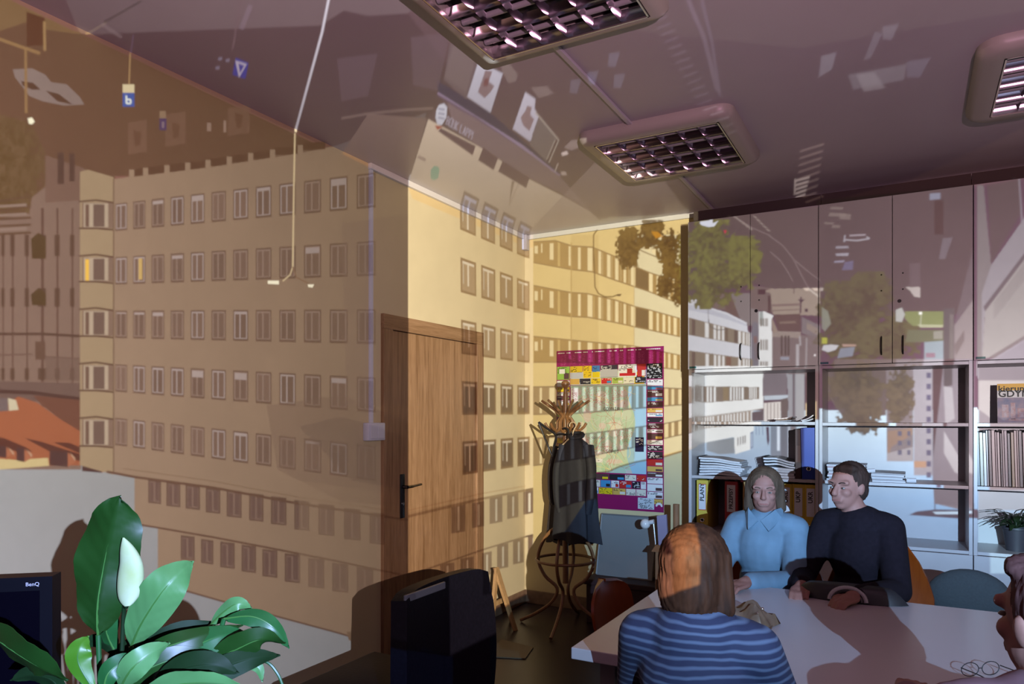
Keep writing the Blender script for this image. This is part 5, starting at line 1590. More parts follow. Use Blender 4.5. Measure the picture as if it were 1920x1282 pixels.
# ------------------------------------------------------------------ helpers
def at(px, py, t):
    """a point t metres in front of the eye, seen at (px, py)"""
    u = (px - CX) / FOC; v = (CY - py) / FOC
    s, c = math.sin(YAW), math.cos(YAW)
    return Vector(((-s + c * u) * t, (c + s * u) * t, EYE.z + v * t))
def plane_y(px, py, Y):
    p = at(px, py, 1) - EYE; return EYE + p * (Y / p.y)
def tag(o, label=None, cat=None, group=None, kind=None):
    for k, v in (('label', label), ('category', cat), ('group', group), ('kind', kind)):
        if v: o[k] = v
    return o
def srgb(r, g, b):
    f = lambda x: (x / 255 / 12.92) if x / 255 <= .04045 else ((x / 255 + .055) / 1.055) ** 2.4
    return (f(r), f(g), f(b))
MATS = {}
DIM = .62        # scales non-metal base colours down to weaken the bounced light
def mat(name, col, rough=.6, metal=0, noise=0, scale=30, bump=0, spec=.5, coat=0, stretch=None, col2=None, trans=0):
    if name in MATS: return MATS[name]
    if not metal: col = tuple(q * DIM for q in col); col2 = col2 and tuple(q * DIM for q in col2)
    m = bpy.data.materials.new(name); m.use_nodes = True; nt = m.node_tree; N, L = nt.nodes, nt.links
    b = N['Principled BSDF']; b.inputs['Roughness'].default_value = rough; b.inputs['Metallic'].default_value = metal
    b.inputs['Specular IOR Level'].default_value = spec; b.inputs['Coat Weight'].default_value = coat
    b.inputs['Base Color'].default_value = (*col, 1)
    if noise or bump or col2:
        tc = N.new('ShaderNodeTexCoord'); mp = N.new('ShaderNodeMapping'); L.new(tc.outputs['Object'], mp.inputs[0])
        if stretch: mp.inputs['Scale'].default_value = stretch
        n = N.new('ShaderNodeTexNoise'); n.inputs['Scale'].default_value = scale; n.inputs['Detail'].default_value = 5
        L.new(mp.outputs[0], n.inputs['Vector'])
        cr = N.new('ShaderNodeValToRGB'); cr.color_ramp.elements[0].position = .3; cr.color_ramp.elements[1].position = .7
        k = noise
        c2 = col2 or tuple(min(1, x * (1 + k)) for x in col); c1 = col if col2 else tuple(x * (1 - k) for x in col)
        cr.color_ramp.elements[0].color = (*c1, 1); cr.color_ramp.elements[1].color = (*c2, 1)
        L.new(n.outputs['Fac'], cr.inputs[0]); L.new(cr.outputs[0], b.inputs['Base Color'])
        if bump:
            bp = N.new('ShaderNodeBump'); bp.inputs['Strength'].default_value = bump; bp.inputs['Distance'].default_value = .004
            L.new(n.outputs['Fac'], bp.inputs['Height']); L.new(bp.outputs[0], b.inputs['Normal'])
    MATS[name] = m; return m

class MB:
    """collects boxes, tubes and sheets; build() links them as one mesh object"""
    def __init__(s): s.v = []; s.f = []; s.mi = []; s.cur = 0
    def face(s, idx): s.f.append(tuple(idx)); s.mi.append(s.cur)
    def box(s, x0, x1, y0, y1, z0, z1, bev=0):
        if x0 > x1: x0, x1 = x1, x0
        if y0 > y1: y0, y1 = y1, y0
        if z0 > z1: z0, z1 = z1, z0
        if bev <= 0:
            n = len(s.v)
            s.v += [(x, y, z) for z in (z0, z1) for y in (y0, y1) for x in (x0, x1)]
            for q in ((0, 2, 3, 1), (4, 5, 7, 6), (0, 1, 5, 4), (2, 6, 7, 3), (0, 4, 6, 2), (1, 3, 7, 5)): s.face([n + i for i in q])
        else:
            bm = bmesh.new(); bmesh.ops.create_cube(bm, size=1)
            for v in bm.verts: v.co = ((x0 + x1) / 2 + v.co.x * (x1 - x0), (y0 + y1) / 2 + v.co.y * (y1 - y0), (z0 + z1) / 2 + v.co.z * (z1 - z0))
            bmesh.ops.bevel(bm, geom=bm.edges[:], offset=min(bev, .45 * min(x1 - x0, y1 - y0, z1 - z0)), segments=2, affect='EDGES', profile=.5)
            s.add_bm(bm)
        return s
    def add_bm(s, bm):
        n = len(s.v); bm.verts.index_update(); s.v += [tuple(v.co) for v in bm.verts]
        for f in bm.faces: s.face([n + v.index for v in f.verts])
        bm.free()
    def ring_tube(s, pts, rads, n=10, cap=True, flat=None):
        pts = [Vector(p) for p in pts]; k0 = len(s.v); up = None
        for i, p in enumerate(pts):
            d = (pts[min(i + 1, len(pts) - 1)] - pts[max(i - 1, 0)])
            d = d.normalized() if d.length > 1e-9 else Vector((0, 0, 1))
            if up is None:
                up = Vector((0, 0, 1)) if abs(d.z) < .9 else Vector((1, 0, 0))
            a = d.cross(up)
            if a.length < 1e-6: a = d.orthogonal()
            a.normalize(); b_ = a.cross(d).normalized(); up = b_
            r = rads[i] if hasattr(rads, '__len__') else rads
            rx, ry = (r, r) if flat is None else (r, r * flat)
            for j in range(n):
                t = 2 * math.pi * j / n; s.v.append(tuple(p + a * (rx * math.cos(t)) + b_ * (ry * math.sin(t))))
        for i in range(len(pts) - 1):
            for j in range(n):
                s.face((k0 + i * n + j, k0 + i * n + (j + 1) % n, k0 + (i + 1) * n + (j + 1) % n, k0 + (i + 1) * n + j))
        if cap:
            s.face([k0 + j for j in range(n)][::-1]); s.face([k0 + (len(pts) - 1) * n + j for j in range(n)])
        return s
    def lathe(s, prof, c=(0, 0, 0), n=24):
        k0 = len(s.v); m = len(prof)
        for r, z in prof:
            for j in range(n):
                t = 2 * math.pi * j / n; s.v.append((c[0] + r * math.cos(t), c[1] + r * math.sin(t), c[2] + z))
        for i in range(m - 1):
            for j in range(n): s.face((k0 + i * n + j, k0 + i * n + (j + 1) % n, k0 + (i + 1) * n + (j + 1) % n, k0 + (i + 1) * n + j))
        s.face([k0 + j for j in range(n)][::-1]); s.face([k0 + (m - 1) * n + j for j in range(n)])
        return s
    def prism(s, outline, d):
        """outline: 3D points, extruded along vector d"""
        n = len(outline); k = len(s.v); d = Vector(d)
        s.v += [tuple(Vector(p)) for p in outline] + [tuple(Vector(p) + d) for p in outline]
        s.face(list(range(k, k + n))[::-1]); s.face(list(range(k + n, k + 2 * n)))
        for i in range(n): s.face((k + i, k + (i + 1) % n, k + n + (i + 1) % n, k + n + i))
        return s
    def grid(s, P, thick=0):
        """P: rows of points; optional thickness along normals"""
        h, w_ = len(P), len(P[0]); k = len(s.v)
        for row in P: s.v += [tuple(p) for p in row]
        for i in range(h - 1):
            for j in range(w_ - 1): s.face((k + i * w_ + j, k + i * w_ + j + 1, k + (i + 1) * w_ + j + 1, k + (i + 1) * w_ + j))
        if thick:
            nrm = []
            for i in range(h):
                for j in range(w_):
                    a = Vector(P[min(i + 1, h - 1)][j]) - Vector(P[max(i - 1, 0)][j]); b = Vector(P[i][min(j + 1, w_ - 1)]) - Vector(P[i][max(j - 1, 0)])
                    n_ = b.cross(a); nrm.append(n_.normalized() if n_.length > 1e-12 else Vector((0, 0, 0)))
            k2 = len(s.v)
            for q in range(h * w_): s.v.append(tuple(Vector(s.v[k + q]) - nrm[q] * thick))
            for i in range(h - 1):
                for j in range(w_ - 1): s.face((k2 + i * w_ + j, k2 + (i + 1) * w_ + j, k2 + (i + 1) * w_ + j + 1, k2 + i * w_ + j + 1))
            loop = [j for j in range(w_)] + [i * w_ + w_ - 1 for i in range(1, h)] + [(h - 1) * w_ + j for j in range(w_ - 2, -1, -1)] + [i * w_ for i in range(h - 2, 0, -1)]
            for q in range(len(loop)):
                a, b = loop[q], loop[(q + 1) % len(loop)]; s.face((k + b, k + a, k2 + a, k2 + b))
        return s
    def xf(s, M):
        s.v = [tuple(M @ Vector(v)) for v in s.v]; return s
    def build(s, name, m, parent=None, smooth=False, loc=None):
        me = bpy.data.meshes.new(name); me.from_pydata(s.v, [], s.f); me.validate()
        for x in (m if isinstance(m, (list, tuple)) else [m]): me.materials.append(x)
        if len(me.polygons) == len(s.mi): me.polygons.foreach_set('material_index', s.mi)
        if smooth:
            me.polygons.foreach_set('use_smooth', [True] * len(me.polygons))
            try: me.set_sharp_from_angle(angle=R(40))
            except Exception: pass
        me.update()
        o = bpy.data.objects.new(name, me); COL.objects.link(o)
        if parent: link_to(o, parent)
        if loc: o.location = loc
        return o
def link_to(o, parent):
    o.parent = parent
    o.matrix_parent_inverse = parent_world(parent).inverted()
def parent_world(p):
    M = Matrix.LocRotScale(p.location, p.rotation_euler, p.scale)
    if p.parent: M = parent_world(p.parent) @ p.matrix_parent_inverse @ M
    return M
def empty(name, loc, label=None, cat=None, group=None):
    o = bpy.data.objects.new(name, None); o.location = loc; o.empty_display_size = .1; COL.objects.link(o)
    return tag(o, label, cat, group)
ORD = ['lowest', 'second from the bottom', 'third from the bottom', 'fourth from the bottom', 'fifth from the bottom', 'sixth from the bottom', 'seventh from the bottom', 'eighth from the bottom']
def level(i, n): return 'topmost' if i == n - 1 else ORD[i]
def structure(o): o['kind'] = 'structure'; return o
def arc(c, r, a0, a1, n, ax=(1, 0, 0), ay=(0, 0, 1)):
    c = Vector(c); ax = Vector(ax); ay = Vector(ay)
    return [c + ax * (r * math.cos(R(a0 + (a1 - a0) * i / n))) + ay * (r * math.sin(R(a0 + (a1 - a0) * i / n))) for i in range(n + 1)]
def spline(pts, n=6):
    P = [Vector(p) for p in pts]; P = [P[0] * 2 - P[1]] + P + [P[-1] * 2 - P[-2]]; out = []
    for i in range(1, len(P) - 2):
        for k in range(n):
            t = k / n
            out.append(.5 * ((2 * P[i]) + (-P[i - 1] + P[i + 1]) * t + (2 * P[i - 1] - 5 * P[i] + 4 * P[i + 1] - P[i + 2]) * t * t + (-P[i - 1] + 3 * P[i] - 3 * P[i + 1] + P[i + 2]) * t ** 3))
    out.append(P[-2]); return out
def text_mesh(name, s, size, m, parent, M, ext=.0004, bold=False, align='CENTER'):
    cu = bpy.data.curves.new(name, 'FONT'); cu.body = s; cu.size = size; cu.extrude = ext; cu.align_x = align; cu.align_y = 'CENTER'
    if bold: cu.offset = size * .022
    cu.resolution_u = 3
    t = bpy.data.objects.new(name, cu); COL.objects.link(t)
    me = bpy.data.meshes.new_from_object(t.evaluated_get(bpy.context.evaluated_depsgraph_get()))
    bpy.data.objects.remove(t); me.transform(M); me.materials.clear(); me.materials.append(m); me.name = name
    o = bpy.data.objects.new(name, me); COL.objects.link(o)
    if parent: link_to(o, parent)
    return o

# ------------------------------------------------------------------ palette
M_wall = mat('cream_wall_paint', (.74, .60, .33), .75, noise=.03, scale=3, bump=.05)
M_ceil = mat('white_ceiling_paint', (.68, .64, .66), .42, noise=.03, scale=2, spec=.45)
M_floor = mat('dark_floor', (.026, .011, .016), .35, noise=.25, scale=6)
M_base = mat('baseboard_wood', (.24, .14, .08), .45, noise=.2, scale=20)
M_cab = mat('grey_laminate', (.56, .53, .55), .38, noise=.02, scale=4)
M_cabedge = mat('laminate_edge', (.5, .48, .5), .45)
M_gap = mat('dark_gap', (.03, .02, .02), .8)
M_white = mat('white_plastic', (.75, .75, .78), .35)
M_black = mat('black_plastic', (.012, .012, .014), .3)
M_blackm = mat('black_metal', (.015, .015, .017), .28, metal=.3)
M_steel = mat('brushed_steel', (.6, .6, .62), .25, metal=1)
M_paper = mat('paper', (.78, .78, .84), .8)
M_ink = mat('ink', (.01, .01, .012), .6)

def wood(name, c1, c2, axis='z', sc=1.0, rough=.4):
    if name in MATS: return MATS[name]
    m = bpy.data.materials.new(name); m.use_nodes = True; N, L = m.node_tree.nodes, m.node_tree.links
    b = N['Principled BSDF']; b.inputs['Roughness'].default_value = rough
    tc = N.new('ShaderNodeTexCoord'); mp = N.new('ShaderNodeMapping'); L.new(tc.outputs['Object'], mp.inputs[0])
    k = {'z': (14, 14, .7), 'y': (14, .7, 14), 'x': (.7, 14, 14)}[axis]; mp.inputs['Scale'].default_value = tuple(x * sc for x in k)
    n = N.new('ShaderNodeTexNoise'); n.inputs['Scale'].default_value = 2.2; n.inputs['Detail'].default_value = 8; n.inputs['Roughness'].default_value = .65; n.inputs['Distortion'].default_value = .5
    L.new(mp.outputs[0], n.inputs['Vector'])
    n2 = N.new('ShaderNodeTexNoise'); n2.inputs['Scale'].default_value = 14; n2.inputs['Detail'].default_value = 3; L.new(mp.outputs[0], n2.inputs['Vector'])
    mx = N.new('ShaderNodeMath'); mx.operation = 'MULTIPLY_ADD'; L.new(n2.outputs[0], mx.inputs[0]); mx.inputs[1].default_value = .45; L.new(n.outputs[0], mx.inputs[2])
    cr = N.new('ShaderNodeValToRGB'); cr.color_ramp.elements[0].position = .5; cr.color_ramp.elements[1].position = .95
    cr.color_ramp.elements[0].color = (*(q * DIM for q in c1), 1); cr.color_ramp.elements[1].color = (*(q * DIM for q in c2), 1)
    L.new(mx.outputs[0], cr.inputs[0]); L.new(cr.outputs[0], b.inputs['Base Color'])
    MATS[name] = m; return m
M_door = wood('brown_oak_door', (.20, .095, .035), (.44, .25, .12))
M_rack = wood('bentwood', (.20, .09, .035), (.34, .17, .07), sc=2)
M_orange = wood('orange_plywood', (.24, .044, .004), (.30, .062, .006), sc=1.2, rough=.3)

# ------------------------------------------------------------------ room
XL, XR, YB, YF, CH = -2.64, 3.3, 4.97, -.40, 2.85
DY0, DY1, DZ = 3.225, 4.316, 2.03            # door opening in the left wall
structure(MB().box(-3.9, XR + .1, YF - .1, YB + .1, -.1, 0).build('floor', M_floor))
structure(MB().box(XL - .12, XR + .1, YF - .1, YB + .1, CH, CH + .1).build('ceiling', M_ceil))
b = MB(); b.box(XL - .12, XL, YF, DY0, 0, CH); b.box(XL - .12, XL, DY1, YB, 0, CH); b.box(XL - .12, XL, DY0, DY1, DZ, CH)
structure(b.build('wall_left', M_wall))
structure(MB().box(XL - .12, XR + .1, YB, YB + .12, 0, CH).build('wall_back', M_wall))
structure(MB().box(XR, XR + .12, YF, YB, 0, CH).build('wall_right', M_wall))
structure(MB().box(XL - .12, XR + .12, YF - .12, YF, 0, CH).build('wall_front', mat('blackout_cloth', (.03, .022, .025), .9)))
b = MB(); b.box(-3.9, -3.8, 2.4, 5.2, 0, CH); structure(b.build('wall_corridor', M_wall))
b = MB()
for y0, y1 in ((YF, DY0), (DY1, YB)): b.box(XL, XL + .014, y0, y1, 0, .10, .003)
structure(b.build('baseboard_left', M_base))
structure(MB().box(XL + .014, -1.27, YB - .014, YB, 0, .10, .003).build('baseboard_back', M_base))

# door_1: frame, leaf, handle
d = structure(empty('door_1', (XL, (DY0 + DY1) / 2, 0)))
fw = .085
b = MB(); b.box(XL - .12, XL + .022, DY0, DY0 + fw, 0, DZ - fw, .002); b.build('frame_jamb', M_door, d)
b = MB(); b.box(XL - .12, XL + .022, DY1 - fw, DY1, 0, DZ - fw, .002); b.build('frame_jamb', M_door, d)
b = MB(); b.box(XL - .12, XL + .022, DY0, DY1, DZ - fw, DZ, .002); b.build('frame_head', wood('brown_oak_rail', (.20, .095, .035), (.44, .25, .12), 'y'), d)
leaf = MB().box(XL - .035, XL + .008, DY0 + fw + .003, DY1 - fw - .003, .014, DZ - fw - .003, .002).build('door_leaf', M_door, d)
b = MB(); yh = 3.408
b.box(XL + .008, XL + .016, yh - .021, yh + .021, .845, 1.105, .004); b.build('handle_plate', M_blackm, leaf, True)
b = MB(); b.ring_tube([(XL + .014, yh, 1.03), (XL + .055, yh, 1.03)], .010)
b.ring_tube(spline([(XL + .055, yh - .004, 1.03), (XL + .058, yh + .05, 1.032), (XL + .052, yh + .13, 1.036)], 5), [.011] * 5 + [.009] * 6, flat=.8)
b.build('handle', mat('dark_handle_metal', (.12, .11, .11), .2, metal=1), leaf, True)
b = MB(); b.ring_tube([(XL + .016, yh, .93), (XL + .022, yh, .93)], .009); b.build('keyhole_cylinder', M_steel, leaf, True)

# cable trunking on ceiling edge, conduits, switch
tr = tag(empty('cable_trunking', (XL, 3.1, CH)), 'white cable trunking along the ceiling edge and down the wall to the switch box', 'cable trunking')
b = MB(); b.box(XL, XL + .022, 3.115, YB - .03, CH - .034, CH, .002); b.build('ceiling_run', M_white, tr)
b = MB(); b.box(XL + .0, XL + .018, 3.118, 3.140, 1.40, CH - .034, .002); b.build('wall_run', M_white, tr)
b = MB(); b.box(XL, -1.9 + 3.2, YB - .022, YB, CH - .034, CH, .002); b.build('ceiling_run', M_white, tr)
b = MB(); b.box(XL, XL + .04, YB - .05, YB, CH - .115, CH - .0, .003); b.build('corner_box', M_white, tr)
b = MB(); b.box(XL + .0, XL + .042, 3.07, 3.215, 1.31, 1.41, .006)
sw = b.build('light_switch', M_white, None, True); tag(sw, 'white surface-mounted switch box beside the brown door', 'switch')
b = MB(); b.box(XL + .042, XL + .046, 3.085, 3.14, 1.322, 1.398, .002); b.build('rocker', M_white, sw)
b = MB(); b.box(XL + .042, XL + .046, 3.145, 3.20, 1.322, 1.398, .002); b.build('rocker', M_white, sw)
for i, (y0, y1, lab) in enumerate(((2.44, 3.32, 'thin ceiling conduit joining the large and the middle ceiling lamp'), (4.02, 4.94, 'thin ceiling conduit from the middle ceiling lamp to the back wall'))):
    o = MB().box(-1.19, -1.168, y0, y1, CH - .014, CH, .003).build('ceiling_conduit', M_white)
    tag(o, lab, 'conduit')
b = MB(); b.box(-1.24, -1.13, YB - .05, YB - .022, CH - .10, CH - .045, .003)
tag(b.build('junction_box', M_white), 'small white junction box on the back wall over the cabinets', 'junction box')

# ceiling lamps with mirror louvres
M_mirror = mat('louvre_mirror', (.62, .58, .62), .13, metal=1)
M_frame = mat('lamp_frame_enamel', (.56, .54, .46), .4)
M_tube = mat('fluorescent_glass', (.45, .45, .45), .2)
M_inner = mat('lamp_housing', (.05, .045, .05), .5)
def ceiling_lamp(cx, cy, outer, lou, drop, rnd, label):
    root = empty('ceiling_lamp', (cx, cy, CH), label, 'ceiling lamp', 'square louvred ceiling lamps')
    zb = CH - drop; ho, hl = outer / 2, lou / 2
    def ringpts(h, r, z, n=6):
        out = []
        for qx, qy, a0 in ((1, 1, 0), (-1, 1, 90), (-1, -1, 180), (1, -1, 270)):
            for k in range(n + 1):
                a = R(a0 + 90 * k / n); out.append((cx + qx * (h - r) + r * math.cos(a), cy + qy * (h - r) + r * math.sin(a), z))
        return out
    prof = [(ho, rnd, CH), (ho, rnd, CH - drop * .45), (ho - .012, rnd, CH - drop * .8), (ho - .03, rnd * .9, zb), (hl + .004, .004, zb), (hl + .004, .004, zb + .012), (hl, .003, zb + .012), (hl, .003, CH - .004)]
    b = MB(); rows = [ringpts(*q) for q in prof]; m = len(rows[0])
    for r_ in rows: b.v += r_
    for i in range(len(rows) - 1):
        for j in range(m): b.face((i * m + j, (i + 1) * m + j, (i + 1) * m + (j + 1) % m, i * m + (j + 1) % m))
    b.build('frame', M_frame, root, True)
    MB().box(cx - hl, cx + hl, cy - hl, cy + hl, CH - .006, CH - .003).build('back_plate', M_inner, root)
    b = MB(); e = .006                                           # bright inner rim
    for (x0, x1, y0, y1) in ((-hl, hl, -hl, -hl + e), (-hl, hl, hl - e, hl), (-hl, -hl + e, -hl, hl), (hl - e, hl, -hl, hl)):
        b.box(cx + x0, cx + x1, cy + y0, cy + y1, zb - .001, zb + .014)
    b.build('inner_rim', mat('aluminium_rim', (.7, .66, .6), .3, metal=.9), root)
    lanes, cells = 4, 6; lw = lou / lanes; cw = lou / cells
    for i in range(lanes):
        y = cy - hl + (i + .5) * lw
        b = MB(); b.ring_tube([(cx - hl + .01, y, CH - .028), (cx + hl - .01, y, CH - .028)], .012, 10); b.build('tube', M_tube, root, True)
    for i in range(lanes + 1):                                  # long V blades
        y = cy - hl + i * lw; b = MB(); hw = .016 if 0 < i < lanes else .010
        y = min(max(y, cy - hl + .011), cy + hl - .011)
        P = []
        for k in range(5):
            t = k / 4; P.append((t, hw * (t ** 1.7)))
        for sg in (1, -1):
            rows = [[(cx - hl, y + sg * q[1], zb + .002 + .036 * q[0]), (cx + hl, y + sg * q[1], zb + .002 + .036 * q[0])] for q in P]
            b.grid(rows)
        b.build('long_blade', M_mirror, root, True)
    for i in range(lanes):
        y0 = cy - hl + i * lw + .004; y1 = y0 + lw - .008
        for j in range(1, cells):
            x = cx - hl + j * cw; b = MB()
            for sg in (1, -1):
                rows = []
                for k in range(4):
                    t = k / 3; rows.append([(x + sg * (.0008 + .010 * t ** 1.6), yy_, zb + .003 + .028 * t + .006 * (2 * (yy_ - y0) / (y1 - y0) - 1) ** 2) for yy_ in [y0 + (y1 - y0) * q / 4 for q in range(5)]])
                b.grid(rows)
            b.build('cross_blade', M_mirror, root, True)
    return root
ceiling_lamp(-1.08, 2.05, .72, .61, .06, .02, 'large louvred ceiling lamp at the top edge, nearest the camera')
ceiling_lamp(-1.085, 3.665, .76, .61, .055, .07, 'louvred ceiling lamp in the middle of the ceiling above the table')
ceiling_lamp(.615, 3.60, .80, .61, .055, .09, 'louvred ceiling lamp at the right edge above the cabinets')

# ------------------------------------------------------------------ cabinets
UX = [-1.255, -.481, .288, 1.057]; YC = 4.60; YK = 4.95; T = .018
ZTOP, ZD, ZA, ZB, ZC = 2.69, 1.745, 1.408, 1.068, .718
unit_labels = ['grey office shelf cabinet left of all, with binders and closed top doors',
               'grey office shelf cabinet in the middle, behind the person in the dark jumper',
               'grey office shelf cabinet at the right edge, with magazines and a plant']
M_shadowline = M_gap
M_sticker = mat('teal_sticker', (.02, .16, .17), .5)
for u in range(3):
    x0, x1 = UX[u] + .0015, UX[u + 1] - .0015
    za = ZA + (.0 if u else .004)
    root = empty('shelf_cabinet', ((x0 + x1) / 2, YC, 0), unit_labels[u], 'cabinet', 'row of grey shelf cabinets')
    MB().box(x0, x0 + T, YC + .001, YK, 0.05, ZTOP, .0008).build('side_panel', M_cab, root)
    MB().box(x1 - T, x1, YC + .001, YK, 0.05, ZTOP, .0008).build('side_panel', M_cab, root)
    MB().box(x0 + T, x1 - T, YK - .008, YK - .001, .06, ZTOP).build('back_panel', M_cab, root)
    MB().box(x0, x1, YC + .12, YC + .14, ZTOP, ZTOP + .098).build('wall_shade_board', mat('wall_shade_brown', (.05, .03, .025), .7), root)  # added dark board, standing in for the shaded wall strip above the cabinet
    for z in (ZTOP - T, ZD - .012 - T + .01, .70, .06):
        MB().box(x0 + T, x1 - T, YC + .001, YK - .008, z, z + T, .0008).build('fixed_board', M_cab, root)
    for z in (za, ZB):
        MB().box(x0 + T, x1 - T, YC + .012, YK - .008, z - T, z, .0008).build('shelf', M_cab, root)
    MB().box(x0 + .02, x1 - .02, YC + .04, YC + .06, 0, .06).build('plinth', M_gap, root)
    xm = (x0 + x1) / 2
    for k, (a, c) in enumerate(((x0 + .001, xm - .0015), (xm + .0015, x1 - .001))):
        dr = MB().box(a, c, YC - .018, YC, ZD, ZTOP - .004, .0012).build('upper_door', M_cab, root)
        xh = xm + (-.055 if k == 0 else .052)
        h = MB(); h.ring_tube(spline([(xh, YC - .018, 1.895), (xh, YC - .038, 1.882), (xh, YC - .043, 1.845), (xh, YC - .038, 1.808), (xh, YC - .018, 1.795)], 4), .0045, 8); h.build('handle', M_black, dr, True)
        for zz in (2.155, 2.245):
            q = MB(); q.ring_tube([(xh, YC - .0195, zz), (xh, YC - .0175, zz)], .0045, 8); q.build('screw_hole', M_ink, dr)
        if k == 1:
            q = MB(); q.ring_tube([(xm + .035, YC - .021, 2.09), (xm + .035, YC - .0175, 2.09)], .010, 14); q.build('lock', M_blackm, dr, True)
        if k == 0:
            MB().box(a + .008, a + .052, YC - .0186, YC - .0178, ZD + .006, ZD + .018).build('sticker', M_sticker, dr)
        dr = MB().box(a, c, YC - .018, YC, .085, .698, .0012).build('lower_door', M_cab, root)
        h = MB(); h.ring_tube(spline([(xh, YC - .018, .66), (xh, YC - .038, .647), (xh, YC - .043, .61), (xh, YC - .038, .573), (xh, YC - .018, .56)], 4), .0045, 8); h.build('handle', M_black, dr, True)

# ------------------------------------------------------------------ binders and shelf contents
M_edgepaper = mat('page_block', (.7, .7, .75), .85, noise=.1, scale=60)
def binder(x, w_, z, h_, colour, text, label, lean=0, labelcol=None, red=False, group='lever arch binders on the lower shelf', tcol=None, dep=.28):
    root = empty('binder', (x, YC + .03, z), label, 'binder', group)
    m = mat('binder_%d_%d_%d' % tuple(int(c * 255) for c in colour), colour, .42)
    y0 = YC + .03
    b = MB(); b.box(x - w_ / 2, x - w_ / 2 + .0025, y0, y0 + dep, z + .001, z + h_, .0005); b.box(x + w_ / 2 - .0025, x + w_ / 2, y0, y0 + dep, z + .001, z + h_, .0005)
    b.box(x - w_ / 2, x + w_ / 2, y0 - .003, y0, z + .001, z + h_, .0008); b.build('cover', m, root)
    MB().box(x - w_ / 2 + .006, x + w_ / 2 - .012, y0 + .02, y0 + dep - .012, z + .004, z + h_ - .02).build('page_block', M_edgepaper, root)
    if text is not None:
        lc = labelcol or (.72, .72, .76)
        lb = MB().box(x - w_ * .33, x + w_ * .33, y0 - .0042, y0 - .0031, z + h_ * .40, z + h_ * .93).build('spine_label', mat('label_%d' % int(lc[0] * 100), lc, .6), root)
        if red:
            q = MB()
            for a, c in ((.40, .415), (.915, .93)): q.box(x - w_ * .33, x + w_ * .33, y0 - .0048, y0 - .0043, z + h_ * a, z + h_ * c)
            q.box(x - w_ * .33, x - w_ * .30, y0 - .0048, y0 - .0043, z + h_ * .40, z + h_ * .93); q.box(x + w_ * .30, x + w_ * .33, y0 - .0048, y0 - .0043, z + h_ * .40, z + h_ * .93)
            q.build('label_border', mat('red_border', (.6, .05, .03), .5), lb)
        if text:
            Mx = Matrix.Translation((x, y0 - .0048, z + h_ * (.76 if len(text) < 6 else .66))) @ Matrix.Rotation(R(-90), 4, 'Y') @ Matrix.Rotation(R(90), 4, 'X')
            text_mesh('lettering', text, w_ * .52 if len(text) < 6 else w_ * .42, tcol or M_ink, lb, Mx, .0002, True)
    b = MB(); zc = z + h_ * .2
    rg = [(x + .011 * math.cos(t), y0 - .004, zc + .011 * math.sin(t)) for t in [2 * math.pi * i / 16 for i in range(17)]]
    b.ring_tube(rg, .0022, 6, cap=False); fr = b.build('finger_ring', M_steel, root, True)
    b = MB(); b.ring_tube([(x, y0 - .0036, zc), (x, y0 - .0031, zc)], .010, 16); b.build('finger_hole', M_ink, root)
    if lean: root.rotation_euler = (0, R(lean), 0)
    return root
def bx(px, Y=4.63): return plane_y(px, 900, Y).x
YEL = (.62, .42, .035); YEL2 = (.50, .33, .05)
z0 = .719; hb = .318
binder(bx(1317), .072, z0, hb, (.66, .50, .06), 'PLANY', 'yellow binder lettered PLANY standing alone at the left', red=True)
binder(bx(1371), .078, z0, hb, (.40, .03, .035), 'PRZEPISY', 'red binder lettered PRZEPISY on the lower shelf')
binder(bx(1404), .070, z0, hb, (.48, .30, .10), 'SZAD', 'tan binder just right of the red one, partly behind the seated person', labelcol=(.45, .35, .30), tcol=mat('brown_ink', (.12, .05, .04), .6))
binder(bx(1427), .066, z0, hb, (.48, .30, .10), '', 'tan binder with a blank pale spine label, second right of the red one', labelcol=(.55, .45, .48))
binder(bx(1450), .074, z0, hb, YEL2, 'UKO', 'yellow binder lettered UKO on the lower shelf')
binder(bx(1473.5), .070, z0, hb, YEL, 'UKD', 'yellow binder lettered UKD on the lower shelf')
binder(bx(1497), .068, z0, hb, YEL, 'UKP', 'yellow binder lettered UKP on the lower shelf')
binder(bx(1520), .068, z0, hb, YEL, 'UKR', 'yellow binder lettered UKR at the right end of the row')
binder(bx(1517), .078, ZB + .001, .308, (.012, .045, .33), None, 'blue binder standing at the right end of the upper shelf', group=' upright files on the middle shelf', lean=-1.5, dep=.26)
o = MB().box(bx(1496) - .018, bx(1496) + .016, YC + .05, YC + .28, ZB + .002, ZB + .300, .002).build('file_case', mat('brown_card', (.07, .035, .03), .5))
tag(o, 'dark brown file case standing beside the blue binder', 'file case')
MB().box(bx(1496) - .012, bx(1496) + .010, YC + .047, YC + .0495, ZB + .10, ZB + .2).build('spine_label', mat('dull_label', (.16, .11, .1), .7), o)

def spiral_book(x0, x1, z, th, tilt, sag, idx, label, group, cover):
    """bound booklet lying flat, spiral spine towards the room"""
    root = empty('spiral_booklet', ((x0 + x1) / 2, YC + .06, z), label, 'booklet', group)
    n = 12; y0, y1 = YC + .03 + .01 * (idx % 3), YC + .26
    def zz(t): return z + sag * math.sin(math.pi * min(1, t * 1.15)) ** 2 + tilt * (1 - t)
    for nm, a, c, m in (('pages', .0015, th - .0015, M_edgepaper), ('cover', th - .0015, th, cover), ('cover', 0, .0015, cover)):
        b = MB()
        P = [[(x0 + (x1 - x0) * i / n, y, zz(i / n) + c) for i in range(n + 1)] for y in (y0, y1)]
        b.grid(P, (c - a)); b.build(nm, m, root)
    b = MB()
    for k in range(9):
        y = y0 + .012 + k * .024
        b.ring_tube(arc((x0 - .002, y, zz(0) + th / 2), th * .62 + .004, 0, 360, 8), .0012, 4, cap=False)
    b.build('spiral', M_black, root)
    return root
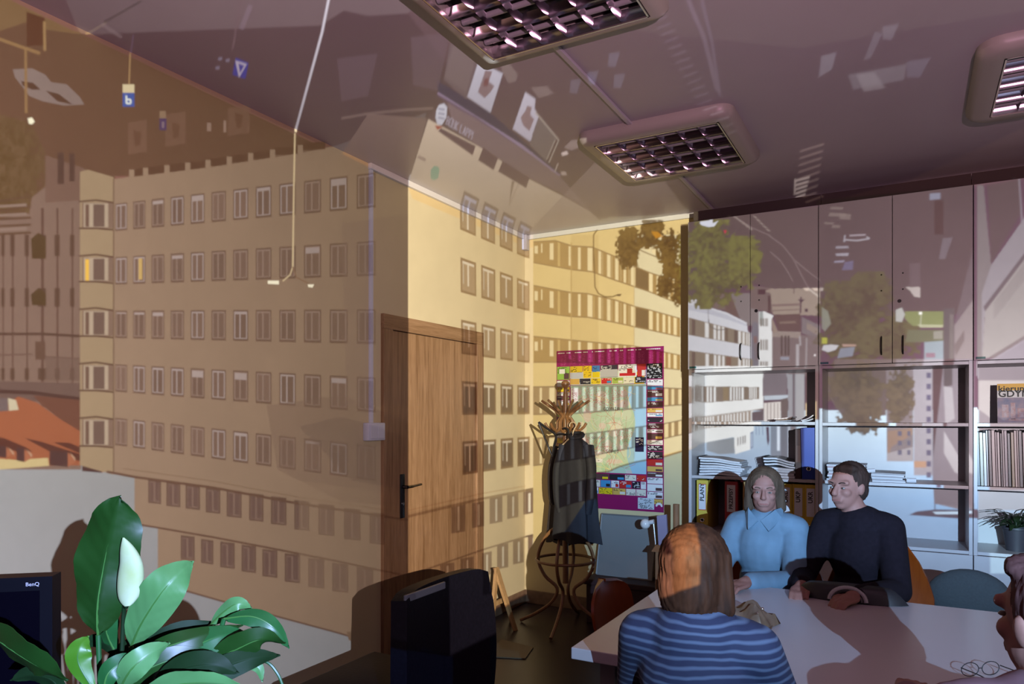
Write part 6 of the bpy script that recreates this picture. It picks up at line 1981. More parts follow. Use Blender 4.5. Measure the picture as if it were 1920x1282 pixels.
M_cover = [mat('grey_cover', (.35, .33, .36), .5), mat('black_cover', (.02, .02, .025), .3), mat('white_cover', (.7, .7, .76), .6)]
zc = ZB + .002
xa, xb = bx(1311), bx(1392)
for i in range(7):
    th = .012; a = xa + random.uniform(-.004, .006); c = xb + random.uniform(-.02, .02)
    spiral_book(a, c, zc, th, .0 + .004 * i, .006, i, 'spiral-bound booklet, %s in the left pile on the middle shelf' % level(i, 7), 'booklets piled at the left of the middle shelf', M_cover[2 if i < 4 else i % 3]); zc += th + .0012
zc = ZB + .002
xa, xb = bx(1432), bx(1500) - .03
for i in range(7):
    th = .013; a = xa + random.uniform(-.006, .006)
    spiral_book(a, xb - .006 * (i % 2), zc, th, .004 * i, .010 * (i > 3), i, 'spiral-bound booklet, %s in the pile beside the brown file case' % level(i, 7), 'booklets piled beside the brown file case', M_cover[1 if i > 3 else 2]); zc += th + .0015
# loose sheets on the top open shelf, unit one
def sheet_pile(name, x0, x1, z, n, label, cat, group, col, lift=0, y0=YC + .04, y1=YC + .25, each=True, th=.006):
    for i in range(n):
        a = x0 + random.uniform(0, .015); c = x1 - random.uniform(0, .02); nn = 8
        zt = z + i * (th + .0008)
        def f(t, i=i): return zt + lift * (t ** 2) * (i + 1) / n
        P = [[(a + (c - a) * k / nn, y, f(k / nn) + th) for k in range(nn + 1)] for y in (y0 + .004 * (i % 3), y1)]
        o = MB().grid(P, th).build(name, col[i % len(col)]); tag(o, label + ', ' + level(i, n), cat, group)
sheet_pile('paper_bundle', bx(1450), bx(1488), 1.4125, 3, 'crumpled paper bundle on top shelf', 'papers', 'papers on the top shelf of the left cabinet', [M_cover[0], mat('brown_paper', (.28, .2, .16), .8), M_paper], lift=.012)
sheet_pile('document_sheet', bx(1500), bx(1527), 1.4125, 2, 'lilac-white document on the top open shelf', 'papers', 'pale papers at the right of the top shelf', [M_paper], lift=.03)
sheet_pile('paper_stack', bx(1549), bx(1622), ZB + .001, 9, 'flat paper file behind the dark-clad person', 'papers', 'paper files piled on the middle shelf', [M_edgepaper, M_cover[0], M_paper, mat('pink_paper', (.55, .42, .45), .8)], y1=YC + .3, th=.0095)
sheet_pile('document_folder', bx(1632), bx(1700), ZB + .001, 6, 'flat folder in the low pile right of the head', 'papers', 'document folders in the low pile', [M_paper, M_cover[0]], y1=YC + .3, th=.008, lift=-.004)
b = MB(); b.ring_tube([(bx(1622), YC + .05, ZB + .06), (bx(1640), YC + .06, ZB + .065)], .012, 8)
b.ring_tube([(bx(1700), YC + .06, ZB + .015), (bx(1718), YC + .06, ZB + .015)], .014, 10)
tag(b.build('paper_roll', M_paper, None, True), 'small white roll lying at the end of the low paper pile', 'paper roll')

# unit three: magazines, cover magazine, plant
x = UX[2] + T + .004; k = 0
cols = [(.02, .03, .04), (.28, .22, .12), (.5, .42, .4), (.42, .36, .36), (.05, .04, .05), (.5, .44, .44), (.36, .3, .32), (.55, .5, .5), (.12, .1, .11), (.45, .4, .42), (.3, .26, .3)]
mi = 0
NTH = ['first', 'second', 'third', 'fourth', 'fifth', 'sixth', 'seventh', 'eighth', 'ninth', 'tenth', 'eleventh', 'twelfth', 'thirteenth', 'fourteenth', 'fifteenth', 'sixteenth', 'seventeenth', 'eighteenth', 'nineteenth', 'twentieth']
while x < .60 and mi < 20:
    wd = random.choice((.007, .010, .012, .006, .014)); hh = random.uniform(.285, .305); c = cols[mi % len(cols)] if mi else (.015, .03, .04)
    root = empty('magazine', (x, YC + .06, ZB), '%s upright magazine from the left in the right cabinet row' % NTH[mi], 'magazine', 'magazines in a row on the right cabinet shelf')
    MB().box(x, x + wd, YC + .045 + .004 * (mi % 4), YC + .26, ZB + .001, ZB + hh, .001).build('cover', mat('magazine_%d' % (mi % len(cols)), c, .35), root)
    MB().box(x + .001, x + wd - .001, YC + .05 + .004 * (mi % 4), YC + .258, ZB + hh + .0001, ZB + hh + .001).build('pages', M_edgepaper, root)
    root.rotation_euler = (0, R(-1.5), 0); x += wd + .0024; mi += 1
o = MB().box(.0, .21, 0, .004, 0, .215, .0008)
p0 = plane_y(1872, 793, 4.66)
mg = empty('display_magazine', (p0.x, 4.66, ZA), 'magazine with yellow masthead reading kierunek GDYNIA on the right shelf', 'magazine')
def mv(b): return b.xf(Matrix.Translation((p0.x, 4.70, ZA + .001)) @ Matrix.Rotation(R(-8), 4, 'X'))
mv(MB().box(.0, .21, 0, .004, 0, .215)).build('cover', mat('magazine_white', (.7, .7, .72), .3), mg)
mv(MB().box(.0005, .2095, -.0008, 0, .178, .2148)).build('masthead', mat('masthead_yellow', (.75, .42, .02), .35), mg)
ph = mv(MB().box(.0005, .2095, -.0008, 0, .002, .138)).build('cover_photo', mat('cover_photo_blue', (.10, .13, .26), .3, noise=.0, scale=28, col2=(.30, .22, .28)), mg)
b = MB()
for (a, z, w2, h2) in ((.02, .03, .03, .07), (.06, .02, .02, .09), (.09, .03, .035, .05), (.14, .02, .02, .08), (.17, .03, .03, .04), (.05, .012, .09, .012)):
    b.box(a, a + w2, -.0013, -.0009, z, z + h2)
mv(b).build('printed_building', mat('cover_photo_red', (.32, .10, .09), .4, scale=40, col2=(.42, .4, .5)), ph)
for s_, zt, xt, sz in (('kierunek', .186, .004, .046), ('GDYNIA', .158, .004, .05)):
    text_mesh('lettering', s_, sz, M_ink, mg, Matrix.Translation((p0.x + xt, 4.6985, ZA + .001)) @ Matrix.Rotation(R(-8), 4, 'X') @ Matrix.Translation((0, -.0005, zt)) @ Matrix.Rotation(R(90), 4, 'X'), .0003, True, 'LEFT')
# potted plant on the right shelf
pp = plane_y(1905, 1028, 4.74)
root = empty('potted_houseplant', (pp.x, 4.74, ZC), 'dark leafy houseplant in a dark pot on the right cabinet shelf', 'plant')
MB().lathe([(.045, .001), (.052, .05), (.062, .115), (.067, .118), (.067, .128), (.060, .128), (.057, .11), (.0, .105)], (pp.x, 4.74, ZC), 20).build('pot', mat('dark_pot', (.05, .045, .06), .5), root, True)
rg = random.Random(8)
M_dk = mat('dark_foliage', (.018, .035, .012), .4)
for i in range(44):
    a = rg.uniform(0, 2 * math.pi); el = rg.uniform(.25, 1.3); ln = rg.uniform(.09, .17)
    base = Vector((pp.x, 4.74, ZC + .12)); dirv = Vector((math.cos(a) * math.cos(el), math.sin(a) * math.cos(el) * .8, math.sin(el)))
    mid = base + dirv * ln * .7; tip = mid + Vector((dirv.x, dirv.y, dirv.z - .9)).normalized() * ln * .45
    c = spline([base, base + dirv * ln * .35, mid, tip], 3); side = dirv.cross(Vector((0, 0, 1))).normalized()
    b = MB(); rows = []
    for j, p in enumerate(c):
        t = j / (len(c) - 1); w2 = .0015 + .013 * max(0, math.sin(math.pi * max(0, (t - .3) / .7))) if t < 1 else .001
        rows.append([p - side * w2, p + Vector((0, 0, .002)), p + side * w2])
    b.grid(rows); b.build('leaf', M_dk, root, True)

# ------------------------------------------------------------------ map poster on the back wall
FONT = {'G': '01110 10001 10000 10111 10001 10001 01110', 'D': '11110 10001 10001 10001 10001 10001 11110', 'Y': '10001 10001 01010 00100 00100 00100 00100',
        'N': '10001 11001 10101 10011 10001 10001 10001', 'I': '01110 00100 00100 00100 00100 00100 01110', 'A': '01110 10001 10001 11111 10001 10001 10001',
        'S': '01111 10000 10000 01110 00001 00001 11110', 'O': '01110 10001 10001 10001 10001 10001 01110', 'P': '11110 10001 10001 11110 10000 10000 10000', 'T': '11111 00100 00100 00100 00100 00100 00100',
        'E': '11111 10000 10000 11110 10000 10000 11111', 'R': '11110 10001 10001 11110 10100 10010 10001', 'K': '10001 10010 10100 11000 10100 10010 10001', 'C': '01111 10000 10000 10000 10000 10000 01111', 'L': '10000 10000 10000 10000 10000 10000 11111'}
def draw_map():
    W, Hh = 720, 1018; im = np.zeros((Hh, W, 3), np.float32); rs = np.random.RandomState(5)
    pur = np.array(srgb(150, 20, 95)); im[:] = pur
    def rect(x0, y0, x1, y1, c): im[int(y0):int(y1), int(x0):int(x1)] = c
    def txt(s_, x, y, k, c):
        for ch in s_:
            if ch in FONT:
                for r, row in enumerate(FONT[ch].split()):
                    for q, bit in enumerate(row):
                        if bit == '1': rect(x + q * k, y + r * k, x + q * k + k, y + r * k + k, c)
            x += 6 * k
    def scrib(x0, y0, x1, y1, c, hgt=3, dens=.6):
        y = y0
        while y + hgt <= y1:
            x = x0
            while x < x1:
                w_ = rs.randint(3, 14)
                if rs.rand() < dens: rect(x, y, min(x + w_, x1), y + hgt, c)
                x += w_ + 2
            y += hgt + 3
    wht = np.array(srgb(235, 235, 235)); blk = np.array(srgb(25, 20, 28))
    for x in range(10, 700, 120): scrib(x, 12, x + 90, 18, wht, 6, .9)              # title band words
    for x in range(8, 712, 22): scrib(x, 30, x + 16, 98, np.array(srgb(190, 80, 140)) if (x // 22) % 3 else np.array(srgb(120, 15, 80)), 2, .7)
    rect(100, 140, 610, 788, np.array(srgb(190, 214, 190)))                        # the map itself
    yy, xx = np.mgrid[0:Hh, 0:W]
    inside = (xx >= 100) & (xx < 610) & (yy >= 140) & (yy < 788)
    sea = inside & (xx > 520 + 26 * np.sin(yy / 60.) - (yy - 140) * .02)
    im[sea] = np.array(srgb(165, 205, 228))
    for _ in range(46):
        cx_, cy_ = rs.randint(110, 500), rs.randint(150, 780); rx_, ry_ = rs.randint(15, 60), rs.randint(12, 50)
        m_ = inside & ~sea & (((xx - cx_) / rx_) ** 2 + ((yy - cy_) / ry_) ** 2 < 1); im[m_] = np.array([srgb(172, 208, 176), srgb(205, 218, 200), srgb(222, 222, 205), srgb(216, 205, 196)][rs.randint(4)])
    for _ in range(150):                                                            # streets
        x, y = rs.randint(110, 520), rs.randint(150, 780); a = rs.rand() * 6.28; c = np.array([srgb(210, 120, 110), srgb(190, 150, 140), srgb(240, 225, 160), srgb(225, 225, 225)][rs.randint(4)])
        for k in range(rs.randint(30, 120)):
            a += rs.randn() * .09; x += math.cos(a) * 1.6; y += math.sin(a) * 1.6
            if 101 < x < 540 and 141 < y < 786: im[int(y):int(y) + 2, int(x):int(x) + 2] = c
            else: break
    for (cx_, cy_) in ((250, 300), (330, 330), (420, 290), (300, 620), (160, 600), (480, 560)):
        for _ in range(90):
            x, y = cx_ + rs.randn() * 38, cy_ + rs.randn() * 28
            if 104 < x < 520 and 144 < y < 780: rect(x, y, x + 4, y + 4, np.array(srgb(205, 130, 125)))
    txt('GDYNIA', 330, 372, 3, np.array(srgb(60, 40, 60))); txt('SOPOT', 345, 642, 3, np.array(srgb(60, 40, 60)))
    txt('GDYNIA', 250, 560, 2, np.array(srgb(90, 70, 90)))
    rect(530, 152, 598, 236, np.array(srgb(235, 200, 20))); rect(544, 172, 584, 200, np.array(srgb(50, 40, 30)))
    rect(538, 560, 594, 650, np.array(srgb(30, 25, 60))); scrib(544, 566, 588, 610, wht, 3, .5)
    rect(104, 152, 190, 226, np.array(srgb(205, 215, 222))); scrib(110, 158, 180, 176, blk, 4, .6); rect(126, 186, 176, 210, np.array(srgb(60, 90, 130)))
    rect(104, 246, 152, 330, wht); scrib(108, 250, 148, 326, np.array(srgb(170, 60, 80)), 3, .4)
    rect(266, 700, 322, 724, wht); scrib(270, 704, 318, 720, blk, 3, .4)
    pal = [srgb(235, 205, 30), srgb(230, 230, 232), srgb(40, 35, 45), srgb(200, 45, 40), srgb(70, 150, 200), srgb(220, 180, 90), srgb(235, 235, 235), srgb(90, 60, 60), srgb(170, 190, 90), srgb(230, 225, 210)]
    def ad(x0, y0, x1, y1, c=None):
        c = np.array(pal[rs.randint(len(pal))] if c is None else c); rect(x0, y0, x1, y1, c)
        ink = blk if c.mean() > .25 else wht
        if rs.rand() < .7: scrib(x0 + 4, y0 + 4, x0 + (x1 - x0) * rs.uniform(.5, .95), y0 + (y1 - y0) * .5, ink, 4, .6)
        if rs.rand() < .7: rect(x0 + (x1 - x0) * .55, y0 + (y1 - y0) * .5, x1 - 4, y1 - 4, np.array(pal[rs.randint(len(pal))]))
        else: scrib(x0 + 4, y0 + (y1 - y0) * .55, x1 - 4, y1 - 3, ink, 3, .4)
    for (x0, x1, c) in ((4, 94, srgb(150, 195, 80)), (98, 186, srgb(230, 200, 30)), (190, 248, srgb(240, 205, 20)), (252, 304, srgb(70, 130, 200)), (308, 424, srgb(60, 50, 65)), (428, 548, srgb(235, 235, 238)), (552, 606, srgb(190, 50, 45)), (612, 712, srgb(25, 25, 28))):
        ad(x0, 104, x1, 190 if x0 < 90 else 182 if x0 < 600 else 198, c)
    rect(20, 120, 60, 150, wht)
    rect(98, 145, 186, 182, np.array(srgb(200, 205, 220))); rect(308, 132, 424, 180, np.array(srgb(190, 190, 195))); rect(252, 145, 304, 182, np.array(srgb(235, 210, 20)))
    rect(436, 158, 540, 176, np.array(srgb(200, 40, 50))); rect(486, 130, 520, 160, np.array(srgb(180, 40, 40)))
    scrib(618, 110, 700, 160, wht, 5, .5)
    x = 98
    for w_ in (66, 72, 66, 70, 72, 70, 82): ad(x, 186, min(x + w_, 608), 222); x += w_ + 4
    rect(100, 226, 610, 229, pur); rect(100, 226, 102, 790, np.array(srgb(110, 10, 60)))
    im[229:240, 100:610] = np.array(srgb(190, 214, 190))
    y = 196
    while y < 850: h_ = rs.randint(22, 44); ad(4, y, 94, y + h_); y += h_ + 4
    y = 204
    while y < 960: h_ = rs.randint(20, 46); ad(616, y, 714, y + h_); y += h_ + 4
    y = 796
    for h_ in (36, 44, 40):
        x = 4 if y > 840 else 100
        while x < 606: w_ = rs.randint(48, 120); ad(x, y, min(x + w_, 608), y + h_); x += w_ + 4
        y += h_ + 4
    rect(556, 934, 660, 1004, np.array(srgb(205, 215, 225))); scrib(562, 940, 650, 1000, blk, 4, .5)
    m_ = ((xx - 690) ** 2 + (yy - 980) ** 2 < 22 ** 2) & ((xx - 690) ** 2 + (yy - 984) ** 2 > 12 ** 2) & (yy < 984); im[m_] = wht
    out = np.ones((Hh, W, 4), np.float32); out[..., :3] = im[::-1] * DIM
    img = bpy.data.images.new('city_map_print', W, Hh, float_buffer=True); img.colorspace_settings.name = 'Linear Rec.709'
    img.pixels.foreach_set(out.ravel()); img.update(); img.pack(); return img
mp_ = bpy.data.materials.new('map_print'); mp_.use_nodes = True
tx = mp_.node_tree.nodes.new('ShaderNodeTexImage'); tx.image = draw_map(); bs = mp_.node_tree.nodes['Principled BSDF']
mp_.node_tree.links.new(tx.outputs[0], bs.inputs['Base Color']); bs.inputs['Roughness'].default_value = .35
mx0, mx1, mz0, mz1 = -2.365, -1.53, .768, 1.942
o = MB().box(mx0, mx1, YB - .004, YB - .001, mz0, mz1).build('wall_map', mp_)
uv = o.data.uv_layers.new(name='UVMap')
for lp in o.data.loops:
    co = o.data.vertices[lp.vertex_index].co; uv.data[lp.index].uv = ((co.x - mx0) / (mx1 - mx0), (co.z - mz0) / (mz1 - mz0))
tag(o, 'purple-edged city map poster with advertisements, labelled GDYNIA, on the back wall', 'map')

# ------------------------------------------------------------------ table
tb = empty('meeting_table', (.2, 2.52, 0), 'long white meeting table with people around it', 'table')
TX0, TX1, TY0, TY1 = -.895, 1.75, 1.98, 3.07
M_table = mat('white_table_laminate', (.66, .62, .66), .28, noise=.015, scale=5)
MB().box(TX0, TX1, TY0, TY1, .715, .75, .003).build('tabletop', M_table, tb)
for x_ in (TX0 + .09, TX1 - .09):
    for y_ in (TY0 + .09, TY1 - .09): MB().box(x_ - .025, x_ + .025, y_ - .025, y_ + .025, 0, .715, .004).build('leg', mat('grey_table_leg', (.3, .3, .32), .4, metal=.5), tb)
b = MB(); b.box(TX0 + .11, TX1 - .11, TY0 + .08, TY0 + .10, .65, .713); b.box(TX0 + .11, TX1 - .11, TY1 - .10, TY1 - .08, .65, .713); b.build('apron', MATS['grey_table_leg'], tb)

# ------------------------------------------------------------------ chairs
def shell_chair(x, y, rz, label, top=.80, m=None, name='plywood_chair', grp='orange plywood shell chairs'):
    """seat faces local +y, origin under the seat"""
    Mx = Matrix.Translation((x, y, 0)) @ Matrix.Rotation(R(rz), 4, 'Z'); m = m or M_orange
    root = empty(name, (x, y, 0), label, 'chair', grp)
    b = MB(); rows = []; n = 22; k = 12
    cl = spline([(0, .22, .43), (0, .18, .452), (0, .0, .44), (0, -.15, .445), (0, -.205, .49), (0, -.225, .58), (0, -.25, .70), (0, -.275, top)], 4)
    for i, p in enumerate(cl):
        t = i / (len(cl) - 1)
        if t < .45: hw = .205 * (1 - .25 * (1 - min(1, t / .08)) ** 2)
        elif t < .6: hw = .205 - .06 * math.sin((t - .45) / .15 * math.pi / 2)
        else:
            q = (t - .6) / .4; hw = .145 + .07 * math.sin(min(1, q / .45) * math.pi / 2)
            if q > .55: hw *= math.sqrt(max(.0, 1 - ((q - .55) / .45) ** 2)) * .86 + .14 * (1 - (q - .55) / .45)
            hw = max(hw, .01)
        rows.append([Mx @ Vector((hw * (2 * j / k - 1), p.y + (.03 if t > .55 else 0) * (2 * j / k - 1) ** 2, p.z + (.012 * (2 * j / k - 1) ** 2 if t < .45 else 0))) for j in range(k + 1)])
    b.grid(rows, .011); b.build('seat_shell', m, root, True)
    ch = mat('chrome_tube', (.55, .55, .57), .15, metal=1)
    for sx in (-1, 1):
        for (ty, by) in ((.13, .20), (-.13, -.22)):
            b = MB(); b.ring_tube([Mx @ Vector(q) for q in ((sx * .10, ty * .5, .42), (sx * .155, ty, .415), (sx * .175, ty * 1.1, .38), (sx * .205, by, .0))], .010, 8); b.build('leg', ch, root, True)
    return root
shell_chair(-.86, 2.78, -90, 'orange plywood chair at the left end of the table', .775)
shell_chair(-.13, 3.36, 180, 'orange plywood chair with the person in the dark jumper on it', .935)
shell_chair(-.575, 3.44, 180, 'orange plywood chair under the person in the light blue shirt', .80)
shell_chair(-.44, 1.62, 0, 'orange plywood chair under the person in the striped blouse', .80)
shell_chair(.26, 1.40, 10, 'orange plywood chair under the person at the right edge', .80)

# grey padded chair behind the table at the right
gx = plane_y(1818, 1100, 3.62)
root = empty('grey_chair', (gx.x, 3.5, 0), 'grey round-backed padded chair in front of the right cabinet', 'chair')
M_grey = mat('grey_fabric', (.045, .058, .066), .85, noise=.1, scale=120, bump=.2)
b = MB(); rows = []
for i in range(13):
    a = math.pi * i / 12
    rows.append([Vector((gx.x + .135 * -math.cos(a) * q, 3.66 - .03 * (1 - q) , .64 + .165 * math.sin(a) * q)) for q in [j / 6 for j in range(7)]])
bm = bmesh.new(); bmesh.ops.create_uvsphere(bm, u_segments=24, v_segments=14, radius=1)
for v in bm.verts: v.co = (gx.x + v.co.x * .16, 3.68 + v.co.y * .05, .66 + v.co.z * .125)
b = MB(); b.add_bm(bm); b.build('backrest', M_grey, root, True)
MB().box(gx.x - .2, gx.x + .2, 3.25, 3.64, .40, .47, .03).build('seat', M_grey, root, True)
b = MB(); b.ring_tube([(gx.x, 3.70, .60), (gx.x, 3.70, .44), (gx.x, 3.5, .39)], .014, 8); b.build('back_post', M_black, root, True)
for sx in (-.17, .17):
    for yy_ in (3.28, 3.62): MB().ring_tube([(gx.x + sx * .9, yy_, .41), (gx.x + sx, yy_, 0)], .011, 8).build('leg', M_black, root, True)

# black padded chair by the door, back towards the left wall
root = empty('black_office_chair', (-1.62, 2.05, 0), 'black high-backed chair standing before the brown door', 'chair')
M_leather = mat('black_leather', (.0025, .002, .004), .42, noise=.2, scale=90, bump=.15, spec=.12)
b = MB(); rows = []
for i in range(15):
    t = i / 14; z = .30 + .59 * t; hw = .25 * (1 + .10 * math.sin(math.pi * (1 - t)) - .02 * t); y0 = 2.045
    row = []
    for j in range(13):
        q = 2 * j / 12 - 1
        zz_ = z - (.020 * (abs(q) ** 8) * (t > .8))
        row.append(Vector((-1.405 + .035 * q * q + .02 * math.sin(math.pi * t), y0 + hw * q, zz_)))
    rows.append(row)
b.grid(rows, .055); b.build('backrest', M_leather, root, True)
MB().box(-1.385, -1.375, 1.80, 2.02, .862, .886, .003).build('highlight_strip', mat('highlight_grey', (.07, .08, .10), .3), root)  # grey strip painted in as the highlight on the backrest's top edge
MB().box(-1.92, -1.44, 1.80, 2.30, .40, .50, .035).build('seat', M_leather, root, True)
MB().ring_tube([(-1.66, 2.05, .42), (-1.66, 2.05, .10)], .028, 12).build('gas_column', M_blackm, root, True)
for k in range(5):
    a = R(72 * k + 20); e = Vector((-1.66 + .28 * math.cos(a), 2.05 + .28 * math.sin(a), .07))
    MB().ring_tube([(-1.66, 2.05, .11), e], [.026, .016], 8).build('base_arm', M_black, root, True)
    MB().ring_tube([e + Vector((0, -.02, -.04)), e + Vector((0, .02, -.04))], .03, 12).build('castor', M_black, root, True)

# folding step ladder leaning by the door wall (light wood)
def bar(b, p, q, w_, d_):
    p = Vector(p); q = Vector(q); dv = (q - p).normalized(); side = dv.cross(Vector((1, 0, 0))).normalized()
    o4 = []
    for (s1, s2) in ((-1, -1), (1, -1), (1, 1), (-1, 1)): o4.append(p + side * (w_ / 2 * s1) + Vector((1, 0, 0)) * (d_ / 2 * s2))
    b.prism(o4, q - p)
es = empty('wooden_trestle', (-2.42, 4.3, 0), 'small light wooden trestle standing against the left wall by the corner', 'trestle')
M_pine = wood('pale_pine', (.40, .22, .08), (.58, .36, .15), sc=2)
topz = .60
for (ya, za_, yb) in ((4.29, .40, 4.17), (4.29, .40, 4.46)):
    b = MB(); bar(b, (-2.50, ya, za_), (-2.47, yb, .001), .035, .02); b.build('leg', M_pine, es)
b = MB(); bar(b, (-2.485, 4.235, .17), (-2.485, 4.38, .17), .03, .016); b.build('rung', M_pine, es)
b = MB(); bar(b, (-2.51, 4.29, .405), (-2.34, 4.27, .0012), .035, .02); b.build('leg', M_pine, es)

# ------------------------------------------------------------------ coat rack
rx, ry = -2.085, 4.52
cr = empty('coat_rack', (rx, ry, 0), 'bentwood coat rack with curved hooks before the map poster', 'coat rack')
MB().ring_tube([(rx, ry, .30), (rx, ry, .8), (rx, ry, 1.3), (rx, ry, 1.60)], [.021, .021, .02, .017], 14).build('pole', M_rack, cr, True)
MB().lathe([(.008, 0), (.016, .015), (.012, .04), (.014, .055), (.026, .07), (.030, .085), (.024, .10), (.008, .108)], (rx, ry, 1.585), 16).build('knob', M_rack, cr, True)
for k in range(6):
    a = R(60 * k + 12); d2 = Vector((math.cos(a), math.sin(a), 0)); z = Vector((0, 0, 1)); c0 = Vector((rx, ry, 0))
    def q(r_, zz_): return c0 + d2 * r_ + z * zz_
    b = MB(); b.ring_tube(spline([q(.022, 1.34), q(.05, 1.375), q(.045, 1.42), q(.03, 1.45), q(.08, 1.495), q(.17, 1.555)], 5), [.011] * 20 + [.010, .010, .010, .009, .009, .008], 8)
    b.build('upper_hook', M_rack, cr, True)
    b = MB(); b.ring_tube(spline([q(.022, 1.44), q(.055, 1.41), q(.06, 1.365), q(.085, 1.345), q(.125, 1.37), q(.145, 1.40)], 5), .0095, 8)
    b.build('lower_hook', M_rack, cr, True)
rgp = [(rx + .20 * math.cos(t), ry + .20 * math.sin(t), .46) for t in [2 * math.pi * i / 32 for i in range(33)]]
MB().ring_tube(rgp, .010, 8, cap=False).build('umbrella_ring', M_rack, cr, True)
for k in range(4):
    a = R(90 * k + 8); d2 = Vector((math.cos(a), math.sin(a), 0)); c0 = Vector((rx, ry, 0))
    def q(r_, zz_): return c0 + d2 * r_ + Vector((0, 0, zz_))
    MB().ring_tube(spline([q(.02, .62), q(.06, .68), q(.15, .60), q(.20, .46), q(.15, .34), q(.06, .26), q(.10, .16), q(.22, .07), q(.33, .012)], 4), .012, 8).build('leg', M_rack, cr, True)
# black hanger on the left hooks
def hanger(name, hx, hy, hz, wdt, drop, m, label, ang, rad=.005, tiltx=0):
    root = empty(name, (hx, hy, hz), label, 'hanger')
    Mx = Matrix.Translation((hx, hy, hz)) @ Matrix.Rotation(R(ang), 4, 'Z') @ Matrix.Rotation(R(tiltx), 4, 'Y')
    hk = [Mx @ Vector(v) for v in arc((0, 0, 0), .022, 200, -60, 10)] + [Mx @ Vector((0, 0, -.05)), Mx @ Vector((0, 0, -.075))]
    MB().ring_tube(hk, rad * .8, 8).build('hook', m, root, True)
    MB().ring_tube([Mx @ Vector(v) for v in spline([(-wdt / 2, 0, -.075 - drop), (-wdt * .25, 0, -.075 - drop * .45), (0, 0, -.07), (wdt * .25, 0, -.075 - drop * .45), (wdt / 2, 0, -.075 - drop)], 5)], rad, 8).build('shoulder_bar', m, root, True)
    MB().ring_tube([Mx @ Vector((-wdt / 2, 0, -.075 - drop)), Mx @ Vector((wdt / 2, 0, -.075 - drop))], rad * .8, 8).build('trouser_bar', m, root, True)
    return root
hanger('black_hanger', rx + .045, ry - .10, 1.345, .25, .07, M_black, 'black plastic hanger hooked on the left of the coat rack', 20, .0085, tiltx=68)
hanger('wooden_hanger', rx + .105, ry - .11, 1.385, .20, .085, wood('light_hanger', (.45, .33, .2), (.6, .46, .3), sc=2), 'light wooden hanger at the top of the dark coat', 30, .0055)
# coats
def coat(name, cx, cy, ztop, zbot, w0, w1, dpt, m, label, seed, shift=0, lean=(0, 0)):
    rs = random.Random(seed); root = empty(name, (cx, cy, ztop), label, 'coat'); b = MB(); n = 40; rows = []; ph = [rs.uniform(0, 6.28) for _ in range(6)]
    L_ = 22
    for i in range(L_ + 1):
        t = i / L_; z = ztop + (zbot - ztop) * t
        w_ = .02 + (w0 - .02) * min(1, (t / .12)) ** .6 + (w1 - w0) * t; dd = dpt * (.35 + .65 * min(1, t / .2))
        row = []
        for j in range(n + 1):
            a = 2 * math.pi * j / n
            f = 1 + (.03 + .13 * t) * math.sin(5 * a + ph[0] + t) + (.02 + .07 * t) * math.sin(9 * a + ph[1] - 1.5 * t)
            row.append(Vector((cx + lean[0] * t + w_ * math.cos(a) * f, cy + lean[1] * t + dd * math.sin(a) * f, z + .012 * t * math.sin(4 * a + ph[2]) - (.03 * abs(math.cos(a)) * (1 - t) if t < .3 else 0))))
        rows.append(row)
    b.grid(rows, .004); b.build('body', m, root, True)
    for sg in (-1, 1):
        b = MB(); sh = Vector((cx + sg * w0 * .86, cy, ztop - .08)); pts = spline([sh, sh + Vector((sg * .035, -.03, -.16)), sh + Vector((sg * .03, -.045, -.34)), sh + Vector((sg * .015, -.04, -.50 + .06 * seed % .1))], 6)
        b.ring_tube(pts, [.048 - .001 * i for i in range(len(pts))], 14, flat=.75); b.build('sleeve', m, root, True)
    MB().ring_tube(arc((cx, cy, ztop - .012), .045, 0, 360, 16, (1, 0, 0), (0, .8, .35)), .014, 8, cap=False).build('collar', m, root, True)
    return root
M_coat = mat('navy_coat_cloth', (.008, .009, .018), .8, noise=.2, scale=70, bump=.1)
M_coat2 = mat('charcoal_coat_cloth', (.030, .022, .028), .8, noise=.2, scale=70, bump=.1)
coat('dark_coat', rx + .135, ry - .12, 1.33, .62, .10, .16, .075, M_coat, 'long dark navy coat hanging on the right front of the coat rack', 1)
coat('charcoal_coat', rx - .01, ry + .10, 1.31, .56, .10, .155, .07, M_coat2, 'charcoal coat hanging behind the navy coat on the rack', 5)
# dark box below the rack
bb = empty('storage_box', (-1.75, 4.8, 0), 'dark maroon storage box on the floor against the back wall', 'box')
M_mar = mat('maroon_card', (.045, .012, .015), .6, noise=.15, scale=20)
MB().box(-2.00, -1.50, 4.68, 4.93, 0, .27, .006).build('body', M_mar, bb)
MB().box(-2.015, -1.485, 4.665, 4.94, .27, .31, .006).build('lid', M_mar, bb)

# grey whiteboard-like panel leaning under the map, with a wall bulb-like knob
pn = empty('leaning_board', (-1.85, 4.9, .0), 'glossy grey board leaning on the wall below the map, on the dark box', 'board')
x0_, x1_ = plane_y(1122, 1000, 4.86).x, plane_y(1226, 1000, 4.86).x
b = MB(); b.prism([(x0_, 4.82, .312), (x1_, 4.82, .312), (x1_, 4.93, .735), (x0_, 4.93, .735)], (0, .012, .003)); b.build('face', mat('glossy_grey_board', (.26, .28, .29), .18), pn)
b = MB()
for p, q in (((x0_, 4.818, .318), (x0_, 4.928, .735)), ((x1_, 4.818, .318), (x1_, 4.928, .735)), ((x0_, 4.928, .735), (x1_, 4.928, .735))): b.ring_tube([p, q], .006, 6)
b.build('edge_strip', mat('grey_strip', (.2, .2, .2), .4), pn)

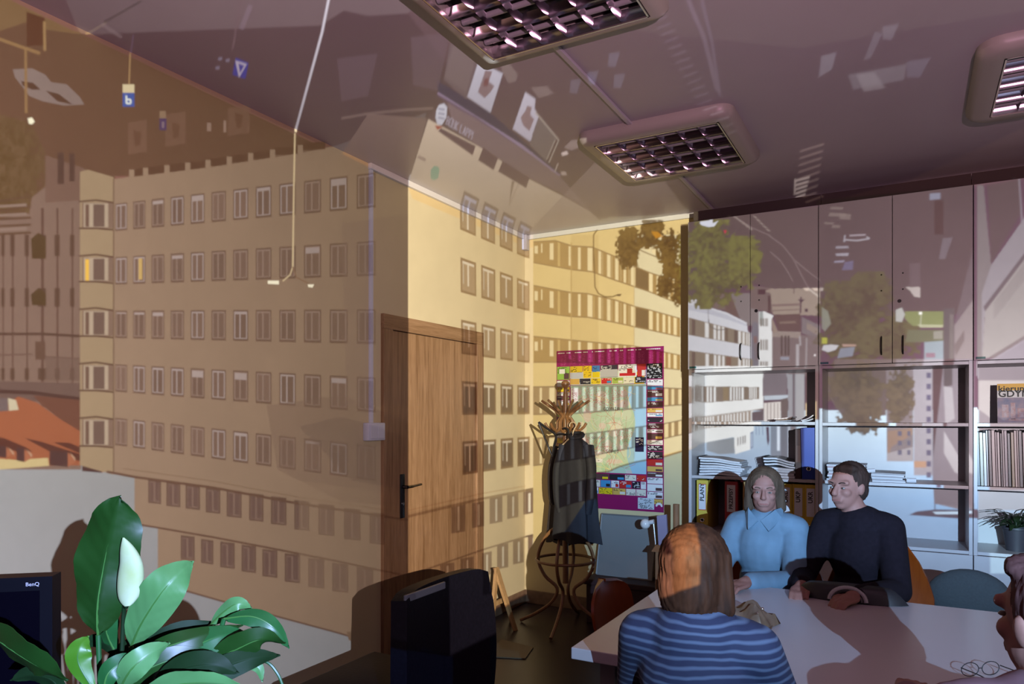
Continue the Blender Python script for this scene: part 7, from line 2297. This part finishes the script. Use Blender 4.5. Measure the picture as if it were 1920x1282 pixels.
# brown cardboard box with rolled posters standing beside the cabinet
cb = empty('cardboard_box', (-1.40, 4.5, 0), 'tall brown cardboard box standing between the map and the shelf cabinet', 'box')
M_card = mat('brown_cardboard', (.30, .14, .06), .75, noise=.12, scale=12)
xa, xb = plane_y(1229, 1000, 4.42).x, plane_y(1287, 1000, 4.42).x
b = MB()
b.box(xa, xb, 4.42, 4.43, 0, .63); b.box(xa, xb, 4.56, 4.57, 0, .63); b.box(xa, xa + .008, 4.43, 4.56, 0, .63); b.box(xb - .008, xb, 4.43, 4.56, 0, .63); b.box(xa, xb, 4.43, 4.56, 0, .01); b.build('carton', M_card, cb)
b = MB(); b.prism([(xa, 4.42, .63), (xb, 4.42, .63), (xb + .01, 4.37, .60), (xa - .01, 4.37, .60)], (0, .004, .004)); b.build('flap', M_card, cb)
def standing_roll(p, q, r_, m, name, label):
    o = MB().ring_tube([p, q], r_, 14).build(name, m, None, True); tag(o, label, 'roll'); return o
pa = plane_y(1268, 1015, 4.5); pb = plane_y(1268, 945, 4.5)
standing_roll((pa.x, 4.5, .02), (pb.x, 4.5, pb.z), .020, M_card, 'cardboard_tube', 'brown cardboard tube standing in the tall carton')
pa = plane_y(1254, 1022, 4.47); pb = plane_y(1240, 964, 4.47)
b = MB(); d_ = (Vector((pb.x, 4.47, pb.z)) - Vector((pa.x, 4.47, pa.z)))
b.prism([(pa.x - .03, 4.47, .02 + .0), (pa.x + .03, 4.47, .02), (pb.x + .032, 4.47, pb.z), (pb.x - .03, 4.47, pb.z - .012)], (0, .018, 0))
tag(b.build('lilac_folder', mat('lilac_card', (.32, .28, .42), .4)), 'lilac folder leaning out of the tall carton', 'folder')
# round white lamp bulb in front of the board
bp_ = plane_y(1210, 982, 4.60)
lb = empty('desk_lamp', (bp_.x, 4.60, 0), 'thin floor lamp with small white globe before the grey board', 'lamp')
bm = bmesh.new(); bmesh.ops.create_uvsphere(bm, u_segments=20, v_segments=12, radius=.033)
for v in bm.verts: v.co += Vector((bp_.x, 4.60, bp_.z))
b = MB(); b.add_bm(bm); b.build('globe', mat('white_glass_globe', (.9, .9, .9), .12), lb, True)
MB().ring_tube([(bp_.x + .03, 4.60, bp_.z + .012), (bp_.x + .06, 4.60, bp_.z + .02)], .015, 10).build('socket', M_white, lb, True)
MB().ring_tube([(bp_.x + .055, 4.60, bp_.z + .02), (bp_.x + .075, 4.60, .55), (bp_.x + .07, 4.60, .012)], .006, 8).build('stem', M_steel, lb, True)
MB().lathe([(.08, 0), (.08, .010), (.02, .016), (.006, .02)], (bp_.x + .07, 4.60, 0), 20).build('base', M_steel, lb, True)

# papers on the floor before the black chair
fl = [at(985, 1236, 1.44 * FOC / (1236 - CY)), at(1000, 1215, 1.44 * FOC / (1215 - CY)), at(940, 1200, 1.44 * FOC / (1200 - CY)), at(912, 1232, 1.44 * FOC / (1232 - CY))]
for p in fl: p.z = .0015
tag(MB().prism(fl, (0, 0, .006)).build('floor_brochure', mat('olive_paper', (.22, .18, .10), .6)), 'olive-brown brochure lying on the floor beside the black chair', 'brochure')

# ------------------------------------------------------------------ desk, monitor, peace lily in the foreground
dk = empty('side_desk', (-1.3, .75, 0), 'low desk under the monitor and the peace lily, below the frame', 'desk')
MB().box(-2.2, -.70, .28, .85, .685, .71, .003).build('desktop', mat('dark_desk', (.06, .035, .03), .4), dk)
for x_ in (-2.15, -.75):
    for y_ in (.33, .80): MB().box(x_ - .02, x_ + .02, y_ - .02, y_ + .02, 0, .685).build('leg', M_blackm, dk)
tl = 1.16; m0 = at(98, 1080, tl); m1 = at(98, 1240, tl)
# screen plane: faces the window side, right edge at px 98
mw, mh = .50, .34
mon = empty('monitor', (m0.x - .25, m0.y, .71), 'black computer monitor at the left edge behind the peace lily', 'monitor')
dirx = Vector((math.cos(R(29 + 12)), math.sin(R(29 + 12)), 0)); nrm = Vector((dirx.y, -dirx.x, 0))
def mpnt(a, h_, d_=0): return Vector((m0.x, m0.y, m0.z)) - dirx * a + Vector((0, 0, -h_)) - nrm * d_
def mbox(a0, a1, h0, h1, d0, d1):
    b = MB(); b.prism([mpnt(a0, h0, d0), mpnt(a1, h0, d0), mpnt(a1, h1, d0), mpnt(a0, h1, d0)], -nrm * (d1 - d0)); return b
mbox(0, mw, 0, mh, 0, .035).build('housing', mat('monitor_black', (.003, .003, .005), .4, spec=.12), mon)
mbox(.018, mw - .018, .022, mh - .03, -.0015, 0).build('screen', mat('dark_screen', (.0012, .0008, .003), .3, spec=.1), mon)
Mt = Matrix.Translation(mpnt(.028, .0115, -.0012)) @ Matrix(((dirx.x, 0, nrm.x, 0), (dirx.y, 0, nrm.y, 0), (0, 1, 0, 0), (0, 0, 0, 1)))
text_mesh('lettering', 'BenQ', .0085, mat('pale_print', (.5, .5, .55), .4), mon, Mt, .0002)
b = MB(); c_ = mpnt(mw / 2, mh, .02); b.ring_tube([c_ + Vector((0, 0, .02)), (c_.x, c_.y, .72)], .025, 12); b.build('neck', M_black, mon, True)
MB().lathe([(.11, 0), (.11, .008), (.03, .016)], (c_.x, c_.y, .7105), 24).build('foot', M_black, mon, True)

LT = .88
pc = at(215, 1400, LT)
lily = empty('peace_lily', (pc.x, pc.y, .71), 'peace lily with broad green leaves and one white flower in the foreground', 'plant')
MB().lathe([(.055, 0.0005), (.066, .06), (.078, .13), (.083, .132), (.083, .145), (.075, .145), (.072, .12), (.0, .115)], (pc.x, pc.y, .71), 28).build('pot', mat('plant_pot', (.30, .14, .09), .6), lily, True)
VD = (at(960, 782, 1) - EYE).normalized()
def leaf_mat(name, c1, c2, rough=.42):
    if name in MATS: return MATS[name]
    m = mat(name, c1, rough, noise=0, scale=9, col2=c2, spec=.28, stretch=(1, 1, 1))
    b = m.node_tree.nodes['Principled BSDF']; b.inputs['Specular IOR Level'].default_value = .10 if rough > .5 else .24
    b.inputs['Subsurface Weight'].default_value = 0
    return m
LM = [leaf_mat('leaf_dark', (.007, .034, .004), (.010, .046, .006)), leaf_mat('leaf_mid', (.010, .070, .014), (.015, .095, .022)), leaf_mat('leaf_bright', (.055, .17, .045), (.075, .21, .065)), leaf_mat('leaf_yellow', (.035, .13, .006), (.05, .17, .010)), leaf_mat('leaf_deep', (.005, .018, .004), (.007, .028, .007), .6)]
M_rib = mat('leaf_rib', (.04, .14, .025), .4)
def leaf(pts, wpx, m, roll=0, fold=.25, peak=.42, stem=True, label=None, wave=1.0, t0=LT, blunt=.95):
    """pts: (px, py, extra depth) from leaf base to tip"""
    c = spline([at(x, y, t0 + d_) for x, y, d_ in pts], 7); n = len(c); b = MB(); rows = []; k = 8
    W_ = wpx * t0 / FOC / 2
    for i, p in enumerate(c):
        t = i / (n - 1)
        tg = (c[min(i + 1, n - 1)] - c[max(i - 1, 0)]).normalized()
        side = tg.cross(VD).normalized(); nr = side.cross(tg).normalized()
        a = R(roll); s2 = side * math.cos(a) + nr * math.sin(a); n2 = nr * math.cos(a) - side * math.sin(a)
        e = (t / peak) if t < peak else (1 - t) / (1 - peak)
        hw = W_ * (math.sin(min(1, max(0, e)) * math.pi / 2) ** (.75 if t < peak else blunt)) + .0004
        row = []
        for j in range(2 * k + 1):
            q = j / k - 1
            wv = .07 * W_ * wave * math.sin(t * 17 + 2.2 * (q > 0)) * q * q + .02 * W_ * math.cos((t * 60 - abs(q) * 9)) * (abs(q) > .08)
            row.append(p + s2 * (hw * q) - n2 * (fold * hw * (1 - abs(q)) ) + n2 * wv)
        rows.append(row)
    b.grid(rows, .0006); o = b.build('leaf', m, lily, True)
    if label: o['label'] = label
    rb = MB(); rb.ring_tube([r_[k] + (c[0] - c[0]) for r_ in rows], [max(.0004, .0016 * (1 - i / n)) for i in range(n)], 6); rb.build('midrib', M_rib if m in (LM[0], LM[1], LM[2], LM[3]) else m, o, True)
    if stem:
        bs_ = Vector((pc.x + random.uniform(-.02, .02), pc.y + random.uniform(-.02, .02), .825)); p0_ = c[0]
        dn = Vector((p0_.x * .6 + bs_.x * .4, p0_.y * .6 + bs_.y * .4, p0_.z * .55 + bs_.z * .45))
        MB().ring_tube(spline([bs_, dn, p0_], 6), [.0035] * 7 + [.003] * 6, 8).build('petiole', LM[1], lily, True)
leaf([(184, 1190, 0), (190, 1130, .0), (203, 1060, .005), (216, 990, .0), (226, 930, -.01)], 122, LM[0], roll=0, fold=.25, peak=.52, label='broad dark upright leaf', wave=1.8, blunt=.55)
leaf([(246, 1212, .01), (268, 1165, .0), (305, 1108, -.01), (335, 1075, 0), (362, 1052, .02)], 76, LM[2], roll=-14, fold=.3, peak=.45, label='lit pale green leaf')
leaf([(217, 1222, .05), (204, 1180, .05), (206, 1140, .05), (214, 1112, .05)], 48, LM[1], roll=15)
leaf([(176, 1292, -.03), (150, 1245, -.03), (150, 1215, -.03), (166, 1192, -.02)], 42, LM[3], roll=-15, peak=.5)
leaf([(-40, 1165, -.02), (20, 1205, -.05), (80, 1245, -.06), (128, 1275, -.05)], 84, LM[0], roll=-30, fold=.2, stem=False)
leaf([(236, 1262, -.02), (290, 1225, -.02), (370, 1195, .0), (455, 1172, .05)], 46, LM[0], roll=25)
leaf([(225, 1290, -.05), (250, 1250, -.06), (285, 1222, -.05), (318, 1205, -.03)], 46, LM[2], roll=-10, peak=.35)
leaf([(300, 1262, .0), (350, 1225, .0), (410, 1195, .01), (462, 1185, .04)], 60, LM[1], roll=30)
leaf([(395, 1172, .06), (425, 1145, .06), (448, 1132, .06), (472, 1140, .07)], 34, LM[2], roll=20)
leaf([(420, 1160, .03), (475, 1158, .03), (515, 1180, .03), (542, 1215, .04)], 38, LM[1], roll=40)
leaf([(385, 1240, .01), (440, 1215, .0), (490, 1195, .0), (535, 1205, .03)], 54, LM[0], roll=-20)
leaf([(285, 1285, -.04), (340, 1255, -.05), (400, 1245, -.05), (448, 1262, -.04)], 50, LM[4], roll=15)
leaf([(262, 1300, -.08), (330, 1278, -.09), (400, 1275, -.09), (470, 1290, -.08)], 46, LM[2], roll=-30)
leaf([(425, 1246, .05), (460, 1240, .05), (485, 1252, .05), (492, 1278, .05)], 22, LM[2], roll=20)
leaf([(200, 1240, .05), (235, 1215, .06), (290, 1200, .07), (380, 1170, .09)], 34, LM[4], roll=30)
leaf([(150, 1215, .06), (180, 1200, .06), (210, 1215, .05), (225, 1250, .05)], 26, LM[4], roll=0)
leaf([(235, 1300, -.03), (262, 1262, -.03), (330, 1232, -.02), (420, 1222, .01)], 52, LM[0], roll=-8)
leaf([(330, 1300, -.02), (400, 1262, -.02), (470, 1235, .0), (525, 1228, .03)], 46, LM[4], roll=18)
leaf([(250, 1232, .06), (290, 1205, .06), (345, 1178, .07), (410, 1165, .09)], 40, LM[4], roll=-10)
leaf([(120, 1300, -.02), (100, 1270, -.02), (60, 1262, -.02), (20, 1275, -.02)], 44, LM[4], roll=20)
leaf([(195, 1300, -.06), (205, 1262, -.06), (235, 1240, -.05), (262, 1236, -.05)], 38, LM[1], roll=0)
MB().ring_tube(spline([at(455, 1236, .9), at(498, 1240, .9), at(520, 1262, .9), at(532, 1290, .9)], 6), .0018, 6).build('petiole', LM[1], lily, True)
# flower
# widths swell in the middle and close to a point
sp = [(238, 1136), (236, 1118), (238, 1090), (240, 1060), (235, 1030), (231, 1008)]
ws = [14, 26, 44, 44, 20, 3]
c = spline([at(x, y, LT - .02) for x, y in sp], 5); b = MB(); rows = []
for i, p in enumerate(c):
    t = i / (len(c) - 1); wv = (4.5 + 20 * max(0, math.sin(math.pi * t ** .82)) ** .9 - 4.0 * t) * LT / FOC
    tg = (c[min(i + 1, len(c) - 1)] - c[max(i - 1, 0)]).normalized(); side = tg.cross(VD).normalized()
    rows.append([p + side * (wv * math.sin(R(a))) + VD * (.55 * wv * (1 - math.cos(R(a)))) for a in range(-110, 111, 20)])
b.grid(rows, .0006); fl_ = b.build('spathe', mat('white_spathe', (.36, .43, .27), .6, noise=0, scale=22, spec=.2, col2=(.27, .36, .13)), lily, True)
MB().ring_tube([at(240, 1122, LT - .012), at(242, 1068, LT - .012)], [.0045, .0035], 10).build('spadix', mat('spadix_cream', (.45, .5, .2), .6, noise=.2, scale=200, bump=.4), fl_, True)
MB().ring_tube(spline([at(238, 1134, LT - .018), at(230, 1190, LT), Vector((pc.x, pc.y, .83))], 6), .0026, 8).build('flower_stalk', LM[4], lily, True)

# ------------------------------------------------------------------ people
def capsule(b, p, q, r0, r1, n=14):
    p = Vector(p); q = Vector(q); d_ = (q - p); L_ = max(d_.length, 1e-5); d_ = d_ / L_; pts = []; rr = []
    for k in range(5): a = R(90 - 22.5 * k); pts.append(p - d_ * (r0 * math.sin(a))); rr.append(max(1e-4, r0 * math.cos(a)))
    for k in range(5): a = R(22.5 * k); pts.append(q + d_ * (r1 * math.sin(a))); rr.append(max(1e-4, r1 * math.cos(a)))
    b.ring_tube(pts, rr, n)
def ellip(b, c, r, rot=(0, 0, 0), seg=20):
    bm = bmesh.new(); bmesh.ops.create_uvsphere(bm, u_segments=seg, v_segments=seg // 2 + 2, radius=1)
    Mx = Matrix.Translation(c) @ Euler([R(a) for a in rot]).to_matrix().to_4x4() @ Matrix.Diagonal((*r, 1))
    bm.transform(Mx); b.add_bm(bm)
def fuse(b, name, m, parent, voxel, smooth=4, M=None):
    if M is not None: b.xf(M)
    me = bpy.data.meshes.new('t'); me.from_pydata(b.v, [], b.f); o = bpy.data.objects.new('t', me); COL.objects.link(o)
    r = o.modifiers.new('r', 'REMESH'); r.mode = 'VOXEL'; r.voxel_size = voxel; r.use_smooth_shade = True
    s_ = o.modifiers.new('s', 'SMOOTH'); s_.iterations = smooth; s_.factor = .5
    me2 = bpy.data.meshes.new_from_object(o.evaluated_get(bpy.context.evaluated_depsgraph_get())); bpy.data.objects.remove(o)
    me2.name = name; me2.materials.clear()
    for x in (m if isinstance(m, list) else [m]): me2.materials.append(x)
    me2.polygons.foreach_set('use_smooth', [True] * len(me2.polygons))
    oo = bpy.data.objects.new(name, me2); COL.objects.link(oo)
    if parent: link_to(oo, parent)
    return oo
def V(*a): return Vector(a)
def person(x, y, rz, label, skin, top, trous, hairm, headz=0.0, head_rot=0, lean=0, hands=None, hair='short', collar='crew', vox=.0085, bw=1.0, hs=.88, hx=0, nod=0):
    """seated; faces local +y; the seat top is at z .45"""
    Mx = Matrix.Translation((x, y, 0)) @ Matrix.Rotation(R(rz), 4, 'Z')
    hip = V(0, 0, .55); ch = V(0, .02 + lean * .6, .86 + headz * .6); nb = V(0, .015 + lean, 1.015 + headz)
    hc = V(hx, .035 + lean * 1.15, 1.125 + headz)
    sh = [V(sg * .165 * bw + hx * .3, .01 + lean, .965 + headz) for sg in (-1, 1)]
    hands = hands or [V(-.10, .40, .775), V(.10, .42, .775)]
    elb = []
    for i, sg in enumerate((-1, 1)):
        mid = (sh[i] + hands[i]) / 2; e = mid + V(sg * .10 * bw, -.06, -.12); elb.append(e)
    kn = [V(sg * .12, .44, .50) for sg in (-1, 1)]; an = [V(sg * .12, .42, .09) for sg in (-1, 1)]
    b = MB()
    # torso
    def torso(b, g):
        ellip(b, hip + V(0, 0, -.01), (.155 * bw + g, .115 + g, .105)); ellip(b, V(0, .01 + lean * .3, .70 + headz * .3), (.135 * bw + g, .10 + g, .15))
        ellip(b, ch, (.155 * bw + g, .105 + g, .15)); capsule(b, sh[0] + V(.03, 0, 0), sh[1] - V(.03, 0, 0), .055 + g, .055 + g)
        ellip(b, (ch + nb) / 2 + V(0, -.01, .03), (.12 * bw + g, .085 + g, .09))
    def arms(b, g, tow=1.0):
        for i in (0, 1):
            capsule(b, sh[i], elb[i], .050 + g, .040 + g)
            e2 = elb[i] + (hands[i] - elb[i]) * tow; capsule(b, elb[i], e2, .040 + g, .040 + g + (.027 - .040) * tow)
    torso(b, 0); arms(b, 0)
    for i in (0, 1):
        capsule(b, hip + V((-.08, .08)[i], 0, -.02), kn[i], .085, .06); capsule(b, kn[i], an[i], .056, .037); capsule(b, an[i] + V(0, .0, -.03), an[i] + V(0, .15, -.06), .035, .026)
    capsule(b, nb - V(0, 0, .05), hc + V(0, -.012, -.04), .052, .048)
    # hands
    for i, sg in enumerate((-1, 1)):
        h_ = hands[i]; fd = V(-sg * .25, 1, -.12).normalized(); fs = V(1, sg * .25, 0).normalized()
        ellip(b, h_ + fd * .045, (.038, .045, .016), (0, 0, sg * 14))
        capsule(b, h_ - fd * .01, h_ + fd * .03, .024, .026)
        for k, ln in enumerate((.058, .066, .06, .045)):
            o_ = h_ + fd * .08 + fs * ((k - 1.5) * .0195 * (-sg)); m_ = o_ + fd * ln * .55 + V(0, 0, .004); e_ = m_ + fd * ln * .45 + V(0, 0, -.016)
            capsule(b, o_ - fd * .03, m_, .0095, .0088, 8); capsule(b, m_, e_, .0088, .0075, 8)
        tb_ = h_ + fd * .015 + fs * (-sg * -.028) * -1; t1 = tb_ + fs * (-sg * .03) + fd * .025
        t0_ = h_ + fd * .012 - fs * (sg * .022); t1 = t0_ - fs * (sg * .022) + fd * .03; t2 = t1 + fd * .028
        capsule(b, t0_, t1, .0125, .011, 8); capsule(b, t1, t2, .011, .009, 8)
    # head
    Hm = Matrix.Translation(hc) @ Matrix.Rotation(R(head_rot), 4, 'Z') @ Matrix.Rotation(R(nod), 4, 'X') @ Matrix.Scale(hs, 4)
    hb = MB()
    ellip(hb, (0, -.012, .03), (.073, .092, .088)); ellip(hb, (0, .018, -.035), (.058, .068, .075)); ellip(hb, (0, .045, -.082), (.030, .030, .022))
    capsule(hb, (0, .082, .018), (0, .104, -.022), .008, .013, 10); ellip(hb, (0, .098, -.026), (.017, .010, .009))
    capsule(hb, (-.045, .070, .030), (.045, .070, .030), .013, .013, 10)
    for sg in (-1, 1):
        ellip(hb, (sg * .033, .058, -.018), (.025, .025, .022)); ellip(hb, (sg * .074, -.008, -.005), (.010, .018, .030), (0, sg * 12, 0))
    capsule(hb, (-.022, .079, -.052), (.022, .079, -.052), .009, .009, 8); capsule(hb, (-.018, .078, -.061), (.018, .078, -.061), .009, .009, 8)
    hb.xf(Hm); k0 = len(b.v); b.v += hb.v; b.f += [tuple(k0 + i for i in f) for f in hb.f]; b.mi += [0] * len(hb.f)
    body = fuse(b, 'person', skin, None, vox * .62, 3, Mx); tag(body, label, 'person')
    body_parent = body
    # face details
    eb = MB()
    for sg in (-1, 1): ellip(eb, (sg * .031, .0775, .004), (.0105, .0075, .0048), seg=12)
    eb.xf(Mx @ Hm); eb.build('eyes', mat('eye_white', (.32, .28, .26), .4), body, True)
    eb = MB()
    for sg in (-1, 1): ellip(eb, (sg * .031, .0825, .004), (.0045, .004, .0042), seg=10)
    eb.xf(Mx @ Hm); eb.build('irises', mat('iris_dark', (.03, .02, .015), .2), body, True)
    eb = MB()
    for sg in (-1, 1): eb.ring_tube(spline([(sg * .016, .0865, .026), (sg * .032, .086, .031), (sg * .050, .074, .027)], 4), .0028, 6)
    eb.xf(Mx @ Hm); eb.build('eyebrows', hairm, body, True)
    eb = MB(); eb.ring_tube(spline([(-.022, .0855, -.056), (0, .0905, -.0565), (.022, .0855, -.056)], 4), [.001] + [.004] * 7 + [.001], 8, flat=.8)
    eb.xf(Mx @ Hm); eb.build('lips', mat('lip', (.42, .16, .14), .5), body, True)
    # hair
    hh = MB()
    if hair == 'short':
        ellip(hh, (0, -.028, .042), (.083, .092, .092)); ellip(hh, (0, -.055, -.01), (.072, .060, .07))
        ellip(hh, (-.008, .022, .090), (.064, .050, .028), (14, 6, 0))
    else:
        ellip(hh, (0, -.03, .04), (.092, .10, .097)); ellip(hh, (0, -.06, -.03), (.088, .065, .11))
        for sg in (-1, 1): capsule(hh, (sg * .072, -.01, .05), (sg * .082, -.015, -.085), .026, .028)
        ellip(hh, (0, -.05, -.09), (.085, .052, .045))
    fuse_h = hh.xf(Mx @ Hm); rs = random.Random(int(x * 100)); ho = fuse(fuse_h, 'hair', hairm, body, .006, 3)
    for v in ho.data.vertices:
        s1 = .0009 * math.sin(v.co.x * 620 + 4 * math.sin(v.co.z * 18)) + .0009 * math.sin(v.co.y * 580 + 3 * math.sin(v.co.z * 22))
        v.co += v.normal * s1
    # clothes
    cb_ = MB(); torso(cb_, .016); arms(cb_, .012, .93)
    if collar == 'high': capsule(cb_, nb - V(0, 0, .02), nb + V(0, .002, .028), .066, .060)
    elif collar == 'crew': ellip(cb_, nb + V(0, 0, -.022), (.072, .066, .024))
    fuse(cb_, 'top', top, body, vox, 3, Mx)
    if collar == 'shirt':
        for sg in (-1, 1):
            q = MB(); q.prism([nb + V(sg * .005, .085, -.015), nb + V(sg * .06, .055, .035), nb + V(sg * .075, -.01, .04), nb + V(sg * .085, .03, -.005), nb + V(sg * .045, .10, -.055)], (0, .006, .004)); q.xf(Mx); q.build('collar', top, body)
    pb_ = MB(); ellip(pb_, hip + V(0, 0, -.01), (.165, .125, .10))
    for i in (0, 1): capsule(pb_, hip + V((-.08, .08)[i], 0, -.02), kn[i], .097, .072); capsule(pb_, kn[i], an[i] + V(0, 0, .03), .070, .055)
    fuse(pb_, 'trousers', trous, body, .012, 3, Mx)
    sb_ = MB()
    for i in (0, 1): capsule(sb_, an[i] + V(0, -.02, -.035), an[i] + V(0, .16, -.055), .045, .034)
    fuse(sb_, 'shoes', M_black, body, .010, 2, Mx)
    return body

def stripes(name, c1, c2, freq):
    m = bpy.data.materials.new(name); m.use_nodes = True; N, L = m.node_tree.nodes, m.node_tree.links; b = N['Principled BSDF']; b.inputs['Roughness'].default_value = .85
    tc = N.new('ShaderNodeTexCoord'); sp_ = N.new('ShaderNodeSeparateXYZ'); L.new(tc.outputs['Object'], sp_.inputs[0])
    nz = N.new('ShaderNodeTexNoise'); nz.inputs['Scale'].default_value = 7; L.new(tc.outputs['Object'], nz.inputs['Vector'])
    m1 = N.new('ShaderNodeMath'); m1.operation = 'MULTIPLY_ADD'; L.new(nz.outputs[0], m1.inputs[0]); m1.inputs[1].default_value = .035; L.new(sp_.outputs[2], m1.inputs[2])
    m2 = N.new('ShaderNodeMath'); m2.operation = 'MULTIPLY'; L.new(m1.outputs[0], m2.inputs[0]); m2.inputs[1].default_value = freq
    m3 = N.new('ShaderNodeMath'); m3.operation = 'SINE'; L.new(m2.outputs[0], m3.inputs[0])
    cr_ = N.new('ShaderNodeValToRGB'); cr_.color_ramp.elements[0].position = .45; cr_.color_ramp.elements[1].position = 1.0
    m4 = N.new('ShaderNodeMath'); m4.operation = 'MULTIPLY_ADD'; L.new(m3.outputs[0], m4.inputs[0]); m4.inputs[1].default_value = .5; m4.inputs[2].default_value = .5
    cr_.color_ramp.elements[0].color = (*(q * DIM for q in c1), 1); cr_.color_ramp.elements[1].color = (*(q * DIM for q in c2), 1); L.new(m4.outputs[0], cr_.inputs[0]); L.new(cr_.outputs[0], b.inputs['Base Color'])
    return m
M_skin = mat('skin', (.36, .18, .13), .6, spec=.2); M_skin2 = mat('skin_pale', (.36, .175, .145), .6, spec=.2)
M_trous = mat('dark_trousers', (.02, .02, .03), .85); M_jeans = mat('jeans', (.03, .045, .10), .85)
person(-.44, 1.66, 4, 'person in a blue and white striped blouse seated with back to the camera', M_skin, stripes('striped_jersey', (.022, .030, .085), (.12, .16, .27), 330), M_jeans,
       mat('auburn_hair', (.055, .020, .010), .7, spec=.12, noise=.45, scale=60, stretch=(1, 1, .15)), headz=-.055, head_rot=-20, lean=.03, bw=.78, hair='bob', collar='crew', hands=[V(-.08, .42, .775), V(.08, .44, .775)])
person(-.185, 3.40, 168, 'person in a dark navy jumper seated behind the table before the middle cabinet', M_skin2, mat('navy_jumper', (.015, .011, .017), .95, spec=.1, noise=.15, scale=60), M_trous,
       mat('brown_hair', (.045, .026, .022), .75, spec=.1, noise=.3, scale=40, stretch=(1, 1, .15)), headz=.015, head_rot=-18, bw=.74, hs=.86, hx=.05, hair='short', collar='crew', hands=[V(-.09, .42, .775), V(.12, .38, .775)])
person(-.575, 3.42, 172, 'person in a light blue shirt seated with folded hands before the binders', M_skin2, mat('light_blue_shirt', (.16, .27, .38), .9, noise=.12, scale=14), M_jeans,
       mat('ash_blond_hair', (.10, .065, .045), .75, spec=.1, noise=.3, scale=40, stretch=(1, 1, .15)), headz=-.02, head_rot=15, bw=.76, hs=.84, hair='bob', collar='shirt', hands=[V(-.05, .40, .775), V(.07, .43, .775)])
person(.215, 1.44, 12, 'person in a rose top cut off by the right edge of the picture', M_skin2, mat('rose_top', (.25, .13, .16), .9, noise=.1, scale=40), M_trous,
       mat('reddish_brown_hair', (.10, .045, .045), .75, spec=.1, noise=.3, scale=40, stretch=(1, 1, .15)), headz=-.03, head_rot=25, bw=.9, hs=.95, hair='short', collar='crew', hands=[V(-.10, .58, .775), V(.12, .56, .775)])

# ------------------------------------------------------------------ things on the table
def on_table(px, py): return at(px, py, (EYE.z - .75) * FOC / (py - CY))
p = on_table(1398, 1168)
bg = empty('leather_pouch', (p.x, p.y, .75), 'crumpled tan leather pouch with silver studs on the table by the striped blouse', 'pouch')
b = MB(); rs = random.Random(2); rows = []
for i in range(13):
    row = []
    for j in range(13):
        u_, v_ = i / 12 * 2 - 1, j / 12 * 2 - 1; e = max(0, 1 - max(abs(u_), abs(v_)) ** 3)
        z = .752 + .052 * e ** .5 * (1 + .35 * math.sin(5 * u_ + 3 * v_) + .2 * math.sin(9 * v_ - 4 * u_))
        row.append(V(p.x + u_ * .085 + .02 * v_, p.y + v_ * .065 - .02 * u_, z))
    rows.append(row)
b.grid(rows); M_tan = mat('tan_leather', (.20, .13, .09), .42, noise=.2, scale=30); b.build('pouch_body', M_tan, bg, True)
b = MB(); b.prism([V(p.x - .09, p.y - .06, .7515), V(p.x + .09, p.y - .07, .7515), V(p.x + .085, p.y + .06, .7515), V(p.x - .08, p.y + .065, .7515)], (0, 0, .004)); b.build('pouch_base', M_tan, bg)
b = MB()
for dx, dy in ((-.05, -.01), (.045, -.045), (.05, .02)): ellip(b, (p.x + dx, p.y + dy, .800), (.006, .006, .005), seg=10)
b.build('stud', M_steel, bg, True)
p = on_table(1592, 1122)
hb_ = empty('handbag', (p.x, p.y, .75), 'low dark bag with a white-trimmed handle at the far table edge', 'bag')
b = MB(); rows = []
for i in range(17):
    a = 2 * math.pi * i / 16; rows.append([V(p.x + (.20 - .07 * t) * math.cos(a) * (1 + .05 * math.sin(3 * a)), p.y - .02 + (.055 - .02 * t) * math.sin(a), .752 + .055 * math.sin(t * math.pi / 2)) for t in [k / 5 for k in range(6)]] + [V(p.x, p.y - .02, .812)])
b.grid(rows); b.build('bag_body', mat('black_bag', (.012, .014, .018), .5), hb_, True)
b = MB(); b.ring_tube(arc((p.x, p.y - .075, .757), .062, 0, 180, 14, (1, 0, 0), (0, .25, .75)), .008, 8); b.build('handle', mat('white_trim', (.5, .5, .52), .5), hb_, True)
b = MB(); b.ring_tube(arc((p.x, p.y - .072, .755), .046, 0, 180, 14, (1, 0, 0), (0, .25, .75)), .009, 8); b.build('handle_lining', M_black, hb_, True)
g0 = on_table(1800, 1270); g0.z = .75
gl = empty('spectacles', (g0.x, g0.y, .75), 'thin-framed spectacles lying on the table at the lower right', 'spectacles')
b = MB(); d1 = (on_table(1862, 1266) - g0).normalized(); d1.z = 0; d2_ = V(-d1.y, d1.x, 0)
for k in (0, 1):
    c_ = V(g0.x, g0.y, .770) + d1 * (.03 + .062 * k); rg_ = [c_ + d1 * (.026 * math.cos(t)) + V(0, 0, 1) * (.018 * math.sin(t)) for t in [2 * math.pi * i / 20 for i in range(21)]]
    b.ring_tube(rg_, .0012, 6, cap=False)
b.ring_tube([V(g0.x, g0.y, .772) + d1 * .056, V(g0.x, g0.y, .772) + d1 * .066], .0012, 6); b.build('rims', M_ink, gl, True)
for k in (0, 1):
    s0 = V(g0.x, g0.y, .776) + d1 * (.003 + .118 * k)
    MB().ring_tube(spline([s0, s0 - d2_ * .08, s0 - d2_ * .12 - V(0, 0, .022)], 4), .0014, 6).build('temple', M_ink, gl, True)
